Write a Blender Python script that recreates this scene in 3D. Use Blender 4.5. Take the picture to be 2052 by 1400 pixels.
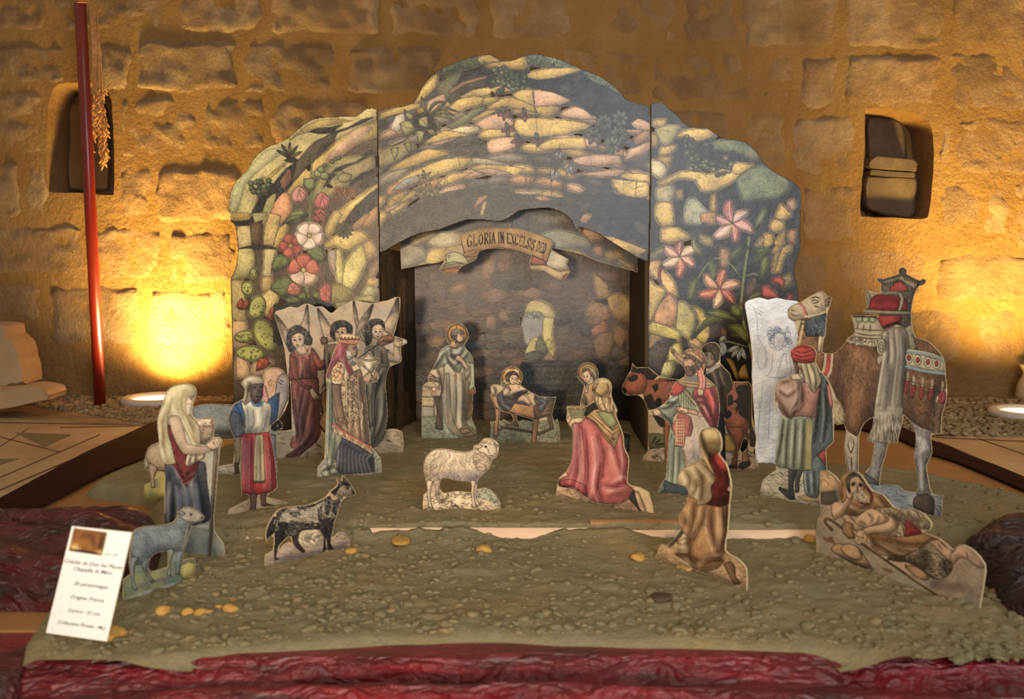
import bpy, bmesh, math, random
import numpy as np
from mathutils import Vector, Matrix
from mathutils.geometry import tessellate_polygon
for _o in list(bpy.data.objects): bpy.data.objects.remove(_o)
C = bpy.context.scene
COL = C.collection
# ------------------------------------------------------------------ camera, world, lights, exposure
FP, CX, CY, HZ, CAMH = 1950.0,1026.0,700.0,490.0,0.52
PITCH = math.atan((CY-HZ)/FP)
cam = bpy.data.cameras.new('camera'); camo = bpy.data.objects.new('camera', cam); COL.objects.link(camo)
camo.location = (0,0, CAMH); camo.rotation_euler = (math.pi/2-PITCH, 0,0)
cam.sensor_fit = 'HORIZONTAL'; cam.sensor_width = 36; cam.lens = 36*FP/2052; cam.clip_start = .02
cam.dof.use_dof = True; cam.dof.focus_distance = 2.35; cam.dof.aperture_fstop = 5.0
C.camera = camo
C.view_settings.view_transform = 'Standard'; C.view_settings.look = 'None'
C.view_settings.gamma = 1; C.view_settings.exposure = 0.0; C.view_settings.use_curve_mapping = False
w = bpy.data.worlds.new('world'); C.world = w; w.use_nodes = True
w.node_tree.nodes['Background'].inputs[0].default_value = (1.0, .84, .62,1)
w.node_tree.nodes['Background'].inputs[1].default_value = .40
def lamp(name, kind, loc, target, energy, color, **kw):
    l = bpy.data.lights.new(name, kind); l.energy = energy; l.color = color
    for k, v in kw.items(): setattr(l, k, v)
    o = bpy.data.objects.new(name, l); COL.objects.link(o); o.location = loc
    o.rotation_euler = (Vector(target)-Vector(loc)).to_track_quat('-Z', 'Y').to_euler(); return o
lamp('warm_spotlight', 'SPOT', (-.55,-2.0, .60),(.02,2.6, .24),330,(1, .78, .54), spot_size=math.radians(31), spot_blend=1, shadow_soft_size=.12)
lamp('window_daylight', 'AREA', (1.0,-1.7,1.15),(.4,2.5, .45),86,(.82, .91,1), shape='RECTANGLE', size=1.2, size_y=2.0)
lamp('wall_fill', 'AREA', (0, .9,2.7),(0,3.7,1.1),10,(1, .76, .50), shape='DISK', size=.6)  # unseen overhead fill, added to brighten the upper wall
UPL = [(315,808),(2060,836)]

# ------------------------------------------------------------------ geometry helpers
_cp, _sp = math.cos(PITCH), math.sin(PITCH)
def rays(px, py):
    a = (np.asarray(px, float)-CX)/FP; b = -(np.asarray(py, float)-CY)/FP
    return np.stack([a, _cp+b*_sp, -_sp+b*_cp],-1)      # world direction of a photograph pixel
O = np.array([0,0, CAMH])
def ground(px, py, z=0.0):
    r = rays(px, py); t = (z-CAMH)/r[..., 2]; return O+r*t[..., None]
def on_depth(px, py, y):
    r = rays(px, py); t = y/r[..., 1]; return O+r*t[..., None]
def lin(c):
    c = np.asarray(c, float); return np.where(c <= .04045, c/12.92,((np.maximum(c, 0)+.055)/1.055)**2.4)
def rgb(r, g, b): return tuple(lin(np.array([r, g, b])/255.))+(1.,)
def vnoise(x, y, seed=0):
    x = np.asarray(x, float); y = np.asarray(y, float)
    xi = np.floor(x).astype(np.int64); yi = np.floor(y).astype(np.int64); fx = x-xi; fy = y-yi
    def h(a, b):
        n = (a*374761393+b*668265263+seed*1442695041) & 0x7fffffff
        n = ((n ^ (n >> 13))*1274126177) & 0x7fffffff
        return ((n ^ (n >> 16)) & 0xffff)/65535.
    fx = fx*fx*(3-2*fx); fy = fy*fy*(3-2*fy)
    return (h(xi, yi)*(1-fx)+h(xi+1, yi)*fx)*(1-fy)+(h(xi, yi+1)*(1-fx)+h(xi+1, yi+1)*fx)*fy
def fbm(x, y, seed=0, n=4):
    v = 0; a = .5
    for k in range(n): v = v+a*vnoise(np.asarray(x)*2**k, np.asarray(y)*2**k, seed+k*7); a *= .5
    return v
def link(name, me, mat=None, parent=None):
    if mat is not None and not me.materials: me.materials.append(mat)
    o = bpy.data.objects.new(name, me); COL.objects.link(o)
    if parent is not None: o.parent = parent
    return o
def mesh(name, V, F, mat=None, parent=None, smooth=False):
    me = bpy.data.meshes.new(name); me.from_pydata([tuple(map(float, v)) for v in V],[],[tuple(map(int, f)) for f in F]); me.update()
    if smooth: me.polygons.foreach_set('use_smooth', np.ones(len(me.polygons), bool))
    return link(name, me, mat, parent)
def npmesh(name, V, Q, mat=None, parent=None, smooth=True, col=None):
    V = np.ascontiguousarray(V, np.float32); Q = np.ascontiguousarray(Q, np.int32); n = len(Q); k = Q.shape[1]
    me = bpy.data.meshes.new(name); me.vertices.add(len(V)); me.vertices.foreach_set('co', V.ravel())
    me.loops.add(n*k); me.loops.foreach_set('vertex_index', Q.ravel())
    me.polygons.add(n); me.polygons.foreach_set('loop_start', np.arange(0, n*k, k, dtype=np.int32))
    me.polygons.foreach_set('use_smooth', np.full(n, smooth, bool)); me.update(calc_edges=True)
    if col is not None:
        a = me.color_attributes.new('Col', 'FLOAT_COLOR', 'POINT')
        a.data.foreach_set('color', np.ascontiguousarray(np.concatenate([col, np.ones((len(col),1))],1), np.float32).ravel())
    me.validate(); return link(name, me, mat, parent)
def grid_quads(m):       # m: boolean (H-1, W-1) of used cells
    H, W = m.shape; i, j = np.nonzero(m); W1 = W+1
    return np.stack([i*W1+j, (i+1)*W1+j, (i+1)*W1+j+1, i*W1+j+1],1)
def compact(Q, *arr):
    u, inv = np.unique(Q.ravel(), return_inverse=True); return (inv.reshape(Q.shape),)+tuple(a[u] for a in arr)
def tag(o, label, cat, group=None):
    o['label'] = label; o['category'] = cat
    if group: o['group'] = group
    return o
def struct(o): o['kind'] = 'structure'; return o
def stuff(o): o['kind'] = 'stuff'; return o
def empty(name, loc=(0,0,0)):
    o = bpy.data.objects.new(name, None); COL.objects.link(o); o.location = loc; o.empty_display_size = .05; return o
def lathe(name, prof, mat, parent=None, n=40, loc=(0,0,0)):
    V = []; F = []
    for k in range(n):
        a = 2*math.pi*k/n
        for r, z in prof: V.append((loc[0]+r*math.cos(a), loc[1]+r*math.sin(a), loc[2]+z))
    m = len(prof)
    for k in range(n):
        for q in range(m-1): F.append((k*m+q, ((k+1) % n)*m+q, ((k+1) % n)*m+q+1, k*m+q+1))
    return mesh(name, V, F, mat, parent, True)
def tube(path, radii, n=10):
    V = []; F = []; P = [Vector(p) for p in path]
    for i, p in enumerate(P):
        t = (P[min(i+1, len(P)-1)]-P[max(i-1,0)]).normalized(); u = t.orthogonal().normalized() if i == 0 else (u-t*u.dot(t)).normalized(); v = t.cross(u)
        for k in range(n): a = 2*math.pi*k/n; V.append(p+(u*math.cos(a)+v*math.sin(a))*radii[i])
    for i in range(len(P)-1):
        for k in range(n): F.append((i*n+k, i*n+(k+1) % n, (i+1)*n+(k+1) % n, (i+1)*n+k))
    F.append(tuple(range(n-1,-1,-1))); F.append(tuple(range((len(P)-1)*n, len(P)*n)))
    return V, F

# ------------------------------------------------------------------ materials
class NT:
    def __init__(s, name, rough=.8, spec=.3):
        s.m = bpy.data.materials.new(name); s.m.use_nodes = True; s.t = s.m.node_tree; s.b = s.t.nodes['Principled BSDF']
        s.b.inputs['Roughness'].default_value = rough; s.b.inputs['Specular IOR Level'].default_value = spec
        s.pos = s.t.nodes.new('ShaderNodeNewGeometry').outputs['Position']
    def n(s, typ, **kw):
        nd = s.t.nodes.new(typ)
        for k, v in kw.items(): setattr(nd, k, v)
        return nd
    def l(s, a, b): s.t.links.new(a, b)
    def noise(s, scale, detail=5, rough=.6, sx=None, out='Fac'):
        nd = s.n('ShaderNodeTexNoise'); nd.inputs['Scale'].default_value = scale; nd.inputs['Detail'].default_value = detail; nd.inputs['Roughness'].default_value = rough
        if sx:
            mp = s.n('ShaderNodeMapping'); mp.inputs['Scale'].default_value = sx; s.l(s.pos, mp.inputs['Vector']); s.l(mp.outputs[0], nd.inputs['Vector'])
        else: s.l(s.pos, nd.inputs['Vector'])
        return nd.outputs[out]
    def ramp(s, fac, stops):
        r = s.n('ShaderNodeValToRGB'); e = r.color_ramp.elements
        while len(e) < len(stops): e.new(.5)
        for k, (p, c) in enumerate(stops): e[k].position = p; e[k].color = c
        s.l(fac, r.inputs[0]); return r.outputs[0]
    def mix(s, fac, a, b, mode='MIX'):
        x = s.n('ShaderNodeMix', data_type='RGBA', blend_type=mode)
        for v, i in ((fac, 0),(a, 6),(b, 7)):
            if hasattr(v, 'is_linked'): s.l(v, x.inputs[i])
            else: x.inputs[i].default_value = v
        return x.outputs[2]
    def math(s, op, a, b):
        x = s.n('ShaderNodeMath', operation=op)
        for v, i in ((a, 0),(b, 1)):
            if hasattr(v, 'is_linked'): s.l(v, x.inputs[i])
            else: x.inputs[i].default_value = v
        return x.outputs[0]
    def color(s, c):
        if hasattr(c, 'is_linked'): s.l(c, s.b.inputs['Base Color'])
        else: s.b.inputs['Base Color'].default_value = c
        return s
    def bump(s, h, strength=.4, dist=.01):
        b = s.n('ShaderNodeBump'); b.inputs['Strength'].default_value = strength; b.inputs['Distance'].default_value = dist
        s.l(h, b.inputs['Height']); s.l(b.outputs[0], s.b.inputs['Normal']); return s
def plain(name, c, rough=.7, spec=.3, var=.12, sc=30):
    k = NT(name, rough, spec); f = k.noise(sc)
    d = tuple(x*(1-var) for x in c[:3])+(1,); e = tuple(min(1, x*(1+var)) for x in c[:3])+(1,)
    k.color(k.ramp(f, [(.3, d),(.7, e)])); return k
def stone_mat(name, c1, c2, c3, rough=.9, sc=1.0, bs=.7, seed=0):
    k = NT(name, rough, .15)
    big = k.noise(4*sc, 6, .65); fine = k.noise(60*sc, 6, .7); streak = k.noise(22*sc, 5, .75,(1.4,1, .7))
    oi = k.n('ShaderNodeObjectInfo')
    base = k.ramp(big, [(.30, c1),(.52, c2),(.72, c3)])
    base = k.mix(k.math('MULTIPLY', fine, .35), base, c1)
    base = k.mix(1, base, k.ramp(oi.outputs['Random'],[(0,(.84, .84, .86,1)),(1,(1.1,1.06,1.0,1))]), 'MULTIPLY')
    k.color(base)
    rid = k.noise(9*sc, 8, .72)
    k.bump(k.math('ADD', k.math('ADD', k.math('MULTIPLY', fine, .9), k.math('MULTIPLY', streak, 1.0)), k.math('MULTIPLY', rid, 1.3)), bs, .035)
    return k.m
M_MORTAR = stone_mat('rough_lime_mortar', rgb(145,106,60), rgb(169,128,76), rgb(186,147,94), sc=.8, bs=.8)
M_STONE = stone_mat('weathered_limestone', rgb(140,106,74), rgb(176,140,102), rgb(212,180,142), bs=.9)
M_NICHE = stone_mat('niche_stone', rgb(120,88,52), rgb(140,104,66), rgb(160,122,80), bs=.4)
M_FRAG = stone_mat('grey_carved_stone', rgb(80,66,52), rgb(98,82,65), rgb(120,102,82), sc=2, bs=.3)
M_GRAVEL = stone_mat('river_gravel', rgb(120,100,72), rgb(150,128,96), rgb(176,156,122), sc=3, bs=.15)
k = NT('pale_floor_stone', .55, .4); f1 = k.noise(5,6); f2 = k.noise(90,4)
k.color(k.mix(k.math('MULTIPLY', f2, .25), k.ramp(f1,[(.3, rgb(168,134,98)),(.7, rgb(198,166,126))]), rgb(120,92,62))); k.bump(f2, .12, .004); M_FLOOR = k.m
M_INLAY = plain('grey_inlay_stone', rgb(120,104,76), .5).m
M_JOINT = plain('dark_joint', rgb(92,70,46), .8).m
M_PAPER = plain('brown_sheet', rgb(150,104,62), .55, .3, .10,8).m
M_RISER = plain('pale_paper', rgb(206,172,138), .6, .3, .08,12).m
k = NT('dry_greenish_soil', .95, .1); big = k.noise(3.5,4); md = k.noise(30,6, .7); fi = k.noise(160,4, .7)
sb = k.ramp(big, [(.35, rgb(130,122,94)),(.5, rgb(136,123,90)),(.68, rgb(156,128,84))])
sb = k.mix(k.ramp(md, [(.35,(0,0,0,1)),(.75,(.6, .6, .6,1))]), sb, rgb(106,97,72))
sb = k.mix(k.math('MULTIPLY', fi, .3), sb, rgb(150,141,110)); k.color(sb)
k.bump(k.math('ADD', k.math('MULTIPLY', md, 1.), k.math('MULTIPLY', fi, .5)), .6, .012); M_SOIL = k.m
k = NT('earth_clod', .95, .1); oi = k.n('ShaderNodeObjectInfo')
k.color(k.mix(k.noise(70,5), k.ramp(oi.outputs['Random'],[(0, rgb(126,118,88)),(.8, rgb(136,123,88)),(1, rgb(162,134,88))]), rgb(108,100,74))); k.bump(k.noise(220,4), .5, .004); M_CLOD = k.m
k = NT('yellow_clod', .9, .1); k.color(k.ramp(k.noise(60,5),[(.3, rgb(160,118,58)),(.7, rgb(196,152,84))])); k.bump(k.noise(200,4), .4, .004); M_YCLOD = k.m
def cloth_mat(name, a, b, rough):
    k = NT(name, rough, .55); f = k.noise(14,6, .65,(.5,2.4,2.4)); g = k.noise(70,5, .7)
    k.color(k.ramp(f, [(.35, a),(.68, b)])); k.b.inputs['Sheen Weight'].default_value = .06; k.b.inputs['Sheen Tint'].default_value = (.9, .25, .3,1)
    v = k.n('ShaderNodeTexVoronoi', feature='DISTANCE_TO_EDGE'); v.inputs['Scale'].default_value = 26; mp = k.n('ShaderNodeMapping'); mp.inputs['Scale'].default_value = (.6,2.6,2.6); k.l(k.mix(.12, k.pos, k.noise(9,3, .5, None, 'Color'), 'ADD'), mp.inputs[0]); k.l(mp.outputs[0], v.inputs['Vector'])
    k.bump(k.math('ADD', k.math('ADD', v.outputs['Distance'], k.math('MULTIPLY', f, 1.2)), k.math('MULTIPLY', g, .25)), .75, .02); return k.m
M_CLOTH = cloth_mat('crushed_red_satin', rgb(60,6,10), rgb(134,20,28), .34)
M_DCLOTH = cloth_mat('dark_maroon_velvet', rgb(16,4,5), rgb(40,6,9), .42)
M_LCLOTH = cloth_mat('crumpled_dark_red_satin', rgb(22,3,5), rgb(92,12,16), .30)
M_BAND = plain('dark_maroon_edge_cloth', rgb(40,10,10), .8, .1, .3,40).m
M_POLE = plain('red_lacquered_pole', rgb(112,26,16), .3, .5, .12,10).m
M_STRAW = plain('dry_grass', rgb(196,138,82), .8, .2, .3,60).m
M_RIM = plain('grey_metal_rim', rgb(190,178,164), .35, .5, .05,20).m
k = NT('lit_lamp_glass'); k.b.inputs['Emission Color'].default_value = (1, .78, .38,1); k.b.inputs['Emission Strength'].default_value = 3.2; k.color((.9, .8, .6,1)); M_GLOW = k.m
M_BOARD = plain('cut_cardboard', rgb(196,170,128), .8, .2, .08,40).m
M_BOARDG = plain('grey_cardboard_edge', rgb(70,56,40), .8, .2, .1,40).m
def print_mat(name, rough, spec, coat=0., bump=.0, bd=.002, bsc=60):
    k = NT(name, rough, spec); a = k.n('ShaderNodeVertexColor'); a.layer_name = 'Col'
    g = k.noise(420,3, .6); c = k.mix(1, a.outputs[0], k.ramp(g, [(.25,(.86, .86, .86,1)),(.75,(1.1,1.1,1.1,1))]), 'MULTIPLY'); k.color(c)
    if coat: k.b.inputs['Coat Weight'].default_value = coat; k.b.inputs['Coat Roughness'].default_value = rough
    if bump: k.bump(k.math('ADD', k.noise(bsc, 4, .6), k.math('MULTIPLY', k.noise(500,2), .35)), bump, bd)
    return k.m
M_PRINT = print_mat('printed_card', .55, .3)
M_VARN = print_mat('varnished_print', .28, .32, .0, .3, .003,40)
M_SILK = print_mat('glossy_print', .30,1.0, .8, .5, .003,60)

# ------------------------------------------------------------------ setting: wall, niches, floor
FZ = -.05
WY = float(ground(1026., 797., FZ)[1])               # depth of the back wall
def wp(px, py, off=0.): return on_depth(np.asarray(px, float), np.asarray(py, float), WY+off)
def rough_loop(pts, n=6, amp=2.0, seed=1):
    P = np.array(cr(pts, True, n)); r = np.random.RandomState(seed); return P+r.uniform(-amp, amp, P.shape)
def cr(pts, closed=True, n=4):
    P = np.asarray(pts, float)
    if len(P) < 3 or n < 2: return P
    if closed: A = np.roll(P, 1,0); B = P; D = np.roll(P, -1,0); E = np.roll(P, -2,0)
    else:
        Q = np.vstack([2*P[0]-P[1], P, 2*P[-1]-P[-2]]); A, B, D, E = Q[:-3], Q[1:-2], Q[2:-1], Q[3:]
    t = np.linspace(0,1, n, endpoint=False)[None, :, None]; A, B, D, E = (q[:, None, :] for q in (A, B, D, E))
    ln = lambda v: np.maximum(np.linalg.norm(v, axis=2, keepdims=True),1e-9)
    T0, T1 = (D-A)/2,(E-B)/2; l1 = ln(D-B); T0 = T0*np.minimum(1, np.minimum(ln(B-A), l1)/ln(T0)); T1 = T1*np.minimum(1, np.minimum(l1, ln(E-D))/ln(T1))   # no overshoot at uneven corners
    cs = np.sum((B-A)*(D-B),2, keepdims=True)/(ln(B-A)*l1); c2 = np.sum((D-B)*(E-D),2, keepdims=True)/(l1*ln(E-D)); T0 = T0*np.clip((cs+.12)/.5,0,1); T1 = T1*np.clip((c2+.12)/.5,0,1)      # sharp turns stay sharp
    R = ((2*t**3-3*t*t+1)*B+(t**3-2*t*t+t)*T0+(-2*t**3+3*t*t)*D+(t**3-t*t)*T1).reshape(-1,2)
    return R if closed else np.vstack([R, P[-1:]])
NICHE = [[(112,172),(150,166),(205,170),(222,200),(229,300),(228,392),(160,386),(98,384),(94,300),(96,215)],
         [(1734,218),(1790,219),(1845,231),(1868,262),(1871,330),(1858,436),(1790,436),(1725,433),(1728,360),(1733,290)]]
loops = [rough_loop(n_, 5,1.2,3+i) for i, n_ in enumerate(NICHE)]
outer = [(-420,-420),(2500,-420),(2500,880),(-420,880)]
def face_with_holes(name, loops2, off, mat, parent=None):
    allp = [wp(l[:, 0], l[:, 1], off) for l in loops2]
    tri = tessellate_polygon([[Vector((p[0], p[2],0)) for p in l] for l in allp])
    V = np.concatenate(allp); fs = []
    for t in tri:
        a, b, c_ = (V[i] for i in t); s = (b[0]-a[0])*(c_[2]-a[2])-(c_[0]-a[0])*(b[2]-a[2]); fs.append(t if s > 0 else t[::-1])
    return mesh(name, V, fs, mat, parent)
wall = struct(face_with_holes('wall_back', [np.array(outer, float)]+loops, 0, M_MORTAR))
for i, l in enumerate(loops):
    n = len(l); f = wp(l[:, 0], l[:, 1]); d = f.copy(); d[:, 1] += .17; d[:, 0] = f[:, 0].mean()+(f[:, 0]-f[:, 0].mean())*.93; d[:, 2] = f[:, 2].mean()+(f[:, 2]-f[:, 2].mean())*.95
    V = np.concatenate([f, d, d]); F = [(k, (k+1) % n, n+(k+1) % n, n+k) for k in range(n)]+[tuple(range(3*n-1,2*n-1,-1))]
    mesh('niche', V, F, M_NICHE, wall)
# stone blocks, each a proud irregular slab (photo pixel boxes x0,x1,y0,y1)
BLK = [(-70,90,-30,62),(100,345,-30,66),(355,524,-30,66),(535,762,-30,69),(775,962,-30,78),(974,1142,-30,84),(1156,1358,-30,92),(1372,1474,-30,86),(1484,1676,-30,94),(1690,1896,-30,98),(1910,2120,-30,90),
       (-60,138,88,170),(196,262,84,182),(274,478,80,184),(488,682,84,190),(694,880,90,188),(892,1110,96,190),(1120,1290,100,200),(1302,1518,110,206),(1530,1588,108,212),(1602,1678,114,216),(1690,1888,112,210),(1902,2120,104,224),
       (-60,90,184,312),(238,392,196,318),(406,532,202,306),(545,740,204,300),(1320,1460,222,330),(1475,1578,226,344),(1590,1716,232,350),(1912,2120,236,352),(1880,1902,240,340),
       (-50,44,326,440),(54,94,324,440),(240,300,332,440),(312,482,332,444),(1470,1590,362,480),(1606,1714,372,488),(1884,1962,368,452),(1975,2018,370,480),(2030,2120,366,500),
       (-50,172,454,550),(186,325,456,560),(338,468,462,568),(1500,1660,506,600),(1674,1858,500,592),(1872,2120,512,606),
       (-50,84,566,640),(98,280,574,690),(292,462,580,690),(1560,1690,612,720),(1704,1930,622,730),(1952,2036,622,742),(2046,2140,620,740)]
rs = np.random.RandomState(11)
for bi, (x0, x1, y0, y1) in enumerate(BLK):
    dy = -6+12*(.5*(x0+x1)/2052.)+0; nx, ny = max(8,(x1-x0)//8), max(6,(y1-y0)//8)
    u = np.linspace(-1,1, nx+1); v = np.linspace(-1,1, ny+1); U, W_ = np.meshgrid(u, v)
    e = .16; R = np.maximum(np.abs(U)**6+np.abs(W_)**6,1e-9)**(-1/6.); sq = np.minimum(1, R)
    X = (x0+x1)/2+U*sq*(x1-x0)/2; Y = (y0+y1)/2+dy*0+W_*sq*(y1-y0)/2
    X = X+17*(fbm(X/30., Y/30., 31,5)-.47)*2; Y = Y+13*(fbm(X/34., Y/34., 57)-.47)*2
    dist = np.minimum(1-np.abs(U),1-np.abs(W_))*min(x1-x0, y1-y0)/2
    prof = np.clip(dist/7., 0,1)
    off = .004-(.0045+rs.uniform(-.001, .005))*prof-.020*(fbm(X/24., Y/24., 5+bi, 5)-.45)*prof
    mesh('stone_block', wp(X, Y, off).reshape(-1,3), grid_quads(np.ones((ny, nx), bool)), M_STONE, wall, True)
# carved fragment in the right niche
fr = empty('carved_stone_fragment', tuple(wp(1790., 434., .05))); tag(fr, 'broken grey carved capital stone lying in the right wall niche', 'stone')
def slab(name, pts, off0, off1, mat, parent, seed=0, amp=1.5, bev=5):
    l = rough_loop(pts, 5, amp, seed); c_ = l.mean(0); s = l-c_; q = l-s/np.linalg.norm(s, axis=1)[:, None]*bev
    A = wp(q[:, 0], q[:, 1], off0); B = wp(l[:, 0], l[:, 1], off0+.012); D = on_depth(l[:, 0], l[:, 1], WY+off0+.012).copy(); D[:, 1] = WY+off1
    n = len(l); pl = np.array(parent.location) if parent is not None and parent.parent is None else 0
    V = np.concatenate([A, B, D])-pl; F = [tuple(range(n-1,-1,-1))]
    for r in (0,1): F += [(r*n+k, r*n+(k+1) % n, (r+1)*n+(k+1) % n, (r+1)*n+k) for k in range(n)]
    return mesh(name, V, F, mat, parent, False)
slab('shaft', [(1736,352),(1836,356),(1834,420),(1822,436),(1790,434),(1760,428),(1734,412)], .06, .14, M_FRAG, fr, 3)
slab('upper_moulding', [(1758,312),(1832,320),(1838,326),(1834,343),(1742,336),(1740,326)], .02, .14, M_FRAG, fr, 4, .8,3)
slab('lower_moulding', [(1744,340),(1834,346),(1832,356),(1742,350)], .04, .14, M_FRAG, fr, 6, .5,2)
bk = slab('back_slab', [(1738,236),(1800,240),(1818,300),(1822,430),(1738,430)], .14, .165, M_FRAG, None, 8); bk.name = 'grey_slab'
tag(bk, 'flat grey stone slab leaning inside the right wall niche behind the carved fragment', 'stone')
bk = slab('niche_slab', [(138,225),(150,205),(205,205),(216,260),(216,380),(138,380)], .13, .165, M_NICHE, None, 9)
tag(bk, 'tall plain stone slab standing inside the left wall niche behind the pole', 'stone')
# floor slabs, with joints and inlays on the left and right
fl = mesh('floor', [(-4,-3, FZ),(4,-3, FZ),(4, WY+.3, FZ),(-4, WY+.3, FZ)],[(0,1,2,3)], M_FLOOR); struct(fl)
def gpoly(name, pts, z0, z1, mat, parent):
    b = ground(np.array([p[0] for p in pts], float), np.array([p[1] for p in pts], float), z1); n = len(b); a = b.copy(); a[:, 2] = z0
    ar = sum(b[i, 0]*b[(i+1) % n, 1]-b[(i+1) % n, 0]*b[i, 1] for i in range(n))
    top = list(range(n)) if ar > 0 else list(range(n-1,-1,-1))
    F = [tuple(top)]+[(k, n+k, n+(k+1) % n, (k+1) % n) if ar > 0 else (k, (k+1) % n, n+(k+1) % n, n+k) for k in range(n)]
    return mesh(name, np.concatenate([b, a]), F, mat, parent)
for t in ([(30,866),(143,870),(90,894)],[(-30,920),(38,918),(-30,940)]): gpoly('inlay', t, FZ, FZ+.0015, M_INLAY, fl)
for a, b, wd in (((0,846),(290,851),1.6),((120,856),(270,853),1.5),((-10,985),(262,870),2),((-10,960),(200,870),1.5),((-10,900),(60,856),1.5),((-10,872),(120,905),1.5),
                 ((1875,876),(2060,884),1.5),((1880,884),(2060,960),2),((1960,878),(2060,912),1.5)):
    gpoly('joint_line', [(a[0], a[1]-wd/2),(b[0], b[1]-wd/2),(b[0], b[1]+wd/2),(a[0], a[1]+wd/2)], FZ, FZ+.0012, M_JOINT, fl)
# gravel strip along the wall
gb = struct(gpoly('gravel_bed', [(-200,770),(2300,790),(2300,880),(1800,866),(1200,860),(300,852),(-20,836),(-260,820)], FZ, FZ+.004, M_GRAVEL, None)); gb.name = 'trim_gravel_bed'
def pebble_mesh(seed, sub=2):
    bm = bmesh.new(); bmesh.ops.create_icosphere(bm, subdivisions=sub, radius=1); r = random.Random(seed); q = [Vector((r.uniform(-1,1), r.uniform(-1,1), r.uniform(-1,1))).normalized() for _ in range(5)]
    for v in bm.verts:
        d = 1+sum(.10*math.sin(3*v.co.dot(a)+i) for i, a in enumerate(q)); v.co = Vector((v.co.x*1.15*d, v.co.y*.95*d, v.co.z*.62*d))
    me = bpy.data.meshes.new('pebble'); bm.to_mesh(me); bm.free(); me.polygons.foreach_set('use_smooth', np.ones(len(me.polygons), bool)); return me
PEB = [pebble_mesh(i, 1) for i in range(6)]
for me in PEB: me.materials.append(M_GRAVEL)
rp = random.Random(5); spots = []
for k in range(4200):
    if rp.random() < .5: px = rp.uniform(-10,480)
    else: px = rp.uniform(1500,2080)
    py = rp.uniform(783 if px < 600 else 800,850 if px < 600 else 872)
    if px < 300 and py > 800+ (px+20)/320.*50: continue
    g = ground(px, py, FZ+.004)
    if any(math.hypot(g[0]-l[0], g[1]-l[1]) < .125 for l in [ground(float(a), float(b), FZ) for a, b in UPL]): continue
    if g[1] > WY-.01: continue
    spots.append((g, rp.uniform(.005, .0125)))
spots.sort(key=lambda s: -s[1]/s[0][1])
for g, s in spots[:290]:
    o = bpy.data.objects.new('pebble', rp.choice(PEB)); COL.objects.link(o); o.parent = gb
    o.location = (g[0], g[1], g[2]+s*.4); o.scale = (s, s, s); o.rotation_euler = (rp.uniform(-.5, .5), rp.uniform(-.5, .5), rp.uniform(0,6.28))
def joined(name, meshes, places, mat, parent):
    VV = []; FF = []; base = 0
    src = []
    for me in meshes:
        v = np.empty(len(me.vertices)*3, np.float32); me.vertices.foreach_get('co', v); f = np.empty(len(me.loops), np.int32); me.loops.foreach_get('vertex_index', f); src.append((v.reshape(-1,3), f.reshape(-1,3)))
    for (g, s, rot, idx) in places:
        v, f = src[idx]; c_, n_ = math.cos(rot), math.sin(rot); R = np.array([[c_, -n_, 0],[n_, c_, 0],[0,0,1]])
        VV.append(v@R.T*s+np.array(g)); FF.append(f+base); base += len(v)
    return stuff(npmesh(name, np.concatenate(VV), np.concatenate(FF), mat, parent))
joined('small_gravel', PEB, [((g[0], g[1], g[2]+s*.35), s, rp.uniform(0,6.28), rp.randrange(6)) for g, s in spots[290:]], M_GRAVEL, gb)
# boulder, jar, pole, dried grass, uplights
def blob(name, loc, dims, mat, seed, parent=None, power=3.0, amp=.06, n=24, sub=4):
    bm = bmesh.new(); bmesh.ops.create_icosphere(bm, subdivisions=sub, radius=1); s = seed*3.7
    for v in bm.verts:
        c = v.co; r = (abs(c.x)**power+abs(c.y)**power+abs(c.z)**power)**(-1/power)
        d = r*(1+amp*(math.sin(3*c.x+s)+math.sin(4*c.y+2*s)+math.sin(3.5*c.z-s)))
        v.co = Vector((c.x*d*dims[0], c.y*d*dims[1], c.z*d*dims[2]))
    me = bpy.data.meshes.new(name); bm.to_mesh(me); bm.free(); me.polygons.foreach_set('use_smooth', np.ones(len(me.polygons), bool))
    o = link(name, me, mat, parent); o.location = loc; return o
bd = WY-.13
def prism_px(name, pts, y0, y1, mat, n=4, bev=6, amp=2, seed=2):
    l = rough_loop(pts, n, amp, seed); c_ = l.mean(0); q = l-(l-c_)/np.linalg.norm(l-c_, axis=1)[:, None]*bev
    A = on_depth(q[:, 0], q[:, 1], y0); B = on_depth(l[:, 0], l[:, 1], y0+.02); D = B.copy(); D[:, 1] = y1
    k = len(l); F = [tuple(range(k-1,-1,-1)), tuple(range(2*k, 3*k))]
    for r in (0,1): F += [(r*k+i, r*k+(i+1) % k, (r+1)*k+(i+1) % k, (r+1)*k+i) for i in range(k)]
    return mesh(name, np.concatenate([A, B, D]), F, mat)
o = prism_px('boulder', [(-90,660),(-30,650),(10,652),(18,672),(36,690),(46,730),(51,768),(20,776),(0,783),(-90,812)], WY-.30, WY-.16, M_FLOOR, 4,7,1.2)
tag(o, 'big pale smooth boulder leaning at the wall foot left of the pole', 'boulder')
o = prism_px('stone_block_loose', [(-160,790),(0,783),(52,774),(96,782),(98,800),(0,822),(-160,850)], WY-.46, WY-.32, M_FLOOR, 4,4,1,5); o.name = 'flat_boulder'
tag(o, 'low flat pale stone lying on the floor beneath the leaning boulder', 'stone')
g = ground(2062., 850., FZ)
o = lathe('stone_jar', [(.0,0),(.034,0),(.036, .02),(.03, .06),(.016, .09),(.014, .10),(.022, .118),(.03, .13),(.024, .128),(.012, .11),(0, .1)], M_FLOOR, None, 24); q = on_depth(2056., 790., WY-.08); o.location = (q[0], q[1], FZ+.005)
tag(o, 'small pale flared stone jar standing by the wall behind the right floor lamp', 'jar')
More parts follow.
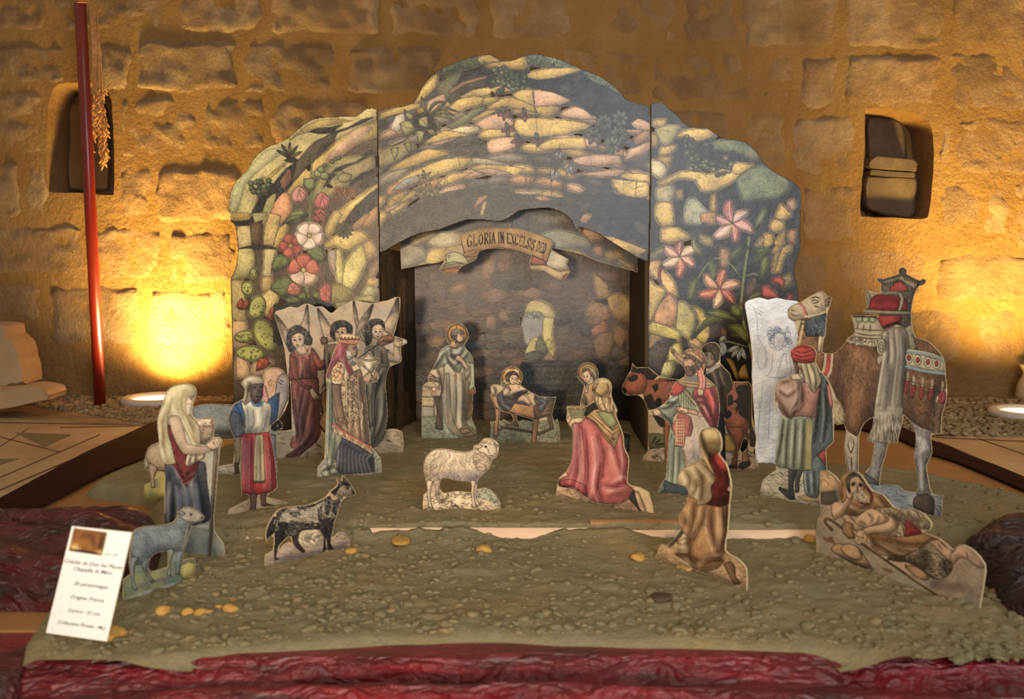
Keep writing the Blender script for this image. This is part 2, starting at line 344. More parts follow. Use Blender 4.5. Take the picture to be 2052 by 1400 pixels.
pb = ground(201., 813., FZ+.004); pt = on_depth(160., -8., pb[1]+.05); pt2 = pt+(pt-pb)*.35
po = empty('red_pole', tuple(pb)); tag(po, 'tall thin red round pole standing in the gravel and leaning to the wall', 'pole')
V, F = tube([(0,0,0), tuple((pt2-pb)*.5), tuple(pt2-pb)],[.0195, .0195, .0195],20); mesh('shaft', V, F, M_POLE, po, True)
q = pb+(pt-pb)*.985-pb; dd = (pt-pb)/np.linalg.norm(pt-pb)
for s in (0, .006):
    ring = [tuple(q+dd*s+np.array([math.cos(a)*.0205, math.sin(a)*.0205, .004*math.sin(a)])) for a in np.linspace(0,6.28,17)]
    V, F = tube(ring, [.0018]*17,5); mesh('string_tie', V, F, M_STRAW, po, True)
gr = empty('dried_grass_bunch', tuple(wp(186., 30., -.05))); tag(gr, 'bunch of dry brown grass with drooping seed heads hanging behind the red pole', 'dried grass')
gl = np.array(gr.location); rg = random.Random(8)
for k in range(16):
    xa = rg.uniform(178,194); xb = xa+rg.uniform(2,12); yb = rg.uniform(170,215); xc = xb+rg.uniform(-4,22)*(yb/200.); yc = rg.uniform(240,335)
    P = [wp(xa, 14,-.05-rg.uniform(0, .01)), wp((xa+xb)/2+2,110,-.06), wp(xb, yb, -.06-rg.uniform(0, .015)), wp((xb+xc)/2,(yb+yc)/2,-.07), wp(xc, yc, -.07)]
    V, F = tube([tuple(p-gl) for p in P],[.0022, .0022, .002, .0015, .0008],5); st_ = mesh('stalk', V, F, M_STRAW, gr, True)
    VV = []; FF = []
    for j in range(26):
        t = j/26.; p = P[2]*(1-t)+P[4]*t-gl+np.array([rg.uniform(-.006, .006), rg.uniform(-.006, .006),0]); e = p+np.array([rg.uniform(-.012, .014), rg.uniform(-.012, .005),-rg.uniform(.012, .024)])
        v, f = tube([tuple(p), tuple((p+e)/2), tuple(e)],[.001, .0036, .0008],4); b_ = len(VV); VV += v; FF += [tuple(i+b_ for i in ff) for ff in f]
    mesh('seed_head', VV, FF, M_STRAW, st_, True)
for i, (px, py) in enumerate(UPL):
    g = ground(float(px), float(py), FZ); e = empty('floor_uplight', tuple(g))
    tag(e, ['round lit floor uplight with grey rim in the gravel near the red pole', 'round lit floor uplight in the gravel at the right edge by the stone jar'][i], 'lamp', 'floor uplights')
    lathe('rim', [(.088, .014),(.092, .022),(.10, .028),(.118, .026),(.124, .018),(.124,0),(.10,-.001)], M_RIM, e, 48)
    lathe('glass', [(0, .0185),(.05, .018),(.092, .016)], M_GLOW, e, 48)
    lp = bpy.data.lights.new('uplight_bulb', 'SPOT'); lp.energy = 175; lp.color = (1, .71, .17); lp.spot_size = math.radians(104); lp.spot_blend = 1; lp.shadow_soft_size = .07
    lo = bpy.data.objects.new('uplight_bulb', lp); COL.objects.link(lo); lo.location = (g[0]+.01, g[1]-.02, g[2]+.03)
    l2 = bpy.data.lights.new('uplight_spill', 'SPOT'); l2.energy = 84; l2.color = (1, .72, .28); l2.spot_size = math.radians(138); l2.spot_blend = 1; l2.shadow_soft_size = .08
    o2 = bpy.data.objects.new('uplight_spill', l2); COL.objects.link(o2); o2.location = (g[0], g[1]-.06, g[2]+.035); o2.rotation_euler = (math.pi-.25,0,0)
    lo.rotation_euler = (Vector((g[0]+.05, g[1]+.10, FZ+.235))-lo.location).to_track_quat('-Z', 'Y').to_euler()

# ------------------------------------------------------------------ platform, cloth, soil
def gp(l, z=0.): l = np.array(l, float); return ground(l[:, 0], l[:, 1], z)
top = [(330,838),(395,806),(1745,838),(1800,858),(2052,960),(2300,1060),(2450,1262),(-250,1262),(-200,1103),(0,1003),(180,905)]
pf = gpoly('display_platform', top, FZ+.001,-.001, M_PAPER, None)
tag(pf, 'low brown sheet covered platform carrying the whole paper nativity scene', 'platform')
cl = empty('platform_cloth', (0,1.2,0)); tag(cl, 'dark red crushed cloth draped around the edges of the display platform', 'cloth')
cl0 = np.array(cl.location)
def strip(name, inner, outer, mat, drop=True, seed=0):
    n = 60; I = np.array(inner, float); E = np.array(outer, float)
    def res(P): d = np.r_[0, np.cumsum(np.linalg.norm(np.diff(P, axis=0), axis=1))]; t = np.linspace(0, d[-1], n); return np.stack([np.interp(t, d, P[:, 0]), np.interp(t, d, P[:, 1])],1)
    a, b = gp(res(I), .003), gp(res(E), .003); rows = []
    dn = (b-a); dn[:, 2] = 0; dn /= np.linalg.norm(dn, axis=1)[:, None]
    for s in np.linspace(0,1,8):
        r = a*(1-s)+b*s; r[:, 2] += .004+.007*(fbm(r[:, 0]*9+seed, r[:, 1]*9+s*2,3+seed)-.3)*(1 if s > .05 else 0); rows.append(r)
    if drop:
        for s in (.3, .7,1): r = b+dn*(.012+.012*s); r[:, 2] = -.046*s+.003+.006*(fbm(r[:, 0]*14, r[:, 1]*14+s, 8)-.4); rows.append(r)
    V = np.array(rows).reshape(-1,3)-cl0; return mesh(name, V, grid_quads(np.ones((len(rows)-1, n-1), bool)), mat, cl, True)
strip('side_drape', [(-200,1150),(60,1030),(143,988),(200,956),(285,920),(318,906),(350,880),(420,830)],[(-200,1103),(0,1003),(180,905),(313,846),(395,806),(400,804)], M_BAND)
strip('back_drape', [(400,840),(1000,842),(1740,862)],[(396,806),(1000,822),(1745,838)], M_BAND, True, 2)
strip('side_drape', [(1720,860),(1800,880),(1863,911),(1914,926),(2000,962),(2200,1050)],[(1745,838),(1811,860),(1866,884),(2052,958),(2250,1040)], M_BAND, True, 4)
# front drape: falls over the platform front, creases, then spreads towards the viewer
nx, ny = 260,90
xs = np.linspace(-1.05,1.15, nx); ts = np.linspace(0,1, ny); X, T = np.meshgrid(xs, ts)
Yt = 1.335-.62*T+.012*np.sin(X*5)
wv = fbm(X*3, T*6,21)
drop_ = 1/(1+np.exp((Yt-1.172-.015*np.sin(X*4+1))*90))
top_ = np.clip((Yt-1.190)/.03,0,1)
Z = .000-.030*drop_+.014*np.exp(-((Yt-1.125-.015*np.sin(X*3))/.022)**2)-.010*np.exp(-((Yt-1.155-.02*np.sin(X*4+1))/.010)**2)+.010*np.sin(Yt*95+X*3+3*wv)*drop_+.014*(fbm(X*7, Yt*26,9)-.47)*(.25+drop_)+.004*(fbm(X*40, Yt*60,4)-.47)
Z = np.where(top_ > 0, Z*(1-top_)-.0045*top_, Z)
npmesh('front_drape', np.stack([X, Yt, Z],-1).reshape(-1,3)-cl0, grid_quads(np.ones((ny-1, nx-1), bool)), M_CLOTH, cl)
def poly_mask(P, X, Y):
    P = np.asarray(P, float); m = np.zeros(X.shape, bool); n = len(P)
    for i in range(n):
        (x1, y1),(x2, y2) = P[i], P[(i+1) % n]
        if y1 == y2: continue
        c = ((Y >= y1) != (Y >= y2)) & (X < (x2-x1)*(Y-y1)/(y2-y1)+x1); m ^= c
    return m
def bblur(a, r):
    r = int(max(1, r)); k = 2*r+1
    for ax in (0,1):
        p = np.pad(a, [(r+1, r) if i == ax else (0,0) for i in range(a.ndim)], mode='edge'); c = np.cumsum(p, axis=ax, dtype=np.float64)
        a = (np.take(c, range(k, c.shape[ax]), axis=ax)-np.take(c, range(0, c.shape[ax]-k), axis=ax))/k
    return a
def lump(name, px_poly, h, mat, seed, cell=.006, rough=.5, parent=None, lo=-.04):
    G = gp(cr(px_poly, True, 5))[:, :2]; x0, y0 = G.min(0)-.02; x1, y1 = G.max(0)+.02
    xs = np.arange(x0, x1, cell); ys = np.arange(y0, y1, cell); X, Y = np.meshgrid(xs, ys)
    m = poly_mask(G, X, Y); s = bblur(bblur(m.astype(float),4),4); e = np.clip((s-.35)/.5,0,1)
    b2 = np.clip((bblur(bblur(m.astype(float),8),8)-.3)/.6,0,1)
    wx = fbm(X*6, Y*6, seed+3); Zz = lo+(h-lo)*np.sqrt(np.clip(e*(2-e),0,1))*(.62+.38*b2)+h*rough*b2*(fbm(X*7+2*wx, Y*16+2*wx, seed)-.45)*1.3+h*.22*e*np.sin((Y+X*.3)*70+9*wx)*.6
    keep = s > .12; Q = grid_quads(keep[:-1, :-1] & keep[1:, 1:] & keep[1:, :-1] & keep[:-1,1:])
    V = np.stack([X, Y, Zz],-1).reshape(-1,3)-(cl0 if parent else 0); Q, V = compact(Q, V); return npmesh(name, V, Q, mat, parent)
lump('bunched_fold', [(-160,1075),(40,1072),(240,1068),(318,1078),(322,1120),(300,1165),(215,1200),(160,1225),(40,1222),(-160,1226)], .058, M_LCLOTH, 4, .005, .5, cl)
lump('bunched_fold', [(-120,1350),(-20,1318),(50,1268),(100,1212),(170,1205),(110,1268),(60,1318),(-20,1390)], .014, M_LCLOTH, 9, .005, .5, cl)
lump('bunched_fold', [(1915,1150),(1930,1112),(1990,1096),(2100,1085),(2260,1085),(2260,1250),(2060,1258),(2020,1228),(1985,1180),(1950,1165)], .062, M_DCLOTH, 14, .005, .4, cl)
# soil with a raised terrace
TZ, RY = .021, float(ground(1026., 1080.)[1])
SOIL = [(180,992),(240,960),(300,935),(430,915),(560,890),(700,860),(840,838),(1265,838),(1330,880),(1500,930),(1650,948),(1760,955),(1900,978),(2000,1002),(2120,1045),(2260,1150),(2280,1360),(2052,1350),(1950,1334),(1860,1328),(1730,1312),(1690,1296),(1500,1287),(1275,1280),(1000,1270),(800,1272),(600,1287),(400,1302),(200,1322),(66,1316),(92,1262),(150,1190),(250,1130),(316,1080),(316,1010)]
SG = gp(SOIL)[:, :2]
cell = .0062; xs = np.arange(-1.35,1.4, cell); ys = np.arange(1.17,2.98, cell); X, Y = np.meshgrid(xs, ys)
wob = .02*(fbm(X*14, Y*14,77)-.47)
m = poly_mask(SG, X+wob, Y+.6*wob); s_ = bblur(bblur(m.astype(float),3),3)
def terrace(X, Y):
    PX = CX+FP*X/np.maximum(Y, .1); wide = np.where((PX > 735) & (PX < 1660), .003, .07); wide = np.where((PX > 1150) & (PX < 1192), .012, wide)
    return TZ*np.clip((Y-RY-.002+.004*(fbm(X*30, X*3,5)-.5))/wide+(wide > .02)*.5,0,1)
def soil_z(X, Y):
    n1 = fbm(X*9, Y*9,41,4); n2 = fbm(X*42, Y*42,51,3); n3 = fbm(X*120, Y*120,61,2)
    spill = .017*np.exp(-np.clip(RY-.004-Y, 0,1)/.04)*(Y < RY-.003)*np.clip((fbm(X*6, X*0+2,91,4)-.40)*5,0,1)
    return terrace(X, Y)+.003+.010*(n1-.47)+.011*np.maximum(n2-.38,0)+.0045*(n3-.4)+spill
edge = np.clip((s_-.12)/.5,0,1)
Z = soil_z(X, Y)*edge+.0012-.014*np.clip((.28-s_)/.28,0,1)
keep = s_ > .01; Q = grid_quads(keep[:-1, :-1] & keep[1:, 1:] & keep[1:, :-1] & keep[:-1,1:])
Q, V = compact(Q, np.stack([X, Y, Z],-1).reshape(-1,3)); soil = npmesh('soil_bed', V, Q, M_SOIL)
tag(soil, 'greenish brown dry earth spread over the platform under the cutouts', 'soil'); soil['kind'] = 'structure'; soil.name = 'ground_soil'
if 'category' in soil: del soil['category']
# pale paper riser of the terrace
def riser(px0, px1, mat, zt=TZ, off=.006, name='paper_riser', seed=0, zb=-.002):
    n = 50; xs = np.linspace((px0-CX)/FP*RY, (px1-CX)/FP*RY, n); rows = []
    for s in np.linspace(0,1,6):
        z = zb+(zt-zb)*s+.002*(fbm(xs*20, xs*0+s, 3+seed)-.5)*s; y = RY-off-.004*(1-s)+.004*(fbm(xs*9, xs*0+s*1.5,13+seed)-.5)+.006*s**6
        rows.append(np.stack([xs, y, z],-1))
    return mesh(name, np.array(rows).reshape(-1,3), grid_quads(np.ones((5, n-1), bool)), mat, None, True)
o = riser(735,1182, M_RISER); tag(o, 'long pale crumpled paper edge showing below the sheep on the earth step', 'paper')
o = riser(1178,1650, M_RISER, TZ-.004, .005, 'paper_riser', 4); tag(o, 'pale paper edge along the earth step behind the kneeling brown shepherd', 'paper')
o = riser(1188,1372, M_PAPER, TZ+.010,-.012, 'brown_paper_strip', 6, TZ+.002); tag(o, 'narrow reddish brown paper strip lying on the earth below the pink kneeling woman', 'paper')
o = riser(488,560, M_RISER, TZ-.008, .03, 'paper_riser', 7, .004); tag(o, 'small pale paper scrap showing in the earth behind the black goat', 'paper')
# clods
CLOD = [pebble_mesh(40+i, 2) for i in range(5)]
for me in CLOD: me.materials.append(M_CLOD)
rc = random.Random(21); sp_ = []
while len(sp_) < 4200:
    px = rc.uniform(60,2050); py = rc.uniform(860,1330)**1.0
    if rc.random() > ((py-820)/500.)**.9: continue
    g = ground(px, py, 0.)
    if not poly_mask(SG, np.array([g[0]]), np.array([g[1]]))[0]: continue
    dens = float(fbm(g[0]*5, g[1]*5,33)); 
    if rc.random() > (dens-.15)*2.2: continue
    sp_.append((g[0], g[1], .0022+.0066*rc.random()**3))
sp_.sort(key=lambda s: -s[2]/s[1]); zz = soil_z(np.array([s[0] for s in sp_]), np.array([s[1] for s in sp_]))
for (x, y, s), z in list(zip(sp_, zz))[:260]:
    o = bpy.data.objects.new('earth_clod', rc.choice(CLOD)); COL.objects.link(o); o.parent = soil
    o.location = (x, y, z+s*.15); o.scale = (s, s, s*.9); o.rotation_euler = (rc.uniform(-.4, .4), rc.uniform(-.4, .4), rc.uniform(0,6.28))
SMALL = [pebble_mesh(60+i, 1) for i in range(5)]
joined('crumbled_earth', SMALL, [((x, y, z+s*.1), s, rc.uniform(0,6.28), rc.randrange(5)) for (x, y, s), z in list(zip(sp_, zz))[260:]], M_CLOD, soil)
def clod_at(px, py, r, mat, label, group=None, squash=1.15):
    g = ground(float(px), float(py), .004 if py > 1060 else TZ); me = pebble_mesh(int(px),3); o = link('earth_lump', me, mat); z = float(soil_z(np.array([g[0]]), np.array([g[1]]))[0])
    o.location = (g[0], g[1], z+r*.25); o.scale = (r, r, r*squash); o.rotation_euler = (0,0, px); tag(o, label, 'clod', group); return o
YL = {328: 'flat yellow lump at the left end of the row right of the white card', 374: 'second yellow lump from the left in the row by the white card', 400: 'largest middle yellow lump in the row by the white card', 418: 'yellow lump touching the right of the largest middle one in the row', 440: 'small yellow lump in the gap before the right end of the row', 462: 'yellow lump at the right end of the row by the white card', 466: 'tiny yellow lump just behind the right end lump of the row'}
for px, py, r in ((462,1222, .0105),(400,1232, .009),(418,1228, .006),(374,1230, .007),(328,1228, .010),(440,1214, .005),(466,1204, .004)):
    clod_at(px, py, r, M_YCLOD, YL[px], 'yellow lumps near the card')
clod_at(226,1272, .016, M_YCLOD, 'yellow earth lump holding up the lower right corner of the white card')
clod_at(1280,1122, .011, M_YCLOD, 'round yellow earth lump left of the kneeling brown shepherd')
clod_at(1372,1140, .012, M_YCLOD, 'flat yellow earth lump under the base of the kneeling brown shepherd', None, .5)
clod_at(1324,1202, .016, M_FRAG, 'dark grey lump half buried in the earth below the kneeling brown shepherd', None, .55)
clod_at(806,1092, .018, M_YCLOD, 'large ochre lump at the left end of the pale paper edge', None, .45)
clod_at(970,1106, .012, M_YCLOD, 'orange brown earth lump in front of the pale paper edge')
clod_at(705,1106, .010, M_YCLOD, 'small yellow earth lump at the front foot of the black goat')
clod_at(1385,1005, .010, M_YCLOD, 'yellow earth lump behind the skirt of the kneeling brown shepherd')
clod_at(1622,1080, .012, M_YCLOD, 'yellow earth lump beside the lying bearded shepherd')
# ------------------------------------------------------------------ printed artwork (flat chromolithograph prints on cut card)
INK = (34,26,20)
GN = None
def grain(h, w_):
    global GN
    if GN is None:
        r = np.random.RandomState(3); a = r.rand(900,1400); GN = .5*a+.5*bblur(a, 1); GN = (GN-GN.mean())/GN.std()
        b = bblur(bblur(r.rand(900,1400),6),6); GN = .55*GN+.8*(b-b.mean())/b.std()
    return np.tile(GN, (2,2))[:h, :w_]
class Art:
    def __init__(s, box, step=1.15, base=(190,165,125), seed=1):
        s.x0, s.y0 = box[0]-3, box[1]-3; s.st = step; s.W = int((box[2]-box[0]+6)/step)+1; s.H = int((box[3]-box[1]+6)/step)+1
        s.c = np.ones((s.H, s.W, 3))*np.array(base)/255.; s.lab = np.zeros((s.H, s.W), int); s.parts = ['backing']; s.labels = {}
        s.o = (0,0,1.); s.r = np.random.RandomState(seed); s.step = step
        s.c *= (1+.03*grain(s.H, s.W))[..., None]
    def crop(s, ox, oy, sc): s.o = (ox, oy, sc)
    def m(s, pts):
        P = np.asarray(pts, float).reshape(-1,2); ox, oy, k = s.o
        return (np.stack([ox+P[:, 0]*k, oy+P[:, 1]*k],1)-(s.x0, s.y0))/s.st
    def pid(s, part):
        if part is None: return None
        if part not in s.parts: s.parts.append(part)
        return s.parts.index(part)
    def fillmask(s, P):
        cnt = np.zeros((s.H, s.W+1), int); n = len(P)
        for i in range(n):
            (xa, ya),(xb, yb) = P[i], P[(i+1) % n]
            if ya > yb: xa, ya, xb, yb = xb, yb, xa, ya
            r0, r1 = max(0, math.ceil(ya)), min(s.H-1, math.ceil(yb)-1)
            if r1 < r0 or yb == ya: continue
            rr = np.arange(r0, r1+1); xx = np.ceil(xa+(rr-ya)*(xb-xa)/(yb-ya)).astype(int); np.add.at(cnt, (rr, np.clip(xx, 0, s.W)),1)
        return (np.cumsum(cnt, 1)[:, :-1] % 2).astype(bool)
    def P(s, part, col, pts, ink=.8, vol=.35, sm=4, lw=1.2, tex=.05, inn=None, top=None, r=None, a=1., dirn=(-.5,-.6), inkc=INK):
        Q = cr(s.m(pts), True, sm) if sm > 1 else s.m(pts); M = s.fillmask(Q)
        if inn: M &= np.isin(s.lab, [s.pid(q) for q in inn.split(',')])
        if not M.any(): return
        ii, jj = np.nonzero(M); p = 16; i0, i1, j0, j1 = max(0, ii.min()-p), min(s.H, ii.max()+p+1), max(0, jj.min()-p), min(s.W, jj.max()+p+1)
        m = M[i0:i1, j0:j1]; f = m.astype(float); rr = r or max(2, min(13, .16*min(ii.max()-ii.min(), jj.max()-jj.min())))
        c = np.array(col)/255.; vol = vol*.72
        K = np.ones(m.shape+(3,))*c
        if top is not None:
            t = ((np.arange(i0, i1)-ii.min())/max(1, ii.max()-ii.min()))[:, None, None]; K = K*np.clip(t, 0,1)+np.array(top)/255.*(1-np.clip(t, 0,1))
        if vol:
            b = bblur(bblur(f, rr), rr); sh = np.roll(np.roll(b, int(round(dirn[1]*rr*1.2)),0), int(round(dirn[0]*rr*1.2)),1)
            v = np.clip((sh-.25)/.6,0,1); hl = np.clip((sh-.93)/.07,0,1); K = K*(1-vol*(1-v))[..., None]; K = K+(1-K)*(.10*vol*hl)[..., None]
        K = K*(1+tex*grain(s.H, s.W)[i0:i1, j0:j1])[..., None]
        W = s.c[i0:i1, j0:j1]; W[m] = W[m]*(1-a)+K[m]*a
        if part is not None: s.lab[i0:i1, j0:j1][m] = s.pid(part)
        if ink: s._stroke(np.vstack([Q, Q[:1]]), inkc, lw, ink, .9, None)
    def _stroke(s, Q, col, w_, a, soft, taper, inn=None):
        w_ = w_/s.st; soft = max(.7, soft/s.st); pd = w_/2+soft+1
        i0, i1 = int(max(0, math.floor(Q[:, 1].min()-pd))), int(min(s.H, math.ceil(Q[:, 1].max()+pd)+1)); j0, j1 = int(max(0, math.floor(Q[:, 0].min()-pd))), int(min(s.W, math.ceil(Q[:, 0].max()+pd)+1))
        if i1 <= i0 or j1 <= j0: return
        if len(Q) > 14 and (i1-i0)*(j1-j0) > 6000:     # split long strokes to keep windows small
            A = np.zeros((i1-i0, j1-j0))
            for k in range(0, len(Q)-1,6): s._acc(A, i0, j0, Q[k:k+7], w_, soft, pd, taper, k, len(Q))
        else:
            A = np.zeros((i1-i0, j1-j0)); s._acc(A, i0, j0, Q, w_, soft, pd, taper, 0, len(Q))
        A *= a
        if inn: A = A*np.isin(s.lab[i0:i1, j0:j1],[s.pid(q) for q in inn.split(',')])
        W = s.c[i0:i1, j0:j1]; W += (np.array(col)/255.-W)*A[..., None]
    def _acc(s, A, i0, j0, Q, w_, soft, pd, taper, k0, N):
        a0, a1 = int(max(0, math.floor(Q[:, 1].min()-pd)-i0)), int(min(A.shape[0], math.ceil(Q[:, 1].max()+pd)+1-i0)); b0, b1 = int(max(0, math.floor(Q[:, 0].min()-pd)-j0)), int(min(A.shape[1], math.ceil(Q[:, 0].max()+pd)+1-j0))
        if a1 <= a0 or b1 <= b0: return
        Y, X = np.mgrid[a0+i0:a1+i0, b0+j0:b1+j0]; best = np.zeros(X.shape)
        for k in range(len(Q)-1):
            p, q = Q[k], Q[k+1]; d = q-p; L2 = d@d
            t = np.clip(((X-p[0])*d[0]+(Y-p[1])*d[1])/L2,0,1) if L2 > 1e-9 else 0.
            D = np.hypot(X-p[0]-t*d[0], Y-p[1]-t*d[1]); ww = w_
            if taper: u = (k0+k+t)/max(1, N-1); ww = w_*np.clip(1.25*np.sin(np.pi*np.clip(u, .04, .96))**.6, .25,1)
            np.maximum(best, np.clip((ww/2+soft/2-D)/soft, 0,1), out=best)
        np.maximum(A[a0:a1, b0:b1], best, out=A[a0:a1, b0:b1])
    def L(s, *lines, col=INK, w=1.2, a=.8, soft=.9, sm=4, taper=True, inn=None):
        for l in lines:
            P = s.m(l); s._stroke(cr(P, False, sm) if len(P) > 2 else P, col, w, a, soft, taper, inn)
    def G(s, *lines, w=5, d=.45, col=INK, hi=.30, inn=None, core=.8):   # garment folds: soft dark valley, ink core, light ridge
        for l in lines:
            P = s.m(l); Q = cr(P, False, 4) if len(P) > 2 else P; t = np.gradient(Q, axis=0); nrm = np.stack([t[:, 1],-t[:, 0]],1)/np.maximum(np.linalg.norm(t, axis=1),1e-6)[:, None]
            if nrm[:, 0].mean() > 0: nrm = -nrm
            s._stroke(Q, col, w*.6, min(.85, d*1.4), w, True, inn); s._stroke(Q, col, 1.1, core, .8, True, inn)
            if hi: s._stroke(Q+nrm*(w*.75/s.st),(255,246,225), w*.3, hi, w*.5, True, inn)
    def E(s, part, col, cx, cy, rx, ry, rot=0, **k):
        a = np.linspace(0,2*np.pi, 18, endpoint=False); c, n = math.cos(rot), math.sin(rot)
        s.P(part, col, np.stack([cx+rx*np.cos(a)*c-ry*np.sin(a)*n, cy+rx*np.cos(a)*n+ry*np.sin(a)*c],1), **k)
    def fur(s, part, n, ln, ang, cols, a=.45, w=.9, curl=.4, spread=.5, box=None):     # ang: radians or function(x, y) in photo pixels
        M = np.isin(s.lab, [s.pid(q) for q in part.split(',')])
        if box is not None: M &= s.fillmask(s.m(box))
        ii, jj = np.nonzero(M)
        if not len(ii): return
        for k in s.r.randint(0, len(ii), n):
            x, y = jj[k], ii[k]; t = (ang(x*s.st+s.x0, y*s.st+s.y0) if callable(ang) else ang)+s.r.normal()*spread; l = ln/s.st*s.r.uniform(.6,1.3); t2 = t+s.r.normal()*curl
            Q = np.array([[x, y],[x+l*.5*math.cos(t), y+l*.5*math.sin(t)],[x+l*.5*(math.cos(t)+math.cos(t2)), y+l*.5*(math.sin(t)+math.sin(t2))]])
            s._stroke(Q, cols[s.r.randint(len(cols))], w, a, .8, True, part)
    def curls(s, part, n, r, cols, a=.6, w=1.1, box=None):
        M = np.isin(s.lab, [s.pid(q) for q in part.split(',')])
        if box is not None: M &= s.fillmask(s.m(box))
        ii, jj = np.nonzero(M)
        if not len(ii): return
        for k in s.r.randint(0, len(ii), n):
            x, y = jj[k], ii[k]; t0 = s.r.rand()*6.28; sp = s.r.choice([-1,1])*s.r.uniform(2.5,4.5); t = np.linspace(0,1,7); q = r/s.st*s.r.uniform(.6,1.3)*(1-.4*t)
            s._stroke(np.stack([x+q*np.cos(t0+sp*t), y+q*np.sin(t0+sp*t)],1), cols[s.r.randint(len(cols))], w, a, .8, False, part)
    def blot(s, part, cols, n, r, a=.25):       # soft tinted patches of print
        M = np.isin(s.lab, [s.pid(q) for q in part.split(',')]); ii, jj = np.nonzero(M)
        if not len(ii): return
        for k in s.r.randint(0, len(ii), n):
            q = r*s.r.uniform(.6,1.4)/s.st; x, y = jj[k], ii[k]; t = s.r.rand()*3.14; d = np.array([math.cos(t), math.sin(t)])*q*s.r.uniform(.2,1.2)
            s._stroke(np.array([[x, y]-d, [x, y]+d]), cols[s.r.randint(len(cols))], q*s.st*.6, a, q*s.st*1.2, False, part)
    def scal(s, part, col, pts, **k): s.P(part, col, pts, sm=1, **k)
    # faces: centre, half width, half height, turn (-1 left .. 1 right), tilt
    def face(s, part, cx, cy, hw, hh, turn=0., tilt=0., skin=(206,160,118), ink=.85, beard=None, lip=(150,70,60)):
        c, n = math.cos(tilt), math.sin(tilt)
        def T(*p): return [(cx+x*hw*c-y*hh*n, cy+x*hw*n+y*hh*c) for x, y in p]
        s.P(part, skin, T((-.9,-.5),(-.6,-1),(0,-1.12),(.6,-1),(.9,-.5),(.9, .1),(.65, .7),(.18+.1*turn, 1.05),(-.18+.1*turn, 1.05),(-.65, .7),(-.9, .1)), vol=.38, dirn=(.5*turn-.2,-.4), ink=ink*.7)
        k = .36*turn; u = s.o[2]*hw
        for sx in (-1,1):
            e = k+sx*.40*(1-.18*abs(turn)); wd = .22*(1-.25*(sx*turn > 0)*abs(turn))
            s.L(T((e-wd, -.02),(e, -.10),(e+wd, -.01)), w=max(1., u*.11), a=ink); s.L(T((e-wd*.3, .0),(e+wd*.4, .0)), w=max(1.1, u*.17), a=ink, taper=False)
            s.L(T((e-wd*1.2,-.24),(e, -.36),(e+wd*1.2,-.26)), w=max(1., u*.10), a=ink*.8)
            s.L(T((e-wd, .10),(e+wd, .10)), w=max(1.5, u*.2), a=.22, soft=2)
        b = k*1.35
        s.L(T((k-.08,-.12),(b+.06*np.sign(turn+.01), .28),(b+.12*np.sign(turn+.01), .38),(b-.1, .42)), w=max(.9, u*.09), a=ink*.75)
        s.L(T((b-.26, .60),(b, .57),(b+.24, .60)), w=max(1.1, u*.13), a=ink*.85); s.L(T((b-.16, .67),(b+.14, .67)), w=max(1.2, u*.16), col=lip, a=.7); s.L(T((b-.14, .82),(b+.12, .82)), w=max(1, u*.12), a=.3, soft=1.5)
        s.P(None, (200,120,92), T((-.62+k, .2),(-.4+k, .12),(-.25+k, .3),(-.45+k, .46)), ink=0, vol=0, a=.22); s.P(None, (200,120,92), T((.62+k, .2),(.4+k, .12),(.25+k, .3),(.45+k, .46)), ink=0, vol=0, a=.22)
        if beard:
            s.P(part+'_beard' if False else 'beard', beard, T((-.88, .1),(-.6, .5),(b-.3, .5),(b, .44),(b+.3, .5),(.6, .5),(.88, .1),(.75, .9),(.3,1.45),(b, 1.6),(-.3,1.4),(-.72, .9)), vol=.4, ink=.5)
            s.L(T((b-.2, .62),(b+.2, .62)), w=max(1.2, u*.15), a=.8)
    # hands: five fingers from a palm, pointing along ang (radians)
    def hand(s, part, cx, cy, size, ang, skin=(204,158,116), curl=.35, flip=1):
        d = np.array([math.cos(ang), math.sin(ang)]); e = np.array([-d[1], d[0]])*flip; c0 = np.array([cx, cy]); z = size
        s.P(part, skin, [c0-d*.5*z-e*.28*z, c0-d*.1*z-e*.42*z, c0+d*.28*z-e*.4*z, c0+d*.34*z+e*.3*z, c0-d*.1*z+e*.4*z, c0-d*.5*z+e*.26*z], vol=.25, ink=.7, lw=1)
        for i, (o_, l_) in enumerate(((-.33, .42),(-.12, .55),(.09, .52),(.28, .38))):
            b = c0+d*.28*z+e*o_*z; m_ = b+d*l_*.55*z+e*o_*.15*z; t_ = m_+(d*math.cos(curl)-e*math.sin(curl)*.8)*l_*.5*z
            s.L([b, m_, t_], w=.25*z*s.o[2]+1.2, a=.8, sm=3, taper=False); s.L([b, m_, t_], w=.2*z*s.o[2], a=1, col=skin, sm=3, taper=False)
            s._lab([b, m_, t_], .22*z, part)
        b = c0-d*.15*z-e*.35*z; t_ = [b, b+d*.25*z-e*.22*z, b+d*.52*z-e*.22*z]
        s.L(t_, w=.27*z*s.o[2]+1.2, a=.8, sm=3, taper=False); s.L(t_, w=.22*z*s.o[2], a=1, col=skin, sm=3, taper=False); s._lab(t_, .24*z, part)
    def _lab(s, pts, wd, part):
        Q = s.m(pts); wd = wd*s.o[2]/s.st/2
        i0, i1, j0, j1 = int(max(0, Q[:, 1].min()-wd)), int(min(s.H, Q[:, 1].max()+wd+2)), int(max(0, Q[:, 0].min()-wd)), int(min(s.W, Q[:, 0].max()+wd+2))
        if i1 <= i0 or j1 <= j0: return
        Y, X = np.mgrid[i0:i1, j0:j1]; M = np.zeros(X.shape, bool)
        for k in range(len(Q)-1):
            p, d = Q[k], Q[k+1]-Q[k]; t = np.clip(((X-p[0])*d[0]+(Y-p[1])*d[1])/max(d@d, 1e-6),0,1); M |= np.hypot(X-p[0]-t*d[0], Y-p[1]-t*d[1]) < wd
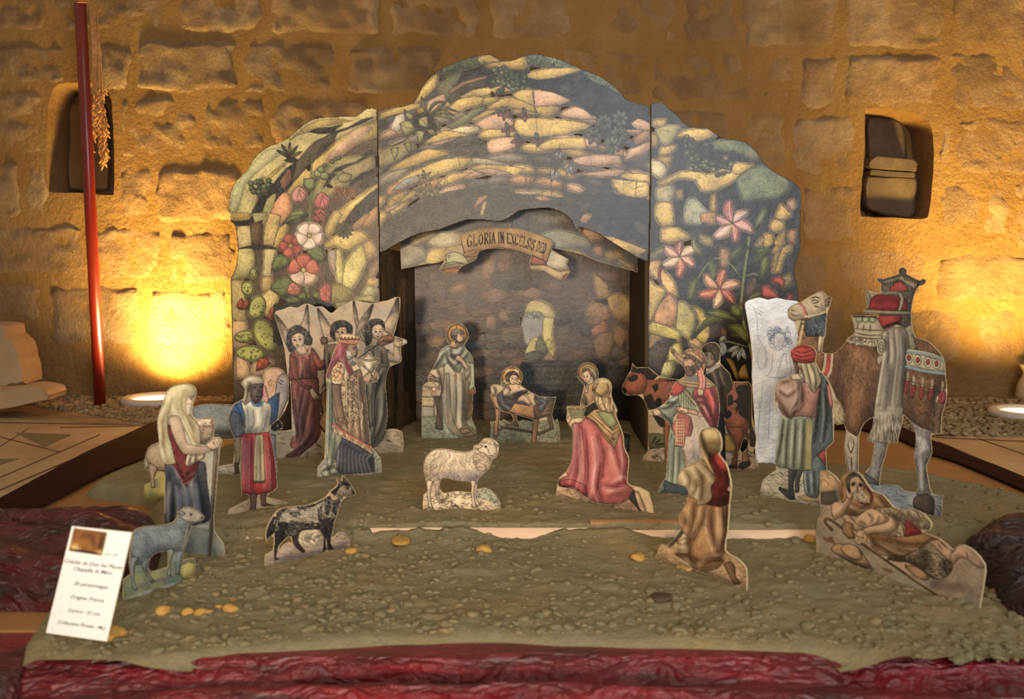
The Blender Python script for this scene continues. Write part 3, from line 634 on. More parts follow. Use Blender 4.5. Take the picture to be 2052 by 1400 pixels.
        s.lab[i0:i1, j0:j1][M] = s.pid(part)
    def grass(s, pts, n, cols=((70,86,66),(96,104,74),(40,44,34),(150,140,100)), ln=7, inn=None):
        M = s.fillmask(s.m(pts)); ii, jj = np.nonzero(M)
        if not len(ii): return
        for k in s.r.randint(0, len(ii), n):
            x, y = jj[k], ii[k]; l = ln/s.st*s.r.uniform(.5,1.3); t = -1.57+s.r.normal()*.7
            s._stroke(np.array([[x, y],[x+l*.6*math.cos(t), y+l*.6*math.sin(t)],[x+l*math.cos(t+.4), y+l*math.sin(t+.4)]]), cols[s.r.randint(len(cols))],1.1, .6, .8, True, inn)
    def engrave(s):      # fine hatching over the whole print, denser where it is dark
        n = int(s.H*s.W/22*s.st); lum = s.c.mean(2)
        i = s.r.randint(2, s.H-2, n); j = s.r.randint(2, s.W-2, n)
        gy, gx = np.gradient(bblur(lum, 3))
        for y, x in zip(i, j):
            if s.r.rand() > (1.02-lum[y, x])**2.2: continue
            t = math.atan2(gx[y, x],-gy[y, x])+s.r.normal()*.25 if abs(gx[y, x])+abs(gy[y, x]) > .004 else .7+s.r.normal()*.2
            l = s.r.uniform(1.5,3.2)/s.st; d = np.array([math.cos(t), math.sin(t)])*l
            s._stroke(np.array([[x, y]-d, [x, y]+d]), s.c[y, x]*255*.4, .75, .4, .7, False, None)
    def tone(s, f): s.c *= f
PREV = {}
def islands(m):          # connected areas of a boolean picture, as an integer picture (runs joined row by row)
    par = [0]; out = np.zeros(m.shape, int); prev = []
    def find(q):
        while par[q] != q: par[q] = par[par[q]]; q = par[q]
        return q
    for i in range(m.shape[0]):
        d = np.flatnonzero(np.diff(np.r_[0, m[i].astype(np.int8),0])); cur = []; k = 0
        for b, e in zip(d[::2], d[1::2]):
            lb = 0
            while k < len(prev) and prev[k][1] < b: k += 1
            q = k
            while q < len(prev) and prev[q][0] <= e:
                r = find(prev[q][2])
                if lb == 0: lb = r
                elif r != lb: par[max(r, lb)] = min(r, lb); lb = min(r, lb)
                q += 1
            if lb == 0: lb = len(par); par.append(lb)
            cur.append((b, e, lb)); out[i, b:e] = lb
        prev = cur
    return np.array([find(q) for q in range(len(par))])[out]
def plane_pts(px, py, base, off=0.):
    A, B = base; d = np.array([B[0]-A[0], B[1]-A[1]]); nn = np.array([d[1],-d[0]])/np.linalg.norm(d)
    if nn[1] > 0: nn = -nn
    r = rays(px, py); p0 = np.array(A)+nn*off
    t = (nn[0]*p0[0]+nn[1]*p0[1])/(r[..., 0]*nn[0]+r[..., 1]*nn[1]); return O+r*t[..., None], nn
def base_line(bl, z=None):
    (xa, ya),(xb, yb) = bl; za = z if z is not None else (TZ if ya < 1055 else .004); zb = z if z is not None else (TZ if yb < 1055 else .004)
    return ground(float(xa), float(ya), za)[:2], ground(float(xb), float(yb), zb)[:2]
def cutout(name, label, cat, art, outline, base, holes=(), thick=.0028, gain=1.0, tint=(1,1,1), mat=None, sm=3, parent=None, group=None, board=None, inset=0, plabels=None, back=False):
    """card: a thick board cut to an outline, its printed areas as thin part meshes on the front face"""
    PREV[name+str(len(PREV))] = art
    if 'bpy' not in globals(): return None
    loops = [cr(np.array(l, float), True, sm) if sm > 1 else np.array(l, float) for l in (outline,)+tuple(holes)]
    ar = lambda l: np.sum(l[:, 0]*np.roll(l[:, 1],-1)-np.roll(l[:, 0],-1)*l[:, 1])
    loops = [l if (ar(l) < 0) == (i == 0) else l[::-1] for i, l in enumerate(loops)]        # outer counter-clockwise seen from the front
    A, B = base; org = np.array([(A[0]+B[0])/2,(A[1]+B[1])/2,0.])
    fr = [plane_pts(l[:, 0], l[:, 1], base)[0] for l in loops]; nn = plane_pts(np.array([0.]), np.array([0.]), base)[1]; n3 = np.array([nn[0], nn[1],0])
    lo = min(f[:, 2].min() for f in fr); org[2] = lo
    loc = (0,0,0) if parent is not None else org; sub = np.array(org if parent is None else parent.location)
    d2 = np.array([B[0]-A[0], B[1]-A[1]])/np.linalg.norm(np.array(B)-np.array(A))
    allv = np.concatenate(fr); tri = tessellate_polygon([[Vector(((p[0]-org[0])*d2[0]+(p[1]-org[1])*d2[1], p[2],0)) for p in f] for f in fr])
    N = len(allv); V = np.concatenate([allv, allv-n3*thick])-sub; F = []
    q2 = np.stack([(allv[:, 0]-org[0])*d2[0]+(allv[:, 1]-org[1])*d2[1], allv[:, 2]],1)
    if d2[0] < 0: q2[:, 0] *= -1
    for t in tri:
        a, b, c_ = q2[list(t)]; s = (b[0]-a[0])*(c_[1]-a[1])-(c_[0]-a[0])*(b[1]-a[1]); t = t if s > 0 else t[::-1]; F.append(tuple(t)); F.append(tuple(i+N for i in t[::-1]))
    k0 = 0
    for f in fr:
        n = len(f)
        for k in range(n): a, b = k0+k, k0+(k+1) % n; F.append((a, a+N, b+N, b))
        k0 += n
    me_o = mesh(name, V, F, board or M_BOARD, parent); root = me_o
    if parent is None: root.location = tuple(org); tag(root, label, cat, group)
    # printed layer
    M = np.zeros((art.H, art.W), bool)
    for i, l in enumerate(loops):
        f = art.fillmask((l-(art.x0, art.y0))/art.st); M = (M | f) if i == 0 else (M & ~f)
    ys, xs = np.mgrid[0:art.H, 0:art.W]; PX = art.x0+xs*art.st; PY = art.y0+ys*art.st
    W3 = plane_pts(PX, PY, base, .0005)[0]-sub
    if parent is not None and parent.parent is not None: pass
    if not getattr(art, 'plain', False): art.engrave()
    lum = art.c@np.array((.3, .59, .11)); l2 = np.clip((lum-.55)*getattr(art, 'con', 1.12)+.56, .03,1); art.c = np.clip((art.c*.84+lum[..., None]*.16)*(l2/np.maximum(lum, .02))[..., None], .015,1)
    free = art.lab == 0
    m_ = (art.lab > 0).astype(float); den = bblur(m_, 3); col_ = bblur(art.c*m_[..., None],3)/np.maximum(den, 1e-3)[..., None]      # the print runs out to the cut edge
    q = free & (bblur(m_, 2) > .02); art.c[q] = art.c[q]*.25+col_[q]*.75
    for dy, dx in ((1,0),(-1,0),(0,1),(0,-1),(1,0),(-1,0),(0,1),(0,-1)):
        L2 = np.roll(np.roll(art.lab, dy, 0), dx, 1); q = (art.lab == 0) & (L2 > 0); art.lab[q] = L2[q]
    colr = np.clip(lin(np.clip(art.c, 0.004,1))*gain*np.array(tint),0, .95)
    cm = M[:-1, :-1] & M[1:, :-1] & M[1:, 1:] & M[:-1,1:]
    Lc = art.lab[:-1, :-1]
    Lc = Lc.copy(); todo = []
    for pi, pn in enumerate(art.parts):
        if pn == 'painted_rock' or pi == 0: continue
        cc_ = islands(cm & (Lc == pi)); ids, cnt = np.unique(cc_, return_counts=True)
        for q, n_ in zip(ids, cnt):
            if q == 0: continue
            if n_ < 45: Lc[cc_ == q] = 0
            else: todo.append((pn, cc_ == q))
    cc_ = islands(cm & (Lc == 0)); ids, cnt = np.unique(cc_, return_counts=True)
    todo += [(art.parts[0], cc_ == q) for q, n_ in zip(ids, cnt) if q and n_ >= 60]
    if 'painted_rock' in art.parts: todo.append(('painted_rock', cm & (Lc == art.parts.index('painted_rock'))))
    for pn, sel in todo:
        if sel.sum() < 6: continue
        Q = grid_quads(sel); Q, v, cc = compact(Q, W3.reshape(-1,3), colr.reshape(-1,3))
        o = npmesh(pn if parent is None else pn, v-(0 if parent is None else 0), Q, mat or M_PRINT, root, False, cc)
        if plabels and pn in plabels: o['label'] = plabels[pn]
    return root
# ------------------------------------------------------------------ painted grotto: two side panels, front arch, inner arch, wings, back panel
YEL, YEL2, PAL, PNK, ORG, SLA, BRN, OLV = (206,168,84),(190,150,70),(204,184,132),(206,158,116),(196,138,86),(58,56,58),(98,76,54),(122,124,76)
GRN, GRN2 = (112,126,70),(84,100,60)
def rock(A_, col, pts, part='painted_rock', **k):
    k.setdefault('vol', .26); k.setdefault('sm', 2); k.setdefault('r', 4); k.setdefault('ink', .75); k.setdefault('tex', .06); A_.P(part, col, pts, **k)
def blade(a, pts, w, col=GRN, part='painted_leaf', vein=True):      # a leaf blade along a midline
    Q = cr(np.array(pts, float), False, 4) if len(pts) > 2 else np.array(pts, float); t = np.gradient(Q, axis=0); n = np.stack([-t[:, 1], t[:, 0]],1)/np.maximum(np.linalg.norm(t, axis=1),1e-6)[:, None]
    u = np.linspace(0,1, len(Q)); ww = (w*np.sin(np.pi*np.clip(u, .03,1))**.7*(1-.25*u))[:, None]
    a.P(part, col, np.vstack([Q+n*ww, (Q-n*ww)[::-1]]), sm=1, vol=.45, ink=.8)
    if vein: a.L(Q, w=1., a=.5, sm=1); a.L(Q+n*ww*.5, Q-n*ww*.5, w=.8, a=.35, sm=1)
def petals(a, cx, cy, r, n, col, a0=0., part='painted_flower', wid=.62, sq=1., vein=True, core=(206,170,70)):
    for k in range(n):
        t = a0+2*math.pi*k/n; d = np.array([math.cos(t), math.sin(t)*sq]); e = np.array([-d[1], d[0]]); c = np.array([cx, cy])
        P = [c+d*r*.08, c+d*r*.45-e*r*wid*.55, c+d*r*.85-e*r*wid*.62, c+d*r*1.02, c+d*r*.88+e*r*wid*.62, c+d*r*.45+e*r*wid*.55]
        a.P(part, col[k % len(col)], P, vol=.3, ink=.75)
        if vein: a.L(*[[c+d*r*.2, c+d*r*.75+e*r*q] for q in (-.22,0, .22)], w=.9, a=.35)
    if core: a.E(part, core, cx, cy, r*.17, r*.17, vol=.3, ink=.7)
def sprig(a, cx, cy, n, r, col=(116,122,70), part='painted_leaf'):   # cluster of small round leaves
    for k in range(n):
        t = a.r.rand()*6.28; q = math.sqrt(a.r.rand())*r; a.E(part, tuple(np.array(col)*a.r.uniform(.82,1.15)), cx+q*math.cos(t), cy+q*math.sin(t)*.9, r*.24, r*.22, vol=.5, ink=.75)
def lily(a, cx, cy, r, cols, part='painted_flower', a0=-1.2):
    for k in range(6):
        t = a0+k*1.047; d = np.array([math.cos(t), math.sin(t)]); e = np.array([-d[1], d[0]]); c = np.array([cx, cy]); L_ = r*a.r.uniform(.85,1.15)
        a.P(part, cols[k % len(cols)],[c, c+d*L_*.4-e*L_*.2, c+d*L_*.8-e*L_*.16+e*L_*.1, c+d*L_+e*L_*.22, c+d*L_*.75+e*L_*.22, c+d*L_*.35+e*L_*.17], vol=.35, ink=.8)
        a.L([c+d*L_*.1, c+d*L_*.5+e*L_*.03, c+d*L_*.92+e*L_*.18], w=1.4, a=.6, col=(236,214,180)); a.L(*[[c+d*L_*(.3+.1*q)+e*L_*.06*(q % 3-1), c+d*L_*(.33+.1*q)+e*L_*.06*(q % 3-1)] for q in range(5)], w=1.4, a=.6, col=(90,30,24))
    for q in (-.5,-.25,0, .25, .5): a.L([(cx, cy),(cx+r*.5*math.sin(q)-r*.1, cy+r*.55)], w=1.1, a=.8, col=(196,160,90))
def finish_rock(a, n=500, ang=.0, parts='painted_rock,print'):
    a.plain = True; a.con = 1.34
    for q in parts.split(','): a.fur(q, n//2,7, ang, [(40,34,30),(60,50,40)] if q != 'print' else [(30,28,28),(96,90,86)], .30, .9, .3, .35)
    a.fur('painted_rock', n, 5, ang+1.3,[(70,54,36),(96,72,44)], .3, .8, .2, .3, ) if n > 400 else None
    a.blot(parts, [(206,150,110),(86,84,86),(210,180,110),(120,118,80)], n//8,14, .16)
S = 360/1400.
# left panel
a = Art((455,212,762,896),1.55,(104,80,56),1); a.parts[0] = 'print'; a.crop(440,90, S)
rock(a, (196,176,108),[(1230,500),(1150,490),(1080,545),(900,560),(740,575),(640,630),(520,735),(400,780),(260,890),(220,970),(130,1060),(80,1150),(70,1300),(95,1385),(220,1380),(280,1220),(330,1000),(420,1080),(700,860),(960,700),(1235,560)], ink=0, vol=.15)
rock(a, (192,184,122),[(110,1130),(220,985),(330,850),(420,810),(520,790),(480,850),(330,960),(210,1080),(170,1200),(130,1330),(85,1300)], ink=.3)
rock(a, YEL, [(540,740),(650,650),(760,590),(900,575),(1040,590),(940,610),(760,650),(640,690),(560,740)], ink=.35)
rock(a, SLA, [(640,700),(760,650),(860,640),(960,615),(880,680),(780,695),(700,680)], vol=.2, ink=.4)
rock(a, SLA, [(1000,640),(1110,580),(1215,560),(1100,620),(980,665),(900,700),(740,860),(640,960),(580,960),(660,850),(780,740),(900,670)], vol=.2, ink=.4)
rock(a, (104,84,62),[(640,860),(760,740),(920,690),(880,760),(760,880),(620,1040),(520,1140),(420,1200),(500,1060)], vol=.3, ink=.4)
rock(a, SLA, [(600,910),(560,1080),(480,1160),(400,1270),(300,1350),(230,1390),(260,1280),(340,1180),(420,1080),(520,960)], vol=.2, ink=.5)
rock(a, (156,104,66),[(545,960),(560,1040),(500,1130),(470,1060)], ink=.2)
rock(a, YEL, [(330,1170),(400,1040),(520,930),(560,900),(530,900),(420,980),(320,1080)], ink=.4)
rock(a, YEL, [(1230,600),(1080,660),(960,720),(840,830),(740,900),(640,1000),(540,1120),(520,1180),(620,1120),(760,1000),(900,860),(1050,760),(1225,700)], ink=.5)
rock(a, PNK, [(1100,640),(1200,640),(1150,700),(1010,800),(900,880),(820,900),(960,740)], ink=.2)
rock(a, (150,132,76),[(870,900),(1000,880),(1180,860),(1200,960),(1000,1090),(860,1200),(760,1260),(700,1200),(760,1080)], ink=.3)
rock(a, SLA, [(1215,840),(1080,920),(940,980),(840,1090),(800,1120),(900,960),(1060,910),(1180,830)], vol=.15, ink=.3)
rock(a, SLA, [(1235,960),(1100,1000),(1000,1090),(1180,1010),(1235,1080),(1100,1110)], vol=.15, ink=.3)
rock(a, YEL, [(1230,1080),(1100,1180),(960,1280),(880,1390),(960,1390),(1060,1300),(1230,1160)], ink=.5)
rock(a, SLA, [(1232,1110),(1060,1250),(960,1400),(1120,1400),(1232,1270)], vol=.15, ink=.5); rock(a, ORG, [(1228,1250),(1140,1330),(1060,1400),(1150,1400),(1228,1320)], ink=.5)
rock(a, (208,142,90),[(420,1240),(500,1150),(540,1160),(560,1300),(480,1400),(380,1400)], ink=.5)
rock(a, (186,168,96),[(330,1320),(370,1200),(440,1150),(420,1260),(350,1390),(310,1400)], ink=.4)
a.crop(440,430, S)
rock(a, SLA, [(85,40),(110,75),(220,85),(250,60),(330,60),(340,10),(260,10),(230,45)], vol=.15, ink=.5)
rock(a, YEL2,[(95,-20),(110,50),(230,40),(260,-10)], ink=.5); rock(a, (196,180,104),[(255,-10),(270,60),(340,40),(370,-20)], ink=.5)
rock(a, (208,170,96),[(390,-10),(480,10),(440,160),(420,235),(340,235),(350,120)], ink=.7); rock(a, YEL, [(470,100),(530,60),(510,180),(440,258),(420,250),(440,170)], ink=.6)
rock(a, (206,180,112),[(135,95),(235,85),(245,240),(150,262)], ink=.7); rock(a, (124,88,52),[(245,80),(330,60),(335,235),(250,235)], ink=.5)
rock(a, (70,64,60),[(150,262),(250,240),(340,238),(440,262),(440,270),(250,262),(160,270)], vol=0)
rock(a, (198,176,100),[(148,270),(260,265),(260,420),(210,480),(90,505),(135,400)], ink=.7); rock(a, (206,182,116),[(345,270),(440,270),(410,380),(400,480),(340,480),(350,380)], ink=.7)
rock(a, (186,156,88),[(92,515),(175,510),(190,600),(205,700),(200,825),(100,820)], ink=.6); rock(a, (204,158,90),[(330,490),(405,480),(400,580),(330,600)], ink=.6)
rock(a, (206,172,96),[(330,640),(420,570),(470,600),(430,700),(420,800),(340,760)], ink=.5)
rock(a, (196,152,96),[(100,830),(205,830),(215,920),(205,1040),(110,1040)], ink=.6); rock(a, (206,158,108),[(130,1100),(220,1150),(240,1260),(130,1270)], ink=.6); rock(a, (206,160,112),[(240,1200),(330,1110),(420,1150),(330,1250),(250,1250)], ink=.5)
rock(a, YEL, [(850,170),(960,0),(900,-20),(830,120)], ink=.4); rock(a, YEL, [(815,240),(900,170),(1010,130),(1120,140),(1160,190),(1060,240),(1000,275),(960,270),(900,240),(840,262)], ink=.7)
rock(a, ORG, [(1020,90),(1130,0),(1180,-10),(1110,80),(1060,120)], ink=.4)
rock(a, (204,182,96),[(900,280),(940,275),(960,380),(960,540),(920,530),(905,400)], ink=.7); rock(a, (206,184,98),[(980,380),(1110,230),(1145,340),(1080,500),(1000,620),(960,560)], ink=.7)
rock(a, (190,160,130),[(850,285),(910,280),(900,470),(870,400)], ink=.5); rock(a, (208,160,88),[(1120,240),(1170,200),(1220,300),(1150,350)], ink=.5)
rock(a, (198,144,88),[(1225,350),(1130,540),(1160,545),(1225,420)], ink=.5); rock(a, (208,166,92),[(1160,490),(1225,510),(1220,550),(1140,550)], ink=.5); rock(a, (188,176,104),[(1100,640),(1160,560),(1225,580),(1190,630)], ink=.5); rock(a, (206,186,100),[(1060,650),(1190,628),(1195,670),(1090,680)], ink=.5)
rock(a, (150,132,66),[(870,570),(920,540),(1010,570),(1030,610),(990,680),(900,700),(860,640)], ink=.5); rock(a, (206,190,110),[(900,690),(980,675),(1000,695),(920,715)], ink=.5)
finish_rock(a, 900,-1.0)
# plants on the left panel
sprig(a, 250,700,10,45,(70,92,50)); a.crop(440,90, S)
sprig(a, 305,1100,20,92,(112,130,80))
for t in (-2.6,-2.1,-1.5,-.9,-.4): blade(a, [(540,880),(540+60*math.cos(t),880+70*math.sin(t)),(540+115*math.cos(t),880+140*math.sin(t)*.9)],14,(176,140,82) if t in (-1.5,-.4) else (122,122,70))
a.P('painted_leaf', (58,66,48),[(500,900),(560,870),(620,900),(560,920)], ink=.4)
a.L([(700,1390),(715,1150),(715,900)],[(700,1240),(760,1080),(860,940)], w=4.5, col=(104,116,62), a=.9, taper=False)
for x, y in ((690,860),(720,905),(685,890),(905,890),(880,910),(930,880),(820,940)): a.E('painted_leaf', (112,118,64), x, y, 18,16)
for x, y, r in ((770,1000,36),(820,1020,34),(790,970,28)): a.E('painted_leaf', (136,138,78), x, y, r, r*.9, vol=.5)
for P in ([(655,1040),(740,1040),(740,1110),(710,1135),(660,1100)],[(500,1390),(560,1310),(650,1290),(670,1340),(600,1390)],[(660,950),(710,930),(700,985)],[(840,1010),(905,1010),(940,1060),(1030,1060),(960,980),(900,990)]): a.P('painted_leaf', (118,124,68), P, vol=.45)
for cx, cy, r, c in ((620,1165,58,(214,140,120)),(800,1215,62,(204,104,96)),(785,1330,50,(200,96,90))):
    a.P('painted_flower', c, [(cx-r*.7, cy+r*.9),(cx-r, cy),(cx-r*.3, cy-r),(cx+r*.4, cy-r*.9),(cx+r, cy),(cx+r*.5, cy+r*.9)], vol=.4); a.L([(cx, cy-r*.8),(cx-r*.3, cy+r*.7)],[(cx, cy-r*.8),(cx+r*.3, cy+r*.7)],[(cx, cy-r*.8),(cx+r*.8, cy+r*.1)], w=1.4, a=.6)
for k in range(26): t = a.r.uniform(-.5,3.6); q = a.r.uniform(10,120); a.E('painted_flower', (206,120,70),960+q*math.cos(t),1120+q*.7*math.sin(t)*1.1,15,9, t, vol=.3, ink=.5)
a.P('painted_leaf', (146,136,74),[(915,1040),(960,1000),(1030,1010),(1010,1060),(950,1070)])
a.crop(440,430, S)
for P in ([(400,440),(430,340),(500,320),(560,380),(480,420),(420,440)],[(690,260),(790,255),(830,350),(770,365),(700,310)],[(390,575),(470,500),(560,500),(600,560),(520,640),(450,620)],[(520,640),(600,640),(640,680),(540,690)],[(690,0),(560,10),(480,80),(600,40)]):
    a.P('painted_leaf', (112,122,62), P, vol=.5); a.L([P[0], np.mean(P, 0), P[2]], w=1, a=.5)
a.L([(655,260),(655,310)],[(675,540),(690,660)], w=5, col=(130,134,76), a=.9, taper=False)
petals(a, 555,240,88,5,[(196,84,66),(206,96,76)], .6); petals(a, 700,165,102,5,[(224,186,158),(230,200,172)], .3, wid=.75)
petals(a, 655,432,118,5,[(222,176,140),(226,186,150),(210,104,78),(208,96,72),(212,110,84)], .95, wid=.74)
for P, c in (([(525,610),(545,540),(590,530),(645,600),(600,635)],(206,116,92)),([(770,600),(830,535),(870,560),(870,660),(830,695),(780,650)],(206,92,76)),([(740,0),(800,-10),(830,40),(800,60)],(200,96,84))):
    a.P('painted_flower', c, P, vol=.4); c_ = np.mean(P, 0); a.L(*[[c_, p] for p in P], w=1.1, a=.5)
a.P('painted_leaf', (118,124,64),[(640,600),(600,650),(660,655),(680,620)]); a.P('painted_leaf', (128,128,64),[(770,590),(720,630),(760,660),(780,630)])
for k in range(11): t = k*.57; blade(a, [(975,130),(975+45*math.cos(t),125+45*math.sin(t)),(975+75*math.cos(t),120+70*math.sin(t))],11,(116,124,70), vein=False)
for cx, cy, rx, ry, rot in ((295,720,62,88, .35),(360,940,78,130,-.5),(240,1080,108,55, .1),(190,950,72,45,-.15),(215,575,42,52,-.4),(265,465,30,46,0)):
    a.E('painted_cactus', (164,160,72), cx, cy, rx, ry, rot, vol=.4, lw=1.6)
    for k in range(int(rx/9)+2): q = a.r.rand()**.5*.75; t = a.r.rand()*6.28; x, y = cx+q*rx*math.cos(t), cy+q*ry*math.sin(t); a.L([(x-9, y-6),(x, y),(x+9, y-7)],[(x, y),(x+2, y+10)], w=1.1, a=.75)
for P in ([(135,700),(170,650),(190,680),(220,650),(225,720),(180,740),(150,735)],[(385,830),(390,740),(420,715),(450,730),(420,800),(400,840)],[(285,1220),(300,1130),(360,1120),(400,1160),(350,1200)]):
    a.P('painted_flower', (206,84,48), P, vol=.45); c_ = np.mean(P, 0); a.L(*[[c_, p] for p in P], w=1.1, a=.6)
a.P('painted_leaf', (46,56,58),[(510,700),(620,680),(700,655),(780,660),(870,710),(890,760),(640,800),(500,740)], ink=.4); rock(a, (64,50,38),[(420,700),(520,720),(500,1000),(420,1000)], ink=0)
gl_empty = empty('painted_grotto', tuple(np.array([0, float(ground(1026., 897., TZ)[1]), TZ])))
tag(gl_empty, 'large painted cardboard grotto backdrop with arched opening standing before the stone wall', 'backdrop')
FRONT = base_line(((300,897),(1700,897)), TZ)
GG = dict(parent=gl_empty, mat=M_VARN, thick=.008, board=M_BOARDG, sm=2)
def panel(name, art, outline, base, lab=None, **k):
    kw = dict(GG); kw.update(k); o = cutout(name, '', '', art, outline, base, **kw)
    if o is not None and lab: o['label'] = lab
    return o
panel('side_panel', a, [(755,220),(736,217),(720,229),(710,233),(671,234),(630,238),(605,252),(574,279),(543,291),(525,301),(507,319),(497,339),(473,363),(462,386),(459,411),(463,445),(468,447),(473,458),(477,502),(473,533),(463,556),(462,566),(464,636),(468,790),(470,900),(757,900),(757,300)], FRONT, 'left painted panel with pink hollyhocks and cactus pads')
# front arch
S2 = 540/2052.
a = Art((752,104,1308,530),1.55,(74,70,66),2); a.parts[0] = 'print'; a.crop(780,90, S2)
def arcs(a, cx, cy, rows, seed, cols, x0, x1, sx=1.55):
    r = np.random.RandomState(seed)
    for R in rows:
        t = -2.9
        while t < -.2:
            dt = r.uniform(.10, .26); th = r.uniform(9,17); c = cols[r.randint(len(cols))]; n = 7; tt = np.linspace(t, t+dt, n); pro = np.sin(np.pi*np.linspace(.04, .96, n))**.6
            up = [(cx+sx*(R+th*.5*q)*math.cos(u), cy+(R+th*.5*q)*math.sin(u)) for u, q in zip(tt, pro)]; dn_ = [(cx+sx*(R-th*.5*q)*math.cos(u), cy+(R-th*.5*q)*math.sin(u)) for u, q in zip(tt, pro)][::-1]
            a.crop(0,0,1); rock(a, c, up+dn_, ink=.6, vol=.4); t += dt*r.uniform(.85,1.25)
arcs(a, 1035,545,(116,138,160,184,206,228,250,274,298,322,346,372),5,[YEL, YEL2,(150,136,110),(110,106,104),(96,92,92), ORG, PNK, (120,110,96)],0,0)
a.crop(780,90, S2)
rock(a, SLA, [(400,260),(720,190),(1050,200),(1250,260),(1480,200),(1700,280),(1850,440),(1990,480),(1990,620),(1700,640),(1400,420),(1100,330),(700,330),(440,430)], vol=.1, ink=0)
rock(a, (92,80,62),[(440,420),(520,300),(700,250),(760,300),(600,360),(470,450)], ink=.4); rock(a, (126,118,78),[(360,330),(440,250),(520,220),(560,200),(500,320),(440,420),(380,400)], ink=.5)
for c, P in ((YEL, [(170,420),(340,240),(370,220),(350,330),(260,410),(190,460)]),(ORG, [(450,360),(560,280),(740,235),(740,255),(590,300),(470,370)]),(YEL, [(660,120),(700,85),(780,80),(850,125),(700,140)]),
    (YEL2,[(700,165),(800,130),(900,125),(960,95),(1050,90),(1060,170),(1000,190),(820,175)]),(YEL, [(1030,240),(1080,205),(1300,170),(1480,185),(1270,250),(1120,265)]),
    (YEL, [(530,400),(640,340),(860,310),(930,350),(760,380),(620,400)]),(YEL, [(430,500),(520,420),(640,390),(720,400),(700,450),(580,480),(480,540)]),(YEL, [(940,380),(1000,345),(1100,340),(1100,460),(990,430)]),(PNK, [(1100,340),(1240,360),(1380,420),(1300,460),(1110,465)]),
    (YEL2,[(740,480),(850,410),(940,400),(1090,460),(1130,520),(1000,490),(870,470),(780,490)]),(YEL2,[(1110,470),(1290,465),(1290,510),(1200,550),(1130,520)]),(OLV, [(440,620),(560,540),(700,470),(740,480),(600,580),(480,640)]),
    (YEL, [(620,570),(740,500),(830,495),(700,560),(650,580)]),(PNK, [(650,600),(830,520),(960,600),(850,640),(700,640)]),(YEL, [(960,570),(1160,560),(1400,580),(1540,610),(1500,640),(1330,680),(1150,700),(1000,690),(950,640)]),(PNK, [(1290,530),(1420,470),(1520,520),(1570,570),(1400,560)]),
    (PAL, [(420,660),(560,620),(680,620),(690,650),(540,685)]),(YEL, [(270,740),(420,650),(640,690),(520,700),(400,740)]),(PNK, [(300,760),(420,720),(540,700),(400,760)]),(YEL, [(680,690),(760,640),(960,650),(990,690),(840,700),(730,710)]),(PNK, [(740,800),(770,720),(950,700),(1000,760),(900,800),(770,830)]),
    (YEL, [(1130,770),(1250,715),(1480,705),(1500,780),(1300,790),(1170,800)]),(YEL2,[(0,960),(100,880),(300,790),(470,830),(300,880),(120,940)]),(YEL, [(60,1040),(200,960),(420,870),(640,860),(560,930),(300,1010),(100,1060)]),(PAL, [(630,860),(760,870),(940,920),(780,910),(640,900)]),
    (YEL, [(600,950),(700,910),(900,920),(1030,940),(960,990),(800,960)]),(PNK, [(640,960),(760,935),(930,980),(830,990)]),(YEL, [(370,1050),(480,980),(640,970),(560,1010),(420,1070)]),((150,152,130),[(20,1110),(120,1020),(260,985),(220,1040),(80,1100)]),(YEL2,[(0,1180),(100,1120),(170,1110),(80,1190),(0,1240)]),
    (YEL, [(0,1270),(80,1220),(170,1160),(100,1240),(20,1300)]),(PNK, [(1390,880),(1480,845),(1760,845),(1760,900),(1560,920),(1450,910)]),(PNK, [(1400,985),(1560,965),(1800,945),(1740,1000),(1600,1000)]),(YEL, [(1750,1000),(1800,975),(1975,985),(1975,1050),(1830,1030)]),
    (ORG, [(1860,720),(1930,660),(1990,650),(1960,730),(1870,760)]),(PNK, [(1790,880),(1830,800),(1990,730),(1980,800),(1870,850)]),(YEL, [(1690,1020),(1900,1040),(1975,1050),(1970,1160),(1850,1160),(1740,1120)]),(PNK, [(1840,600),(1900,560),(1990,600),(1990,650),(1880,640)]),
    (YEL, [(640,1250),(680,1160),(760,1145),(690,1210),(650,1290)]),(YEL, [(690,1300),(710,1210),(745,1180),(720,1290)]),(ORG, [(760,1170),(860,1150),(850,1180),(790,1185)]),(PAL, [(820,1130),(1000,1115),(1190,1110),(1100,1140),(900,1150)]),(ORG, [(1450,1340),(1480,1280),(1550,1290),(1500,1360)]),(YEL, [(-70,520),(60,480),(220,440),(240,470),(100,520),(-70,560)]),((196,178,150),[(10,640),(50,540),(110,520),(120,600),(60,660)]),((150,132,78),[(-80,830),(40,760),(160,720),(200,790),(60,880),(-70,940)]),(PNK, [(270,600),(300,430),(420,370),(430,430),(360,520)])):
    rock(a, c, P, ink=.75, vol=.3)
rock(a, SLA, [(-80,1400),(60,1300),(300,1160),(600,1090),(1000,1130),(1300,1160),(1500,1130),(1990,1180),(1990,1640),(1700,1500),(1440,1440),(1380,1350),(1260,1240),(1000,1250),(850,1330),(500,1350),(100,1500),(-80,1600)], vol=.15, ink=0, a=.8)
for c, P in ((ORG, [(640,1250),(680,1160),(760,1145),(690,1210)]),(YEL, [(690,1300),(710,1210),(745,1180),(720,1290)]),(ORG, [(1450,1340),(1490,1280),(1550,1290),(1500,1360)]),(YEL2,[(1560,1460),(1700,1460),(1960,1560),(1900,1600),(1700,1540)]),(ORG, [(1100,1160),(1180,1150),(1250,1180),(1160,1190)])): rock(a, c, P, ink=.6)
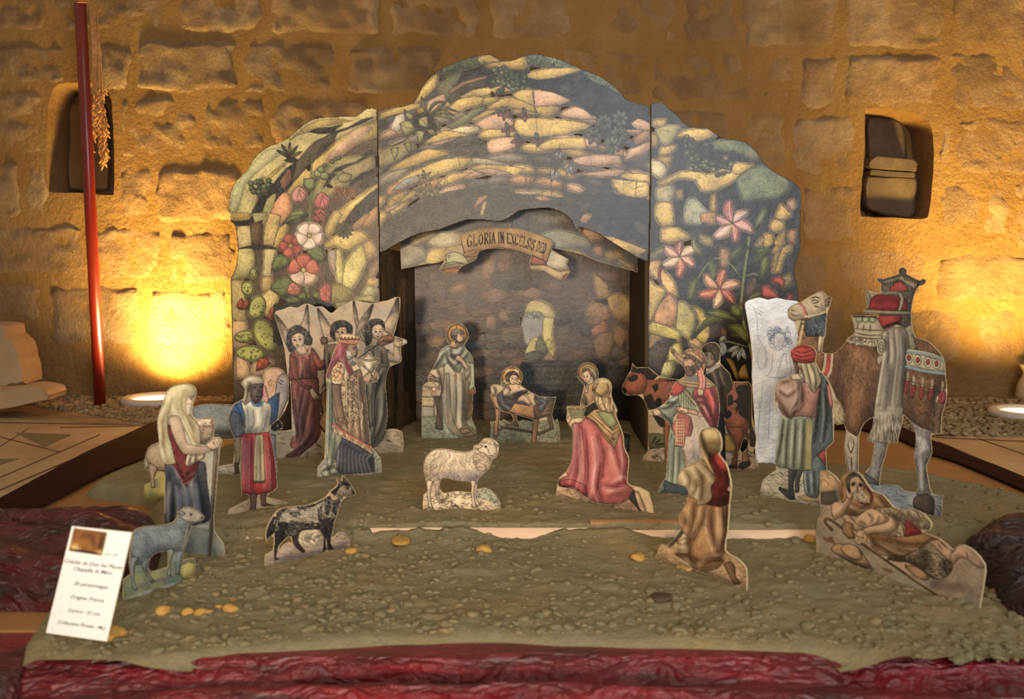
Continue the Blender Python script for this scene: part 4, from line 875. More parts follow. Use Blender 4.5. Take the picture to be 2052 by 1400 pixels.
rock(a, (104,116,70),[(360,215),(400,180),(520,130),(660,100),(690,150),(560,190),(400,235)], 'painted_leaf', ink=.4); rock(a, (128,136,98),[(1040,105),(1060,78),(1160,75),(1280,105),(1400,165),(1300,180),(1150,160),(1060,140)], 'painted_leaf', ink=.4); rock(a, (124,132,108),[(1480,195),(1600,225),(1700,290),(1790,400),(1700,340),(1560,280),(1490,240)], 'painted_leaf', ink=.2)
a.curls('painted_leaf', 260,4,[(50,58,38),(80,88,56),(40,44,34)], .6)
finish_rock(a, 1500, .05); a.fur('painted_rock,print', 700,16,-.1,[(60,58,58),(44,40,38)], .4,1.0, .2, .25,[(0,1050),(2000,1000),(2000,1600),(0,1600)])
# plants of the arch
a.P('painted_leaf', (38,34,30),[(190,560),(300,520),(380,640),(300,720),(200,640)], ink=0, vol=0)
for P in ([(290,530),(260,450),(245,390)],[(290,530),(340,450),(420,430)],[(300,540),(400,480),(530,510)],[(300,545),(420,540),(510,590)],[(300,540),(380,480),(440,430)],[(310,540),(410,510),(500,540)],[(330,560),(370,600),(385,660)]): blade(a, P, 15,(146,144,80))
for P in ([(80,600),(150,575),(200,640),(120,700)],[(110,490),(190,540),(150,580)],[(230,560),(290,540),(300,630),(230,610)],[(200,650),(270,660),(240,770)],[(290,640),(340,650),(360,690),(300,670)],[(110,750),(160,740),(170,780),(150,820)],[(10,790),(70,780),(60,840),(40,880)]):
    a.P('painted_leaf', (150,142,80), P, vol=.45, lw=1.5); a.L([P[0], np.mean(P, 0), P[2]], w=1., a=.6)
a.L([(0,780),(100,740),(220,640)], w=2.2, a=.8)
sprig(a, 860,240,30,85,(120,130,84)); sprig(a, 960,270,24,80,(116,126,84)); sprig(a, 815,350,12,55,(122,130,84))
for cx, cy in ((875,520),(1035,530),(905,640),(975,725),(1130,720)):
    for t in (.3,1.6,2.8,4.4): blade(a, [(cx, cy),(cx+28*math.cos(t), cy+30*math.sin(t)),(cx+56*math.cos(t), cy+58*math.sin(t))],17,(190,100,76) if t < 3 else (130,126,80), 'painted_flower')
a.L([(1060,450),(950,600),(1000,720),(1020,900)], w=2, a=.7)
for k in range(14): t = 3.3+k*.21; blade(a, [(670,850),(670+50*math.cos(t),850+55*math.sin(t)),(670+100*math.cos(t),850+125*math.sin(t))],8,(122,124,92), vein=False)
for cx, cy, n in ((1640,590,9),(1750,680,9),(1700,760,8),(1560,690,6),(1760,560,7)):
    for k in range(n): t = k*6.28/n; blade(a, [(cx, cy),(cx+40*math.cos(t), cy+40*math.sin(t)),(cx+78*math.cos(t), cy+78*math.sin(t))],19,(126,130,104))
for cx, cy in ((1290,850),(1260,1000),(1370,950)):
    for t in (.6,1.2,1.9,2.6): blade(a, [(cx, cy-60),(cx+25*math.cos(t), cy-20),(cx+60*math.cos(t), cy-60+110*math.sin(t))],15,(196,190,178), 'painted_flower')
a.L([(1320,740),(1230,900),(1240,1180)],[(1780,760),(1780,940)],[(1340,1010),(1350,1120)], w=1.8, a=.7)
for cx, cy in ((270,1010),(240,1110),(320,1110)):
    for k in range(6): t = k*1.047+.3; blade(a, [(cx, cy),(cx+30*math.cos(t), cy+30*math.sin(t)),(cx+64*math.cos(t), cy+64*math.sin(t))],14,(176,158,90), 'painted_flower')
a.L(*[[(x, y),(x+a.r.uniform(-14,14), y+a.r.uniform(40,130))] for x, y in zip(a.r.uniform(300,1900,30), a.r.uniform(850,1150,30))], w=1.1, a=.6)
a.L([(1080,260),(1100,420),(1130,700),(1095,900)], w=1.1, a=.6)
ARCH = [(758,222),(790,215),(830,205),(845,175),(870,145),(905,128),(950,112),(985,110),(1005,122),(1030,120),(1062,108),(1095,112),(1130,122),(1165,138),(1200,152),(1230,172),(1255,198),(1280,208),(1302,215),(1303,340),(1299,520),(1296,524),(1272,513),(1236,491),(1208,474),(1180,460),(1161,455),(1154,463),(1150,452),(1139,434),(1112,419),(1088,416),(1043,421),(1030,429),(1004,443),(970,440),(938,440),(911,448),(883,459),(842,467),(805,483),(772,502),(761,505),(759,360)]
panel('front_arch', a, ARCH, (FRONT[0]-np.array([0, .004]), FRONT[1]-np.array([0, .004])), 'arched front piece of painted rocks with vines')
# right panel
a = Art((1296,200,1610,910),1.55,(70,66,62),3); a.parts[0] = 'print'; a.crop(1280,180, S)
for c, P in ((YEL, [(100,240),(210,230),(190,280),(120,280)]),((166,156,92),[(130,310),(210,280),(330,280),(250,420),(190,430),(150,360)]),(YEL, [(280,370),(350,320),(540,305),(600,355),(480,400),(350,370)]),((122,128,82),[(480,420),(640,390),(820,410),(950,520),(900,550),(760,480),(600,470)]),(YEL, [(160,500),(180,450),(300,430),(240,500)]),(YEL2,[(95,440),(100,330),(150,380),(130,440)]),(PAL, [(95,550),(180,560),(215,620),(180,690),(100,640)]),(YEL2,[(110,530),(260,520),(230,600),(150,540)]),
             (YEL, [(150,730),(330,640),(470,640),(560,660),(720,580),(890,580),(760,690),(640,760),(580,790),(490,780),(440,700),(300,690),(220,740)]),(YEL, [(720,570),(900,580),(790,660),(730,640)]),((124,130,92),[(770,700),(830,640),(960,590),(1100,660),(1180,720),(1170,780),(1050,830),(830,870),(790,800)]),((170,156,112),[(140,780),(240,740),(280,780),(250,870),(150,870)]),(YEL, [(150,880),(250,880),(270,1030),(190,1060),(130,980)]),(YEL, [(290,800),(330,780),(340,830),(310,850)]),((164,164,132),[(370,880),(420,840),(540,960),(590,960),(600,1040),(480,1050),(360,1030)]),(YEL2,[(570,830),(600,790),(600,950),(560,940)]),(ORG, [(480,960),(600,960),(600,1045),(490,1040)]),
             (YEL, [(1060,1000),(1110,890),(1190,970),(1120,1010)]),(YEL, [(1025,1060),(1060,1010),(1130,1040),(1120,1090),(1050,1110)]),(YEL2,[(970,1210),(980,1130),(1040,1120),(1055,1200),(1000,1240)]),(YEL2,[(1060,1180),(1140,1080),(1140,1200),(1060,1290),(1030,1260)]),(ORG, [(1170,1100),(1230,1095),(1210,1190),(1170,1180)]),(YEL, [(180,1090),(300,1080),(400,1150),(280,1190),(180,1170)]),((176,150,100),[(900,1220),(960,1150),(980,1150),(960,1220)]),(PNK, [(1160,880),(1200,850),(1220,900),(1190,930)]),((164,140,84),[(470,1130),(570,1160),(560,1210),(490,1180)]),((150,140,100),[(90,1290),(200,1220),(180,1270),(100,1330)])): rock(a, c, P, ink=.7)
a.crop(1280,430, S)
for c, P in (((204,166,86),[(80,480),(120,550),(200,580),(190,650),(120,770),(80,850)]),((206,160,90),[(80,370),(150,360),(200,440),(280,540),(300,640),(230,600),(150,500),(90,460)]),(ORG, [(120,800),(170,680),(240,620),(290,680),(300,790),(250,870),(140,850)]),((196,176,92),[(290,880),(310,690),(350,680),(430,770),(430,880),(390,970),(320,900)]),((200,168,74),[(415,710),(500,760),(550,880),(540,1000),(470,990),(440,900),(480,830)]),((190,164,76),[(80,860),(130,840),(250,880),(320,930),(320,1000),(220,960),(80,920)]),((172,140,86),[(80,930),(160,940),(190,960),(130,1040),(80,1060)]),((206,164,96),[(390,980),(440,960),(500,1010),(500,1060),(420,1040)]),((196,180,92),[(240,1050),(290,1000),(320,1000),(340,1100),(330,1150),(260,1150),(220,1200)]),((192,182,112),[(160,1280),(200,1150),(280,1140),(240,1280)]),((90,70,64),[(560,880),(640,860),(700,900),(690,960),(560,980)]),((160,92,72),[(640,880),(690,900),(680,950),(640,950)]),(YEL, [(1060,440),(1120,260),(1180,235),(1195,270),(1130,330),(1100,440)]),(YEL2,[(1040,430),(1060,300),(1100,280),(1080,380),(1050,450)]),((150,130,80),[(1080,520),(1180,460),(1200,530),(1120,570)]),((96,76,56),[(80,1050),(220,960),(300,980),(240,1030),(150,1290),(80,1290)]),((172,126,84),[(640,260),(700,280),(690,420),(640,400)]),((116,92,80),[(830,600),(900,480),(930,560),(850,640)])): rock(a, c, P, ink=.7)
a.P('painted_rock', (44,38,40),[(540,960),(880,1000),(890,1500),(560,1500),(500,1200)], ink=0, vol=0, a=.85); a.P('painted_rock', (60,76,46),[(80,1680),(300,1640),(330,1750),(80,1800)], ink=.5)
finish_rock(a, 900,1.3); a.fur('painted_rock,print', 500,12, .1,[(50,50,54),(40,38,38)], .4,1, .2, .3)
a.crop(1280,180, S); sprig(a, 380,430,16,75,(132,132,88)); sprig(a, 470,580,18,80,(136,136,90)); sprig(a, 640,590,18,85,(134,132,90)); sprig(a, 540,430,10,60,(128,130,88))
lily(a, 730,1040,165,[(206,142,130),(196,116,104),(214,170,150)], a0=.2); lily(a, 320,1300,150,[(208,150,122),(196,108,92),(214,176,140)], a0=.4)
for P, w in (([(1000,910),(960,1000),(900,1090)],26),([(840,1220),(770,1280),(730,1350)],24),([(1060,1200),(980,1260),(960,1290)],22),([(440,1130),(440,1230),(520,1300)],22)): blade(a, P, w, (146,146,90))
a.crop(1280,430, S)
a.L([(860,180),(830,400),(810,560),(800,760),(860,1000),(885,1120)], w=4.5, col=(126,132,72), a=.95, taper=False); a.L([(800,490),(720,390),(640,340),(560,350)],[(560,350),(470,480),(420,600)],[(830,480),(900,460),(980,500)], w=3, col=(126,128,76), a=.9)
for P, w in (([(870,265),(980,300),(980,430),(920,530)],30),([(560,350),(580,440),(590,530)],26),([(450,480),(420,580),(390,690)],24),([(830,240),(760,300),(720,370)],24),([(1060,240),(960,320),(850,400)],24),([(800,810),(640,800),(520,850),(410,980)],34),([(520,760),(640,780),(800,830)],26),([(720,700),(770,760),(800,790)],34),([(860,1000),(780,900),(680,880)],36),([(840,660),(920,630),(970,600)],24)): blade(a, P, w, (128,132,62))
lily(a, 630,580,165,[(206,110,70),(214,150,104),(196,90,60),(220,176,130)], a0=-1.5)
for P in ([(960,640),(970,570),(1000,560),(1060,610),(1110,650),(1020,650)],[(1030,520),(1080,490),(1140,510),(1130,560),(1110,600),(1100,540)],[(1140,660),(1190,610),(1200,660)],[(160,400),(190,400),(170,460),(185,560),(150,480)],[(800,700),(830,680),(830,710)]): a.P('painted_flower', (198,84,58), P, vol=.4)
a.L([(600,1010),(700,990),(850,1030)], w=3, col=(130,134,84), a=.9)
for t in (1.2,1.7,2.2,2.7): blade(a, [(790,1020),(790+60*math.cos(t),1020+60*math.sin(t)),(790+130*math.cos(t),1020+130*math.sin(t))],22,(176,184,184), 'painted_flower')
blade(a, [(640,980),(660,1050),(640,1110)],34,(164,172,170), 'painted_flower'); blade(a, [(620,1000),(660,960),(690,980)],20,(190,186,160), 'painted_flower')
for P in ([(870,1290),(840,1180),(860,1160),(800,1180),(760,1280)],[(760,1300),(720,1200),(670,1110),(740,1140),(790,1290)],[(840,1310),(870,1260),(860,1340)],[(720,1500),(660,1400),(740,1420)]): a.P('painted_leaf', (158,118,50), P, vol=.45, lw=1.6)
panel('side_panel', a, [(1304,208),(1329,206),(1339,216),(1357,231),(1383,255),(1419,257),(1445,275),(1470,280),(1493,284),(1514,301),(1529,324),(1553,345),(1576,357),(1594,368),(1605,383),(1604,437),(1603,504),(1591,538),(1599,577),(1600,610),(1598,900),(1300,906),(1301,520),(1305,340)], FRONT, 'right painted panel with orange lilies and white snowdrops')
# inner arch
S5 = 570/2052.
MID = base_line(((600,872),(1500,872)), TZ); BACK = base_line(((600,846),(1500,846)), TZ)
a = Art((798,390,1284,552),1.5,(92,84,76),4); a.parts[0] = 'print'; a.crop(750,430, S5)
for c, P in (((200,160,96),[(260,210),(320,140),(470,110),(420,170),(300,220)]),(PAL, [(380,200),(480,130),(640,140),(660,220),(480,240)]),((160,142,104),[(190,230),(330,230),(380,310),(300,350),(190,390)]),(YEL, [(370,350),(400,260),(520,240),(600,300),(480,360)]),((150,146,116),[(1200,150),(1330,110),(1540,170),(1560,230),(1350,240),(1240,200)]),(PNK, [(1480,90),(1560,80),(1660,160),(1560,190)]),(YEL2,[(1390,270),(1480,260),(1540,330),(1470,340)]),(YEL2,[(1740,300),(1870,370),(1870,410),(1760,340)]),((180,128,90),[(1580,240),(1640,220),(1650,300),(1600,290)]),(YEL2,[(1660,280),(1760,260),(1800,310),(1700,330)]),((84,86,92),[(1000,20),(1110,10),(1110,110),(960,100),(860,70)]),((140,134,110),[(1120,0),(1380,10),(1400,60),(1200,70)])): rock(a, c, P, ink=.7)
finish_rock(a, 300, .2)
panel('inner_arch', a, [(804,440),(850,415),(960,396),(1080,392),(1200,405),(1277,450),(1277,546),(1269,543),(1236,534),(1194,522),(1167,510),(1119,499),(1060,492),(980,494),(930,504),(880,526),(853,529),(804,539)], MID, 'inner arch piece of pale painted stones', board=M_BOARD)
# back panel with painted landscape hole
a = Art((828,440,1270,850),1.5,(92,76,66),6); a.parts[0] = 'print'; a.crop(750,430, S5)
r = np.random.RandomState(4)
for y in range(430,1380,62):
    x = 290+r.uniform(-40,30)
    while x < 1860:
        w_ = r.uniform(70,210); h_ = r.uniform(30,78); c = [(104,82,66),(86,76,70),(118,86,64),(72,70,72),(92,78,68),(130,94,66)][r.randint(6)]
        q = r.uniform(-18,18,8)
        if (y < 640 or x > 1050 or x < 480) and r.rand() < .72: x += w_; continue
        rock(a, c, [(x, y+q[0]),(x+w_*.5, y-h_*.2+q[1]),(x+w_*.9, y+q[2]),(x+w_, y+h_*.5),(x+w_*.85, y+h_+q[4]),(x+w_*.4, y+h_+q[5]),(x+4, y+h_*.9),(x-6, y+h_*.4)], ink=.5, vol=.4); x += w_*r.uniform(.95,1.2)
for c, P in (((110,96,84),[(390,430),(440,410),(520,540),(510,640),(420,560)]),((164,118,80),[(540,560),(600,500),(720,490),(640,560)]),((150,108,76),[(660,520),(740,490),(730,530)]),((178,128,82),[(780,480),(800,300),(870,290),(860,420)]),((162,118,82),[(890,400),(900,300),(980,280),(1000,380),(960,410)]),((170,124,84),[(1060,570),(1140,520),(1210,560),(1190,600),(1100,600)]),((198,162,96),[(1580,420),(1680,500),(1700,600),(1620,600),(1590,500)]),((206,164,96),[(1700,680),(1680,600),(1760,570),(1840,620),(1845,770),(1760,740)]),((176,128,80),[(1520,740),(1560,650),(1640,635),(1700,700),(1680,760),(1580,800)]),((198,124,84),[(1560,830),(1660,760),(1680,830),(1580,870)]),((150,118,82),[(1580,920),(1650,850),(1740,860),(1700,1000),(1620,1040)]),((172,130,84),[(1720,900),(1740,800),(1830,840),(1780,960)]),((110,100,92),[(1640,1100),(1720,1060),(1840,1200),(1840,1300),(1720,1300)]),((150,108,72),[(810,740),(850,720),(890,760),(870,830),(810,820)]),((156,110,74),[(890,720),(940,680),(980,760),(920,770)]),((176,124,78),[(360,870),(520,900),(460,960),(380,930)]),((170,120,78),[(390,780),(560,760),(560,830),(420,830)]),((150,104,70),[(500,1000),(640,960),(700,1100),(700,1300),(560,1250)])): rock(a, c, P, ink=.6)
a.blot('painted_rock,print', [(112,74,52),(70,70,78),(126,84,58)],90,26, .3)
rock(a, (64,62,60),[(1060,1060),(1860,1090),(1870,1500),(1060,1500)], ink=0, vol=.1)
for k in range(7): rock(a, [(92,90,78),(76,80,72)][k % 2],[(1080,1110+k*46),(1300,1100+k*46),(1560,1112+k*46),(1560,1126+k*46),(1300,1136+k*46),(1080,1130+k*46)], 'painted_landscape', ink=.5)
a.crop(750,430, S5); a.grass([(1080,1100),(1560,1100),(1560,1420),(1080,1420)],260,((46,50,40),(96,98,70),(130,120,84)),6)
a.P('painted_landscape', (176,164,148),[(1075,760),(1090,700),(1200,700),(1230,740),(1210,850),(1190,870),(1190,940),(1130,960),(1095,930),(1065,800)], ink=.5, vol=.1, top=(150,146,140))
for c, P in (((196,172,104),[(1075,720),(1110,640),(1160,615),(1260,650),(1310,730),(1300,750),(1230,740),(1190,700),(1090,710)]),((204,182,100),[(1220,740),(1300,745),(1280,870),(1300,960),(1300,1040),(1230,1040),(1220,900),(1215,840)]),((196,172,96),[(1090,990),(1130,900),(1180,880),(1240,950),(1220,1040),(1090,1020)]),((122,120,78),[(1160,960),(1190,880),(1230,920),(1260,1000),(1210,1020)]),((92,96,84),[(1080,1010),(1160,980),(1230,1010),(1230,1050),(1090,1050)]),((196,150,100),[(1200,1050),(1260,990),(1310,1050)])): rock(a, c, P, 'painted_landscape', ink=.7)
a.grass([(1090,700),(1220,700),(1210,750),(1100,740)],30,((70,76,50),(50,54,36)),-10); a.curls('painted_landscape', 40,4,[(70,74,46),(50,50,34)], .6,1,[(1150,890),(1300,890),(1300,1050),(1150,1050)])
finish_rock(a, 900, .1); a.fur('painted_rock,print', 1200,7, .4,[(50,46,46),(40,36,34),(150,120,90)], .35, .9)
a.con = 1.12; panel('back_panel', a, [(836,430),(1264,430),(1263,600),(1262,848),(836,852),(834,700)], BACK, 'back panel of shaded rocks with a painted landscape hole')
# wings
for nm, bl, out, seed, lb in (('wing_panel', ((761,893),(834,846)),[(761,494),(834,512),(834,852),(761,900)],7, 'dark brown painted wing panel left of the opening'),('wing_panel', ((1299,905),(1264,846)),[(1299,512),(1264,522),(1264,852),(1299,910)],8, 'brown painted wing panel right of the opening')):
    a = Art((min(bl[0][0], bl[1][0])-3,490, max(bl[0][0], bl[1][0])+3,915),1.4,(96,68,42) if seed == 7 else (136,90,48), seed); a.parts[0] = 'print'; a.crop(0,0,1); r = np.random.RandomState(seed)
    x0, x1 = min(bl[0][0], bl[1][0]), max(bl[0][0], bl[1][0])
    for k in range(10 if seed == 7 else 5): x = r.uniform(x0, x1-8); w_ = r.uniform(6,16); y = r.uniform(500,800); h_ = r.uniform(80,190); rock(a, [(130,90,48),(76,56,36),(150,106,58),(104,98,76),(64,50,36)][k % 5],[(x, y),(x+w_*.6, y-8),(x+w_, y+h_*.3),(x+w_*.8, y+h_),(x+w_*.2, y+h_*.95)], ink=.7)
    if seed == 7: rock(a, (90,66,34),[(x0,850),(x0+10,730),(x0+26,720),(x0+34,800),(x0+24,880)], ink=.7); rock(a, (116,80,36),[(x0,560),(x0+12,520),(x0+16,620),(x0+4,640)], ink=.6)
    a.L(*[[(x, r.uniform(495,600)),(x+r.uniform(-4,4),700),(x+r.uniform(-5,5), r.uniform(760,890))] for x in r.uniform(x0, x1,16)], w=1.4, a=.6); a.L([(x1-2,500),(x1-2,900)],[(x0+2,500),(x0+2,900)], w=3, a=.7)
    panel(nm, a, out, base_line(bl, TZ), lb, sm=1, mat=M_PRINT)
# banner hung in the opening
a = Art((870,444,1150,575),1.0,(188,150,98),9); a.parts[0] = 'print'; a.crop(750,430, S5)
RB = (192,160,110)
a.P('ribbon_end', RB, [(640,215),(540,230),(500,270),(530,310),(480,350),(470,400),(530,390),(640,370),(690,380),(690,330),(750,310),(760,250)], vol=.4); a.P('ribbon_end', (176,104,66),[(490,400),(560,385),(620,395),(600,420),(520,425)], vol=.3); a.P('ribbon_end', (186,176,124),[(520,290),(560,270),(610,275),(660,310),(690,360),(610,350),(540,360),(500,380),(520,340)], ink=.7, vol=.2); a.L([(520,300),(545,290),(540,310),(525,305)],[(480,370),(560,340),(640,350)], w=1.3)
a.P('ribbon_end', (164,98,76),[(1130,360),(1140,300),(1210,300),(1240,330),(1240,370)], vol=.4); a.P('ribbon_end', (196,180,144),[(1240,350),(1280,260),(1400,320),(1385,360),(1400,400),(1260,385)], vol=.3); a.P('ribbon_end', RB, [(1125,370),(1240,365),(1330,410),(1410,395),(1410,430),(1350,470),(1280,440),(1220,405),(1130,400)], vol=.4); a.P('ribbon_end', (176,60,50),[(1355,470),(1375,430),(1410,430),(1400,455),(1375,460)])
a.P('scroll', (192,148,92),[(620,145),(700,118),(820,100),(960,98),(1080,110),(1200,150),(1285,190),(1270,260),(1245,340),(1130,290),(1000,250),(900,240),(780,255),(660,305),(640,240)], vol=.22, lw=1.6, sm=3)
a.P('scroll', (168,122,78),[(640,280),(720,255),(780,250),(740,300),(655,306)], vol=.3, ink=.5); a.L([(700,118),(820,100),(960,98),(1080,110)], w=2, a=.5, col=(214,176,116)); a.L([(660,305),(780,255),(900,240),(1000,250),(1130,290),(1245,340)], w=1.6, a=.8)
a.L([(1240,180),(1222,250),(1215,320)], w=2.5, a=.25, soft=6)
GLY = {'G': [[(.95, .2),(.7,0),(.3,0),(.05, .3),(.05, .7),(.3,1),(.7,1),(.95, .8),(.95, .55),(.6, .55)]], 'L': [[(.2,0),(.2,1),(.9,1),(.9, .85)],[(.02,0),(.4,0)]], 'O': [[(.5,0),(.15, .2),(.05, .5),(.15, .8),(.5,1),(.85, .8),(.95, .5),(.85, .2),(.5,0)]], 'R': [[(.2,1),(.2,0),(.65,0),(.88, .12),(.88, .38),(.65, .5),(.2, .5)],[(.5, .5),(.95,1)],[(0,1),(.38,1)]], 'I': [[(.5,0),(.5,1)],[(.3,0),(.7,0)],[(.3,1),(.7,1)]], 'A': [[(.05,1),(.5,0),(.95,1)],[(.25, .65),(.75, .65)]], 'N': [[(.15,1),(.15,0),(.85,1),(.85,0)]], 'E': [[(.2,0),(.2,1)],[(.05,0),(.85,0),(.85, .14)],[(.2, .48),(.65, .48)],[(.05,1),(.88,1),(.88, .86)]], 'X': [[(.1,0),(.9,1)],[(.9,0),(.1,1)]], 'C': [[(.95, .2),(.7,0),(.3,0),(.05, .3),(.05, .7),(.3,1),(.7,1),(.95, .8)]], 'S': [[(.85, .2),(.6,0),(.3,0),(.12, .2),(.25, .42),(.7, .56),(.9, .78),(.7,1),(.3,1),(.1, .8)]], 'D': [[(.2,0),(.2,1)],[(.05,0),(.55,0),(.85, .2),(.95, .5),(.85, .8),(.55,1),(.05,1)]]}
def arc_text(a, txt, top, bot, x0, x1, col=(56,38,22)):    # letters standing between two curves
    wd = {'I': .5, ' ': .45}; tot = sum(wd.get(c, 1.) for c in txt); x = 0
    f = lambda cv, t: np.array([np.interp(t, np.linspace(0,1, len(cv)),[p[i] for p in cv]) for i in (0,1)])
    T, B = cr(top, False, 6), cr(bot, False, 6)
    for c in txt:
        w_ = wd.get(c, 1.)
        for st in GLY.get(c, []):
            pts = []
            for gx, gy in st: t = (x+w_*(.12+.76*gx if c != 'I' else gx))/tot; pts.append(f(T, t)*(1-gy)+f(B, t)*gy)
            for p, q in zip(pts[:-1], pts[1:]): dx, dy = abs(p[0]-q[0]), abs(p[1]-q[1]); a.L([p, q], col=col, w=2.3 if dy > dx*1.2 and p[0] <= q[0]+3 else 1.3, a=.95, taper=False, soft=.7)
        x += w_
arc_text(a, 'GLORIA IN EXCELSIS DEO', [(670,152),(850,128),(1000,138),(1140,178),(1250,212)],[(665,232),(850,205),(1000,212),(1120,248),(1230,285)],0,0)
bnb = base_line(((600,884),(1500,884)), TZ)
bn = cutout('gloria_banner', 'curled tan paper scroll banner lettered GLORIA IN EXCELSIS DEO hanging in the grotto arch', 'banner', a, [(883,535),(892,516),(890,500),(902,493),(924,488),(922,470),(945,462),(978,457),(1017,456),(1050,460),(1083,471),(1107,483),(1106,500),(1140,519),(1136,530),(1142,545),(1125,561),(1105,552),(1088,542),(1062,541),(1062,520),(1066,512),(1040,502),(1010,498),(980,498),(960,504),(955,518),(942,526),(925,534),(915,546),(895,548),(881,542)], bnb, thick=.002, mat=M_PRINT, sm=2)
if bn is not None:
    for x in (1017.5,):
        p0, p1 = plane_pts(np.array([x, x+2]), np.array([459., 428.]), bnb)[0]; V, F = tube([tuple(p0-np.array(bn.location)+np.array([0,-.001,0])), tuple(p1-np.array(bn.location)+np.array([0,-.012,0]))],[.0008, .0008],5); mesh('hanging_string', V, F, M_STRAW, bn, True)
# ------------------------------------------------------------------ cutout figures
SKN, SKD = (214,170,128),(150,108,78)
PAPR = (196,168,126)
def new(ox, oy, sc, box, base=PAPR, step=1.0, seed=1):
    (x0, y0, x1, y1) = box; a = Art((ox+x0*sc, oy+y0*sc, ox+x1*sc, oy+y1*sc), step, base, seed); a.crop(ox, oy, sc); return a
def px(a, pts): ox, oy, k = a.o; return [(ox+x*k, oy+y*k) for x, y in pts]
def card(name, label, cat, a, outline, bl=None, holes=(), **k):
    o = px(a, outline); 
    if bl is None: yb = max(p[1] for p in o)-2; bl = ((min(p[0] for p in o), yb),(max(p[0] for p in o), yb))
    else: bl = tuple(px(a, bl))
    k.setdefault('sm', 2); return cutout(name, label, cat, a, o, base_line(bl),[px(a, h) for h in holes], **k)
def halo(a, cx, cy, rx, ry, rays_=True, col=(176,116,48), part='halo'):
    a.E(part, (206,180,130), cx, cy, rx*1.04, ry*1.04, vol=.1); a.E(part, col, cx, cy, rx*.96, ry*.96, vol=.25); a.E(part, (196,140,62), cx, cy, rx*.84, ry*.84, vol=.3)
    for k in range(40): t = k*.157; a.L([(cx+rx*.86*math.cos(t), cy+ry*.86*math.sin(t)),(cx+rx*.97*math.cos(t), cy+ry*.97*math.sin(t))], w=1, a=.5)
def base_grass(a, pts, n=90, col=(132,136,108), part='painted_ground'):
    a.P(part, col, pts, ink=.3, vol=.2, sm=2); a.grass(pts, n, inn=part); a.fur(part, n//2,10, .1,[(60,50,40),(190,160,116)], .5,1, .3, .4)
# Joseph
SC = 300/1556.
a = new(830,630, SC, (70,85,650,1305), seed=2)
base_grass(a, [(70,1060),(200,1050),(560,1090),(610,1100),(650,1180),(650,1305),(70,1305)],160)
for i, (x0, y0, x1, y1, c) in enumerate([(86,745,210,855,(206,176,124)),(86,855,205,955,(196,168,120)),(86,955,205,1065,(160,156,126)),(150,690,260,780,(204,172,120))]): a.P('stone_wall', c, [(x0, y0),(x1, y0+6),(x1, y1),(x0, y1)], sm=1, vol=.25)
a.P('stone_wall', (206,176,124),[(88,750),(110,715),(170,690),(260,760),(200,765)], sm=1); a.P('stone_wall', (84,66,50),[(205,850),(290,860),(300,1200),(220,1180),(240,1000)], vol=.4); a.blot('stone_wall', [(120,100,74),(150,120,80)],8,9, .3)
a.P('cloak', (150,104,52),[(560,700),(640,800),(600,850),(610,960),(590,1060),(530,1110),(530,800)], vol=.4); a.G([(580,800),(570,930),(550,1080)], w=9)
a.P('tunic', (196,174,130),[(310,540),(420,500),(520,560),(560,700),(545,900),(535,1100),(570,1190),(620,1220),(520,1265),(430,1250),(330,1140),(300,900)], vol=.4, top=(190,180,146))
a.blot('tunic', [(206,156,92),(150,148,122)],14,22, .3); a.G([(325,620),(335,850),(350,1080),(420,1240)],[(360,620),(380,880),(400,1080),(480,1250)],[(430,660),(440,900),(430,1100)],[(500,620),(510,850),(500,1140)],[(530,700),(528,900),(520,1130),(590,1210)], w=12, d=.35)
a.P('tunic', (140,108,74),[(470,1190),(540,1150),(640,1210),(640,1270),(520,1262)], vol=.5, sm=3); a.L([(480,1200),(560,1180),(620,1250)],[(500,1240),(600,1220)], w=2)
a.P('sleeve', (204,174,130),[(190,560),(310,520),(310,700),(265,900),(250,920),(285,800),(270,705),(140,660)], vol=.4); a.P('sleeve', (168,146,110),[(520,500),(580,500),(610,560),(580,620),(535,680),(520,600)], vol=.4); a.L([(140,655),(200,690),(270,705)],[(165,610),(220,650),(280,670)], w=2.5); a.L(*[[(165+k*13,632+k*7),(172+k*13,645+k*7)] for k in range(8)], w=2.5, col=(110,60,60)); a.G([(240,560),(270,640),(285,800)], w=9)
a.L([(580,500),(605,560),(590,640),(575,740)], w=4, col=(130,84,76), a=.6)
a.P('mantle', (168,172,140),[(300,370),(360,330),(420,350),(520,330),(570,390),(610,470),(615,520),(520,480),(500,540),(470,605),(410,580),(350,500),(280,545),(190,570),(230,480),(270,390)], vol=.45)
a.P('mantle', (162,166,128),[(575,500),(620,520),(628,740),(565,790),(590,650)], vol=.4); a.G([(345,380),(350,470),(430,570)],[(380,350),(400,440),(480,500)],[(520,350),(470,420),(380,430)],[(320,400),(270,480),(215,550)],[(560,410),(520,460),(440,520)], w=9, d=.5)
a.P('hand', SKN, [(400,440),(440,420),(490,440),(540,510),(580,560),(540,590),(490,500),(430,470)], vol=.4); a.L([(395,455),(440,450)],[(405,430),(450,430)],[(400,445),(440,438)], w=1.6, a=.9)
a.hand('hand', 205,785,62,1.9, SKN)
halo(a, 448,205,116,114); a.L([(440,95),(450,200)], w=2, a=.6, col=(90,60,30))
a.P('head', SKN, [(440,180),(490,190),(512,240),(500,300),(460,330),(400,320),(380,350),(440,355),(460,330),(420,240)], vol=.3); a.P('head', (190,140,100),[(390,270),(430,290),(445,350),(380,340),(370,320)], vol=.3)
